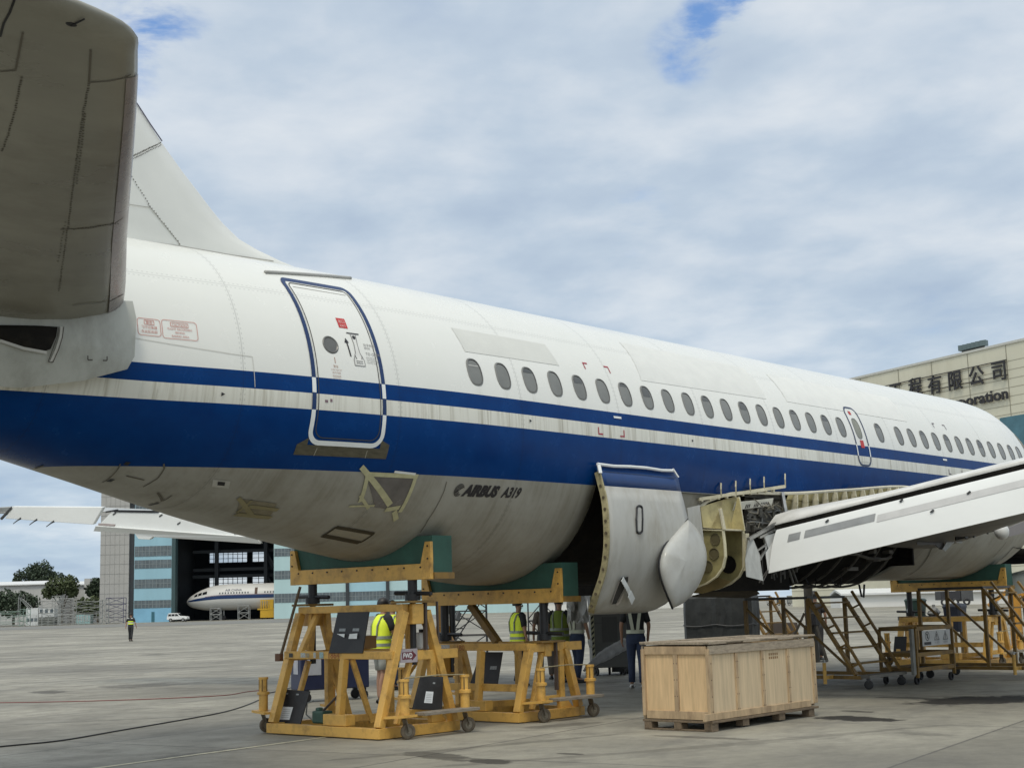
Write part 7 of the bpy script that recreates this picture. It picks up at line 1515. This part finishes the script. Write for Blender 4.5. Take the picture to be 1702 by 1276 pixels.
tower('grey scaffold tower left of the hangar wall, in front of the olive tree', 98, 122, 292., 994, SCG, 5)
tower('wide low grey scaffold between tower and hangar wall', 122, 166, 300., 999, SCG, 4)
tower('dark scaffold against the pale hangar side wall', 176, 205, 300., 993, SCB, 4, .07)
tower('narrow pale scaffold at the foot of the stair truss', 33, 45, 288., 1012, SCN, 3)
tower('tall thin grey scaffold behind the upper white cabin', 86, 100, 304., 990, SCG, 6)
tower('slim grey scaffold just left of the hangar side wall', 165, 176, 297., 996, SCG, 5)
fe = thing('fence', 'thin grey wire fence along the apron edge at the far left', 'fence', at_(60, 284)); 
for k in range(23): P = at_(-20+10*k, 284); q = MB(); q.tube([P, P+Vector((0, 0, 2.1))], .05, 5); obj('fence_post', q, SCG, fe, world=True)
for z in (.3, .9, 1.5, 2.05): q = MB(); q.tube([at_(-20, 284)+Vector((0, 0, z)), at_(200, 284)+Vector((0, 0, z))], .03, 4); obj('fence_wire', q, SCG, fe, world=True)
for (p0, p1, yt, lab) in ((30, 48, 992, 'grey stair truss leaning over the site cabins at the left'),):
    a, b = at_(p0, 293), at_(p1, 293); t = thing('stair_truss', lab, 'stair', a); zt = vz(38, yt, 293); zl = vz(38, 1012, 293)
    for o_ in (0, 1.0): q = MB(); q.tube([Vector((0, 0, 0))+_r*.0+FWH*o_, Vector((0, 0, zt))+FWH*o_, (b-a)+Vector((0, 0, zl))+FWH*o_], .09, 5); obj('stringer', q, SCG, t)
    q = MB(); q.tube([_r*.8+Vector((0, 0, zt-.3)), (b-a)+_r*.9+Vector((0, 0, zl))], .07, 5); obj('handrail', q, SCG, t)
    for k in range(6): u = k/5; c = (b-a)*u+Vector((0, 0, zt+(zl-zt)*u)); q = MB(); q.tube([c, c+FWH*1.0], .06, 4); q.tube([c, c+_r*.4+Vector((0, 0, .9))], .04, 4); obj('step', q, SCG, t)
for (p0, p1, yt, yb, lab) in ((43, 63, 1010, 1040, 'white site cabin behind the scaffold at the left'), (64, 90, 1011, 1025, 'white upper cabin right of the white site cabin at the left')):
    a, b = at_(p0, 298), at_(p1, 298); zb_ = 0 if yb > 1030 else vz((p0+p1)/2, yb, 298); t = thing('site_cabin', lab, 'cabin', a); zt = vz((p0+p1)/2, yt, 298)
    q = MB(); q.prism([a+Vector((0, 0, zb_)), b+Vector((0, 0, zb_)), b+FWH*2.4+Vector((0, 0, zb_)), a+FWH*2.4+Vector((0, 0, zb_))], (0, 0, zt-zb_)); obj('shell', q, mat('cabin_white', (.58, .60, .60), .6, var=.15, scale=.8), t, world=True)
    q = MB(); n = 3
    for k in range(n): u = (k+.5)/n; c = a.lerp(b, u)-FWH*.03; q.prism([c-_r*.3+Vector((0, 0, zb_+.9)), c+_r*.3+Vector((0, 0, zb_+.9)), c+_r*.3+Vector((0, 0, zb_+1.6)), c-_r*.3+Vector((0, 0, zb_+1.6))], -FWH*.04)
    obj('window', q, GLS, t, world=True)
    if zb_ > 0:
        q = MB(); q.prism([a, b, b+FWH*2.4, a+FWH*2.4], (0, 0, zb_)); obj('lower_store', q, mat('store_dark', (.10, .11, .10), .8, var=.3, scale=.8), t, world=True)
a, b = at_(126, 312), at_(150, 312); t = thing('equipment_box', 'pale turquoise equipment box behind the low scaffold left of the hangar', 'container', a); q = MB(); q.prism([a, b, b+FWH*2.4, a+FWH*2.4], (0, 0, vz(138, 1021, 312))); obj('shell', q, mat('box_turquoise', (.26, .42, .42), .6, var=.1), t, world=True); q = MB()
for k in range(4): c = a.lerp(b, .15+.2*k)-FWH*.02; q.prism([c+Vector((0, 0, .5)), c+_r*.25+Vector((0, 0, .5)), c+_r*.25+Vector((0, 0, 1.8)), c+Vector((0, 0, 1.8))], -FWH*.03)
obj('ribs', q, MUL, t, world=True)
# ground bands: darker asphalt towards the hangar, rough verge at the left
def band(name, pts, z, m_): q = MB(); q.add([Vector((p.x, p.y, z)) for p in pts], [tuple(range(len(pts)))]); o = obj(name, q, m_); o['kind'] = 'structure'; return o
band('taxiway', [at_(-400, 205), at_(-400, 262), at_(760, 290), at_(760, 205)], .02, mat('asphalt_far', (.17, .17, .16), .9, var=.12, scale=.05))
band('verge', [at_(-300, 270), at_(-300, 500), at_(200, 500), at_(200, 296)], .04, mat('verge_soil', (.11, .105, .085), .95, var=.35, scale=.2))

# ---------------------------------------------------------------- large hangar with lettering at the right
e_ = Vector((-.368, -.930, 0)); nB = Vector((-.930, .368, 0)); PB = CAM + ray(1640, 640)*205; 
def WB(px, py, off=0.): d = ray(px, py); return CAM + d*((PB-CAM).dot(nB)/d.dot(nB)) + nB*off
CRM = mat('cladding_cream', (.60, .58, .465), .6, var=.04, scale=.08, dirt=(.40, .37, .28), dirt_amt=.5, dscale=.15, stretch=(1, 1, .2))
rb = thing('hangar', 'tall cream clad hangar with black lettering on its wall, beyond the nose', 'hangar', Vector((PB.x, PB.y, 0)))
def zroof(P): return WB(1560, 598).z
zr = WB(1560, 598.5).z
A0 = WB(1300, 700); A0.z = 0; B0 = WB(2150, 700); B0.z = 0
q = MB(); dp_ = -nB*70; q.prism([A0, B0, B0+dp_, A0+dp_], (0, 0, zr)); wl = obj('wall', q, CRM, rb, world=True)
q = MB(); q.prism([A0+nB*.15+Vector((0, 0, zr-.01)), B0+nB*.15+Vector((0, 0, zr-.01)), B0+dp_*1.002+Vector((0, 0, zr-.01)), A0+dp_*1.002+Vector((0, 0, zr-.01))], (0, 0, .35)); obj('roof_edge', q, mat('coping_pale', (.50, .50, .46), .6), rb, world=True)
q = MB(); ln = (B0-A0).length
for k in range(1, int(zr/1.25)): z = k*1.25; a, b = A0+nB*.02+Vector((0, 0, z)), B0+nB*.02+Vector((0, 0, z)); q.add([a, b, b+Vector((0, 0, .10)), a+Vector((0, 0, .10))], [(0, 1, 2, 3)])
obj('cladding_joints', q, mat('joint_drab', (.36, .34, .26), .7), wl, world=True)  # level joint lines, darker than the cladding
q = MB()
for px_ in (1430, 1494, 1550, 1611, 1676, 1760): P = WB(px_, 640); a = Vector((P.x, P.y, zr*.2))+nB*.03; q.add([a, a+e_*.14, a+e_*.14+Vector((0, 0, zr*.8)), a+Vector((0, 0, zr*.8))], [(0, 1, 2, 3)])
obj('downpipe_joints', q, mat('joint_dark', (.25, .235, .18), .7), wl, world=True)
zw = WB(1690, 705).z; zw2 = WB(1690, 690).z; P = WB(1662, 697); a = Vector((P.x, P.y, zw-8))+nB*.06; b = B0+nB*.06; b.z = zw-8
q = MB(); q.add([a, b, b+Vector((0, 0, zw2-zw+8)), a+Vector((0, 0, zw2-zw+8))], [(0, 1, 2, 3)]); obj('window', q, mat('window_teal', (.06, .15, .19), .15, var=.3, scale=.3), wl, world=True)
SGN = mat('sign_black', (.022, .02, .022), .5)
def wall_text(body, px, py, size, name, **kw):
    o = WB(px, py, .35); vs, fs = text_poly(body, size, depth=.08, **kw); q = MB(); q.add([o + e_*v.x + Vector((0, 0, v.y)) + nB*v.z for v in vs], fs); return obj(name, q, SGN, rb, world=True)
for ch, px_, py_, s_ in (('工', 1481, 663.5, 3.0), ('程', 1513.5, 657, 3.0), ('有', 1545.5, 653.5, 3.05), ('限', 1578.5, 647.5, 3.05), ('公', 1613.5, 640, 3.1), ('司', 1650.5, 632, 3.15)):
    wall_text(ch, px_, py_, s_, 'character', bold=.03)
o0 = WB(1560, 677); wid = (WB(1678.5, 658)-WB(1560, 677)); vs, fs = text_poly('Corporation', 2.3, bold=.05, depth=.08); mxx = max(v.x for v in vs); sx_ = Vector((wid.x, wid.y, 0)).length/mxx
q = MB(); o0 = WB(1560, 676.5, .35); o0.z = WB(1678.5, 662.0).z; q.add([o0 + e_*(v.x*sx_) + Vector((0, 0, v.y*1.0)) + nB*v.z for v in vs], fs); obj('company_word', q, SGN, rb, world=True)
q = MB()
for zz_ in (WB(1650, 628).z, WB(1650, 603).z): a, b = WB(1470, 640, .18), WB(1678, 640, .18); a.z = b.z = zz_; q.tube([a, b], .07, 5)
obj('sign_rail', q, SGN, rb, world=True)
P0_, P1_ = WB(1595, 588), WB(1631, 579); t = thing('roof_lamp_row', 'row of dark floodlights on the roof edge of the cream hangar', 'floodlights', Vector((P0_.x, P0_.y, zr+.34)))
q = MB(); a, b = Vector((P0_.x, P0_.y, zr+.34))-nB*.6, Vector((P1_.x, P1_.y, zr+.34))-nB*.6; q.bar(a+Vector((0, 0, .2)), b+Vector((0, 0, .2)), .3, .3); obj('rail', q, DARK, t, world=True)
for k in range(6): c = a.lerp(b, k/5); q = MB(); q.box(c+Vector((0, 0, .75)), (.9, .9, .8)); obj('floodlight', q, mat('lamp_teal_grey', (.10, .14, .15), .5), t, world=True)
# ---------------------------------------------------------------- pale buildings far behind, under the fuselage
sh3 = shed('long white low building on the horizon under the fuselage', 'warehouse', 1396, 1760, 190., 977, 984.5, 6, mat('wall_bright', (.66, .66, .64), .7, var=.05, scale=.2), ROOFW)
sh4 = shed('pale low building on the horizon right of the sliding doors', 'warehouse', 900, 1180, 305., 984, 992, 25, mat('wall_bright', (.66, .66, .64), .7), ROOFW)
a, b = at_(1563, 180), at_(1596, 180); t = thing('truck', 'dark boxy truck far off under the forward cradle saddle', 'truck', a, 0); zt = vz(1580, 982, 180)
q = MB(); q.prism([a+Vector((0, 0, .7)), b+Vector((0, 0, .7)), b+FWH*2.4+Vector((0, 0, .7)), a+FWH*2.4+Vector((0, 0, .7))], (0, 0, zt-.7)); obj('box_body', q, mat('truck_dark', (.02, .02, .024), .5), t, world=True)
q = MB(); q.prism([b+_r*.1+Vector((0, 0, .5)), b+_r*1.6+Vector((0, 0, .5)), b+_r*1.6+FWH*2.2+Vector((0, 0, .5)), b+_r*.1+FWH*2.2+Vector((0, 0, .5))], (0, 0, 2.2)); obj('cab', q, DARK, t, world=True)
for u in (.4, 1.8, 3.2): q = MB(); q.wheel(a+_r*u+Vector((0, 0, .45))-FWH*.05, FWH, .45, .3); obj('wheel', q, RUB, t, world=True)
# low parked ground equipment along the far building
rn = random.Random(4)
for k, px_ in enumerate((1275, 1292, 1309, 1323, 1410, 1426)):
    a = at_(px_, 285.); t = thing('service_cart', ['pale service cart, first from the left below the gear bay', 'dark service cart next to the pale one, far below the gear bay', 'grey tall cart far below the gear bay', 'small white cart beside the tall grey one far off', 'white low cart far off, left of the forward cradle', 'grey cart far off, nearest the forward cradle'][k], 'cart', a, math.atan2(_r.y, _r.x), 'service carts far off under the fuselage')
    h_ = 1.2+rn.uniform(0, .9); q = MB(); q.box((.8, .7, .35+h_/2), (1.5, 1.2, h_)); obj('body', q, [WALLG, DARK, SCG, ROOFW, ROOFW, SCG][k], t, bevel=.05)
    for x in (.25, 1.35): q = MB(); q.wheel((x, .1, .28), (0, 1, 0), .28, .18); obj('wheel', q, RUB, t)
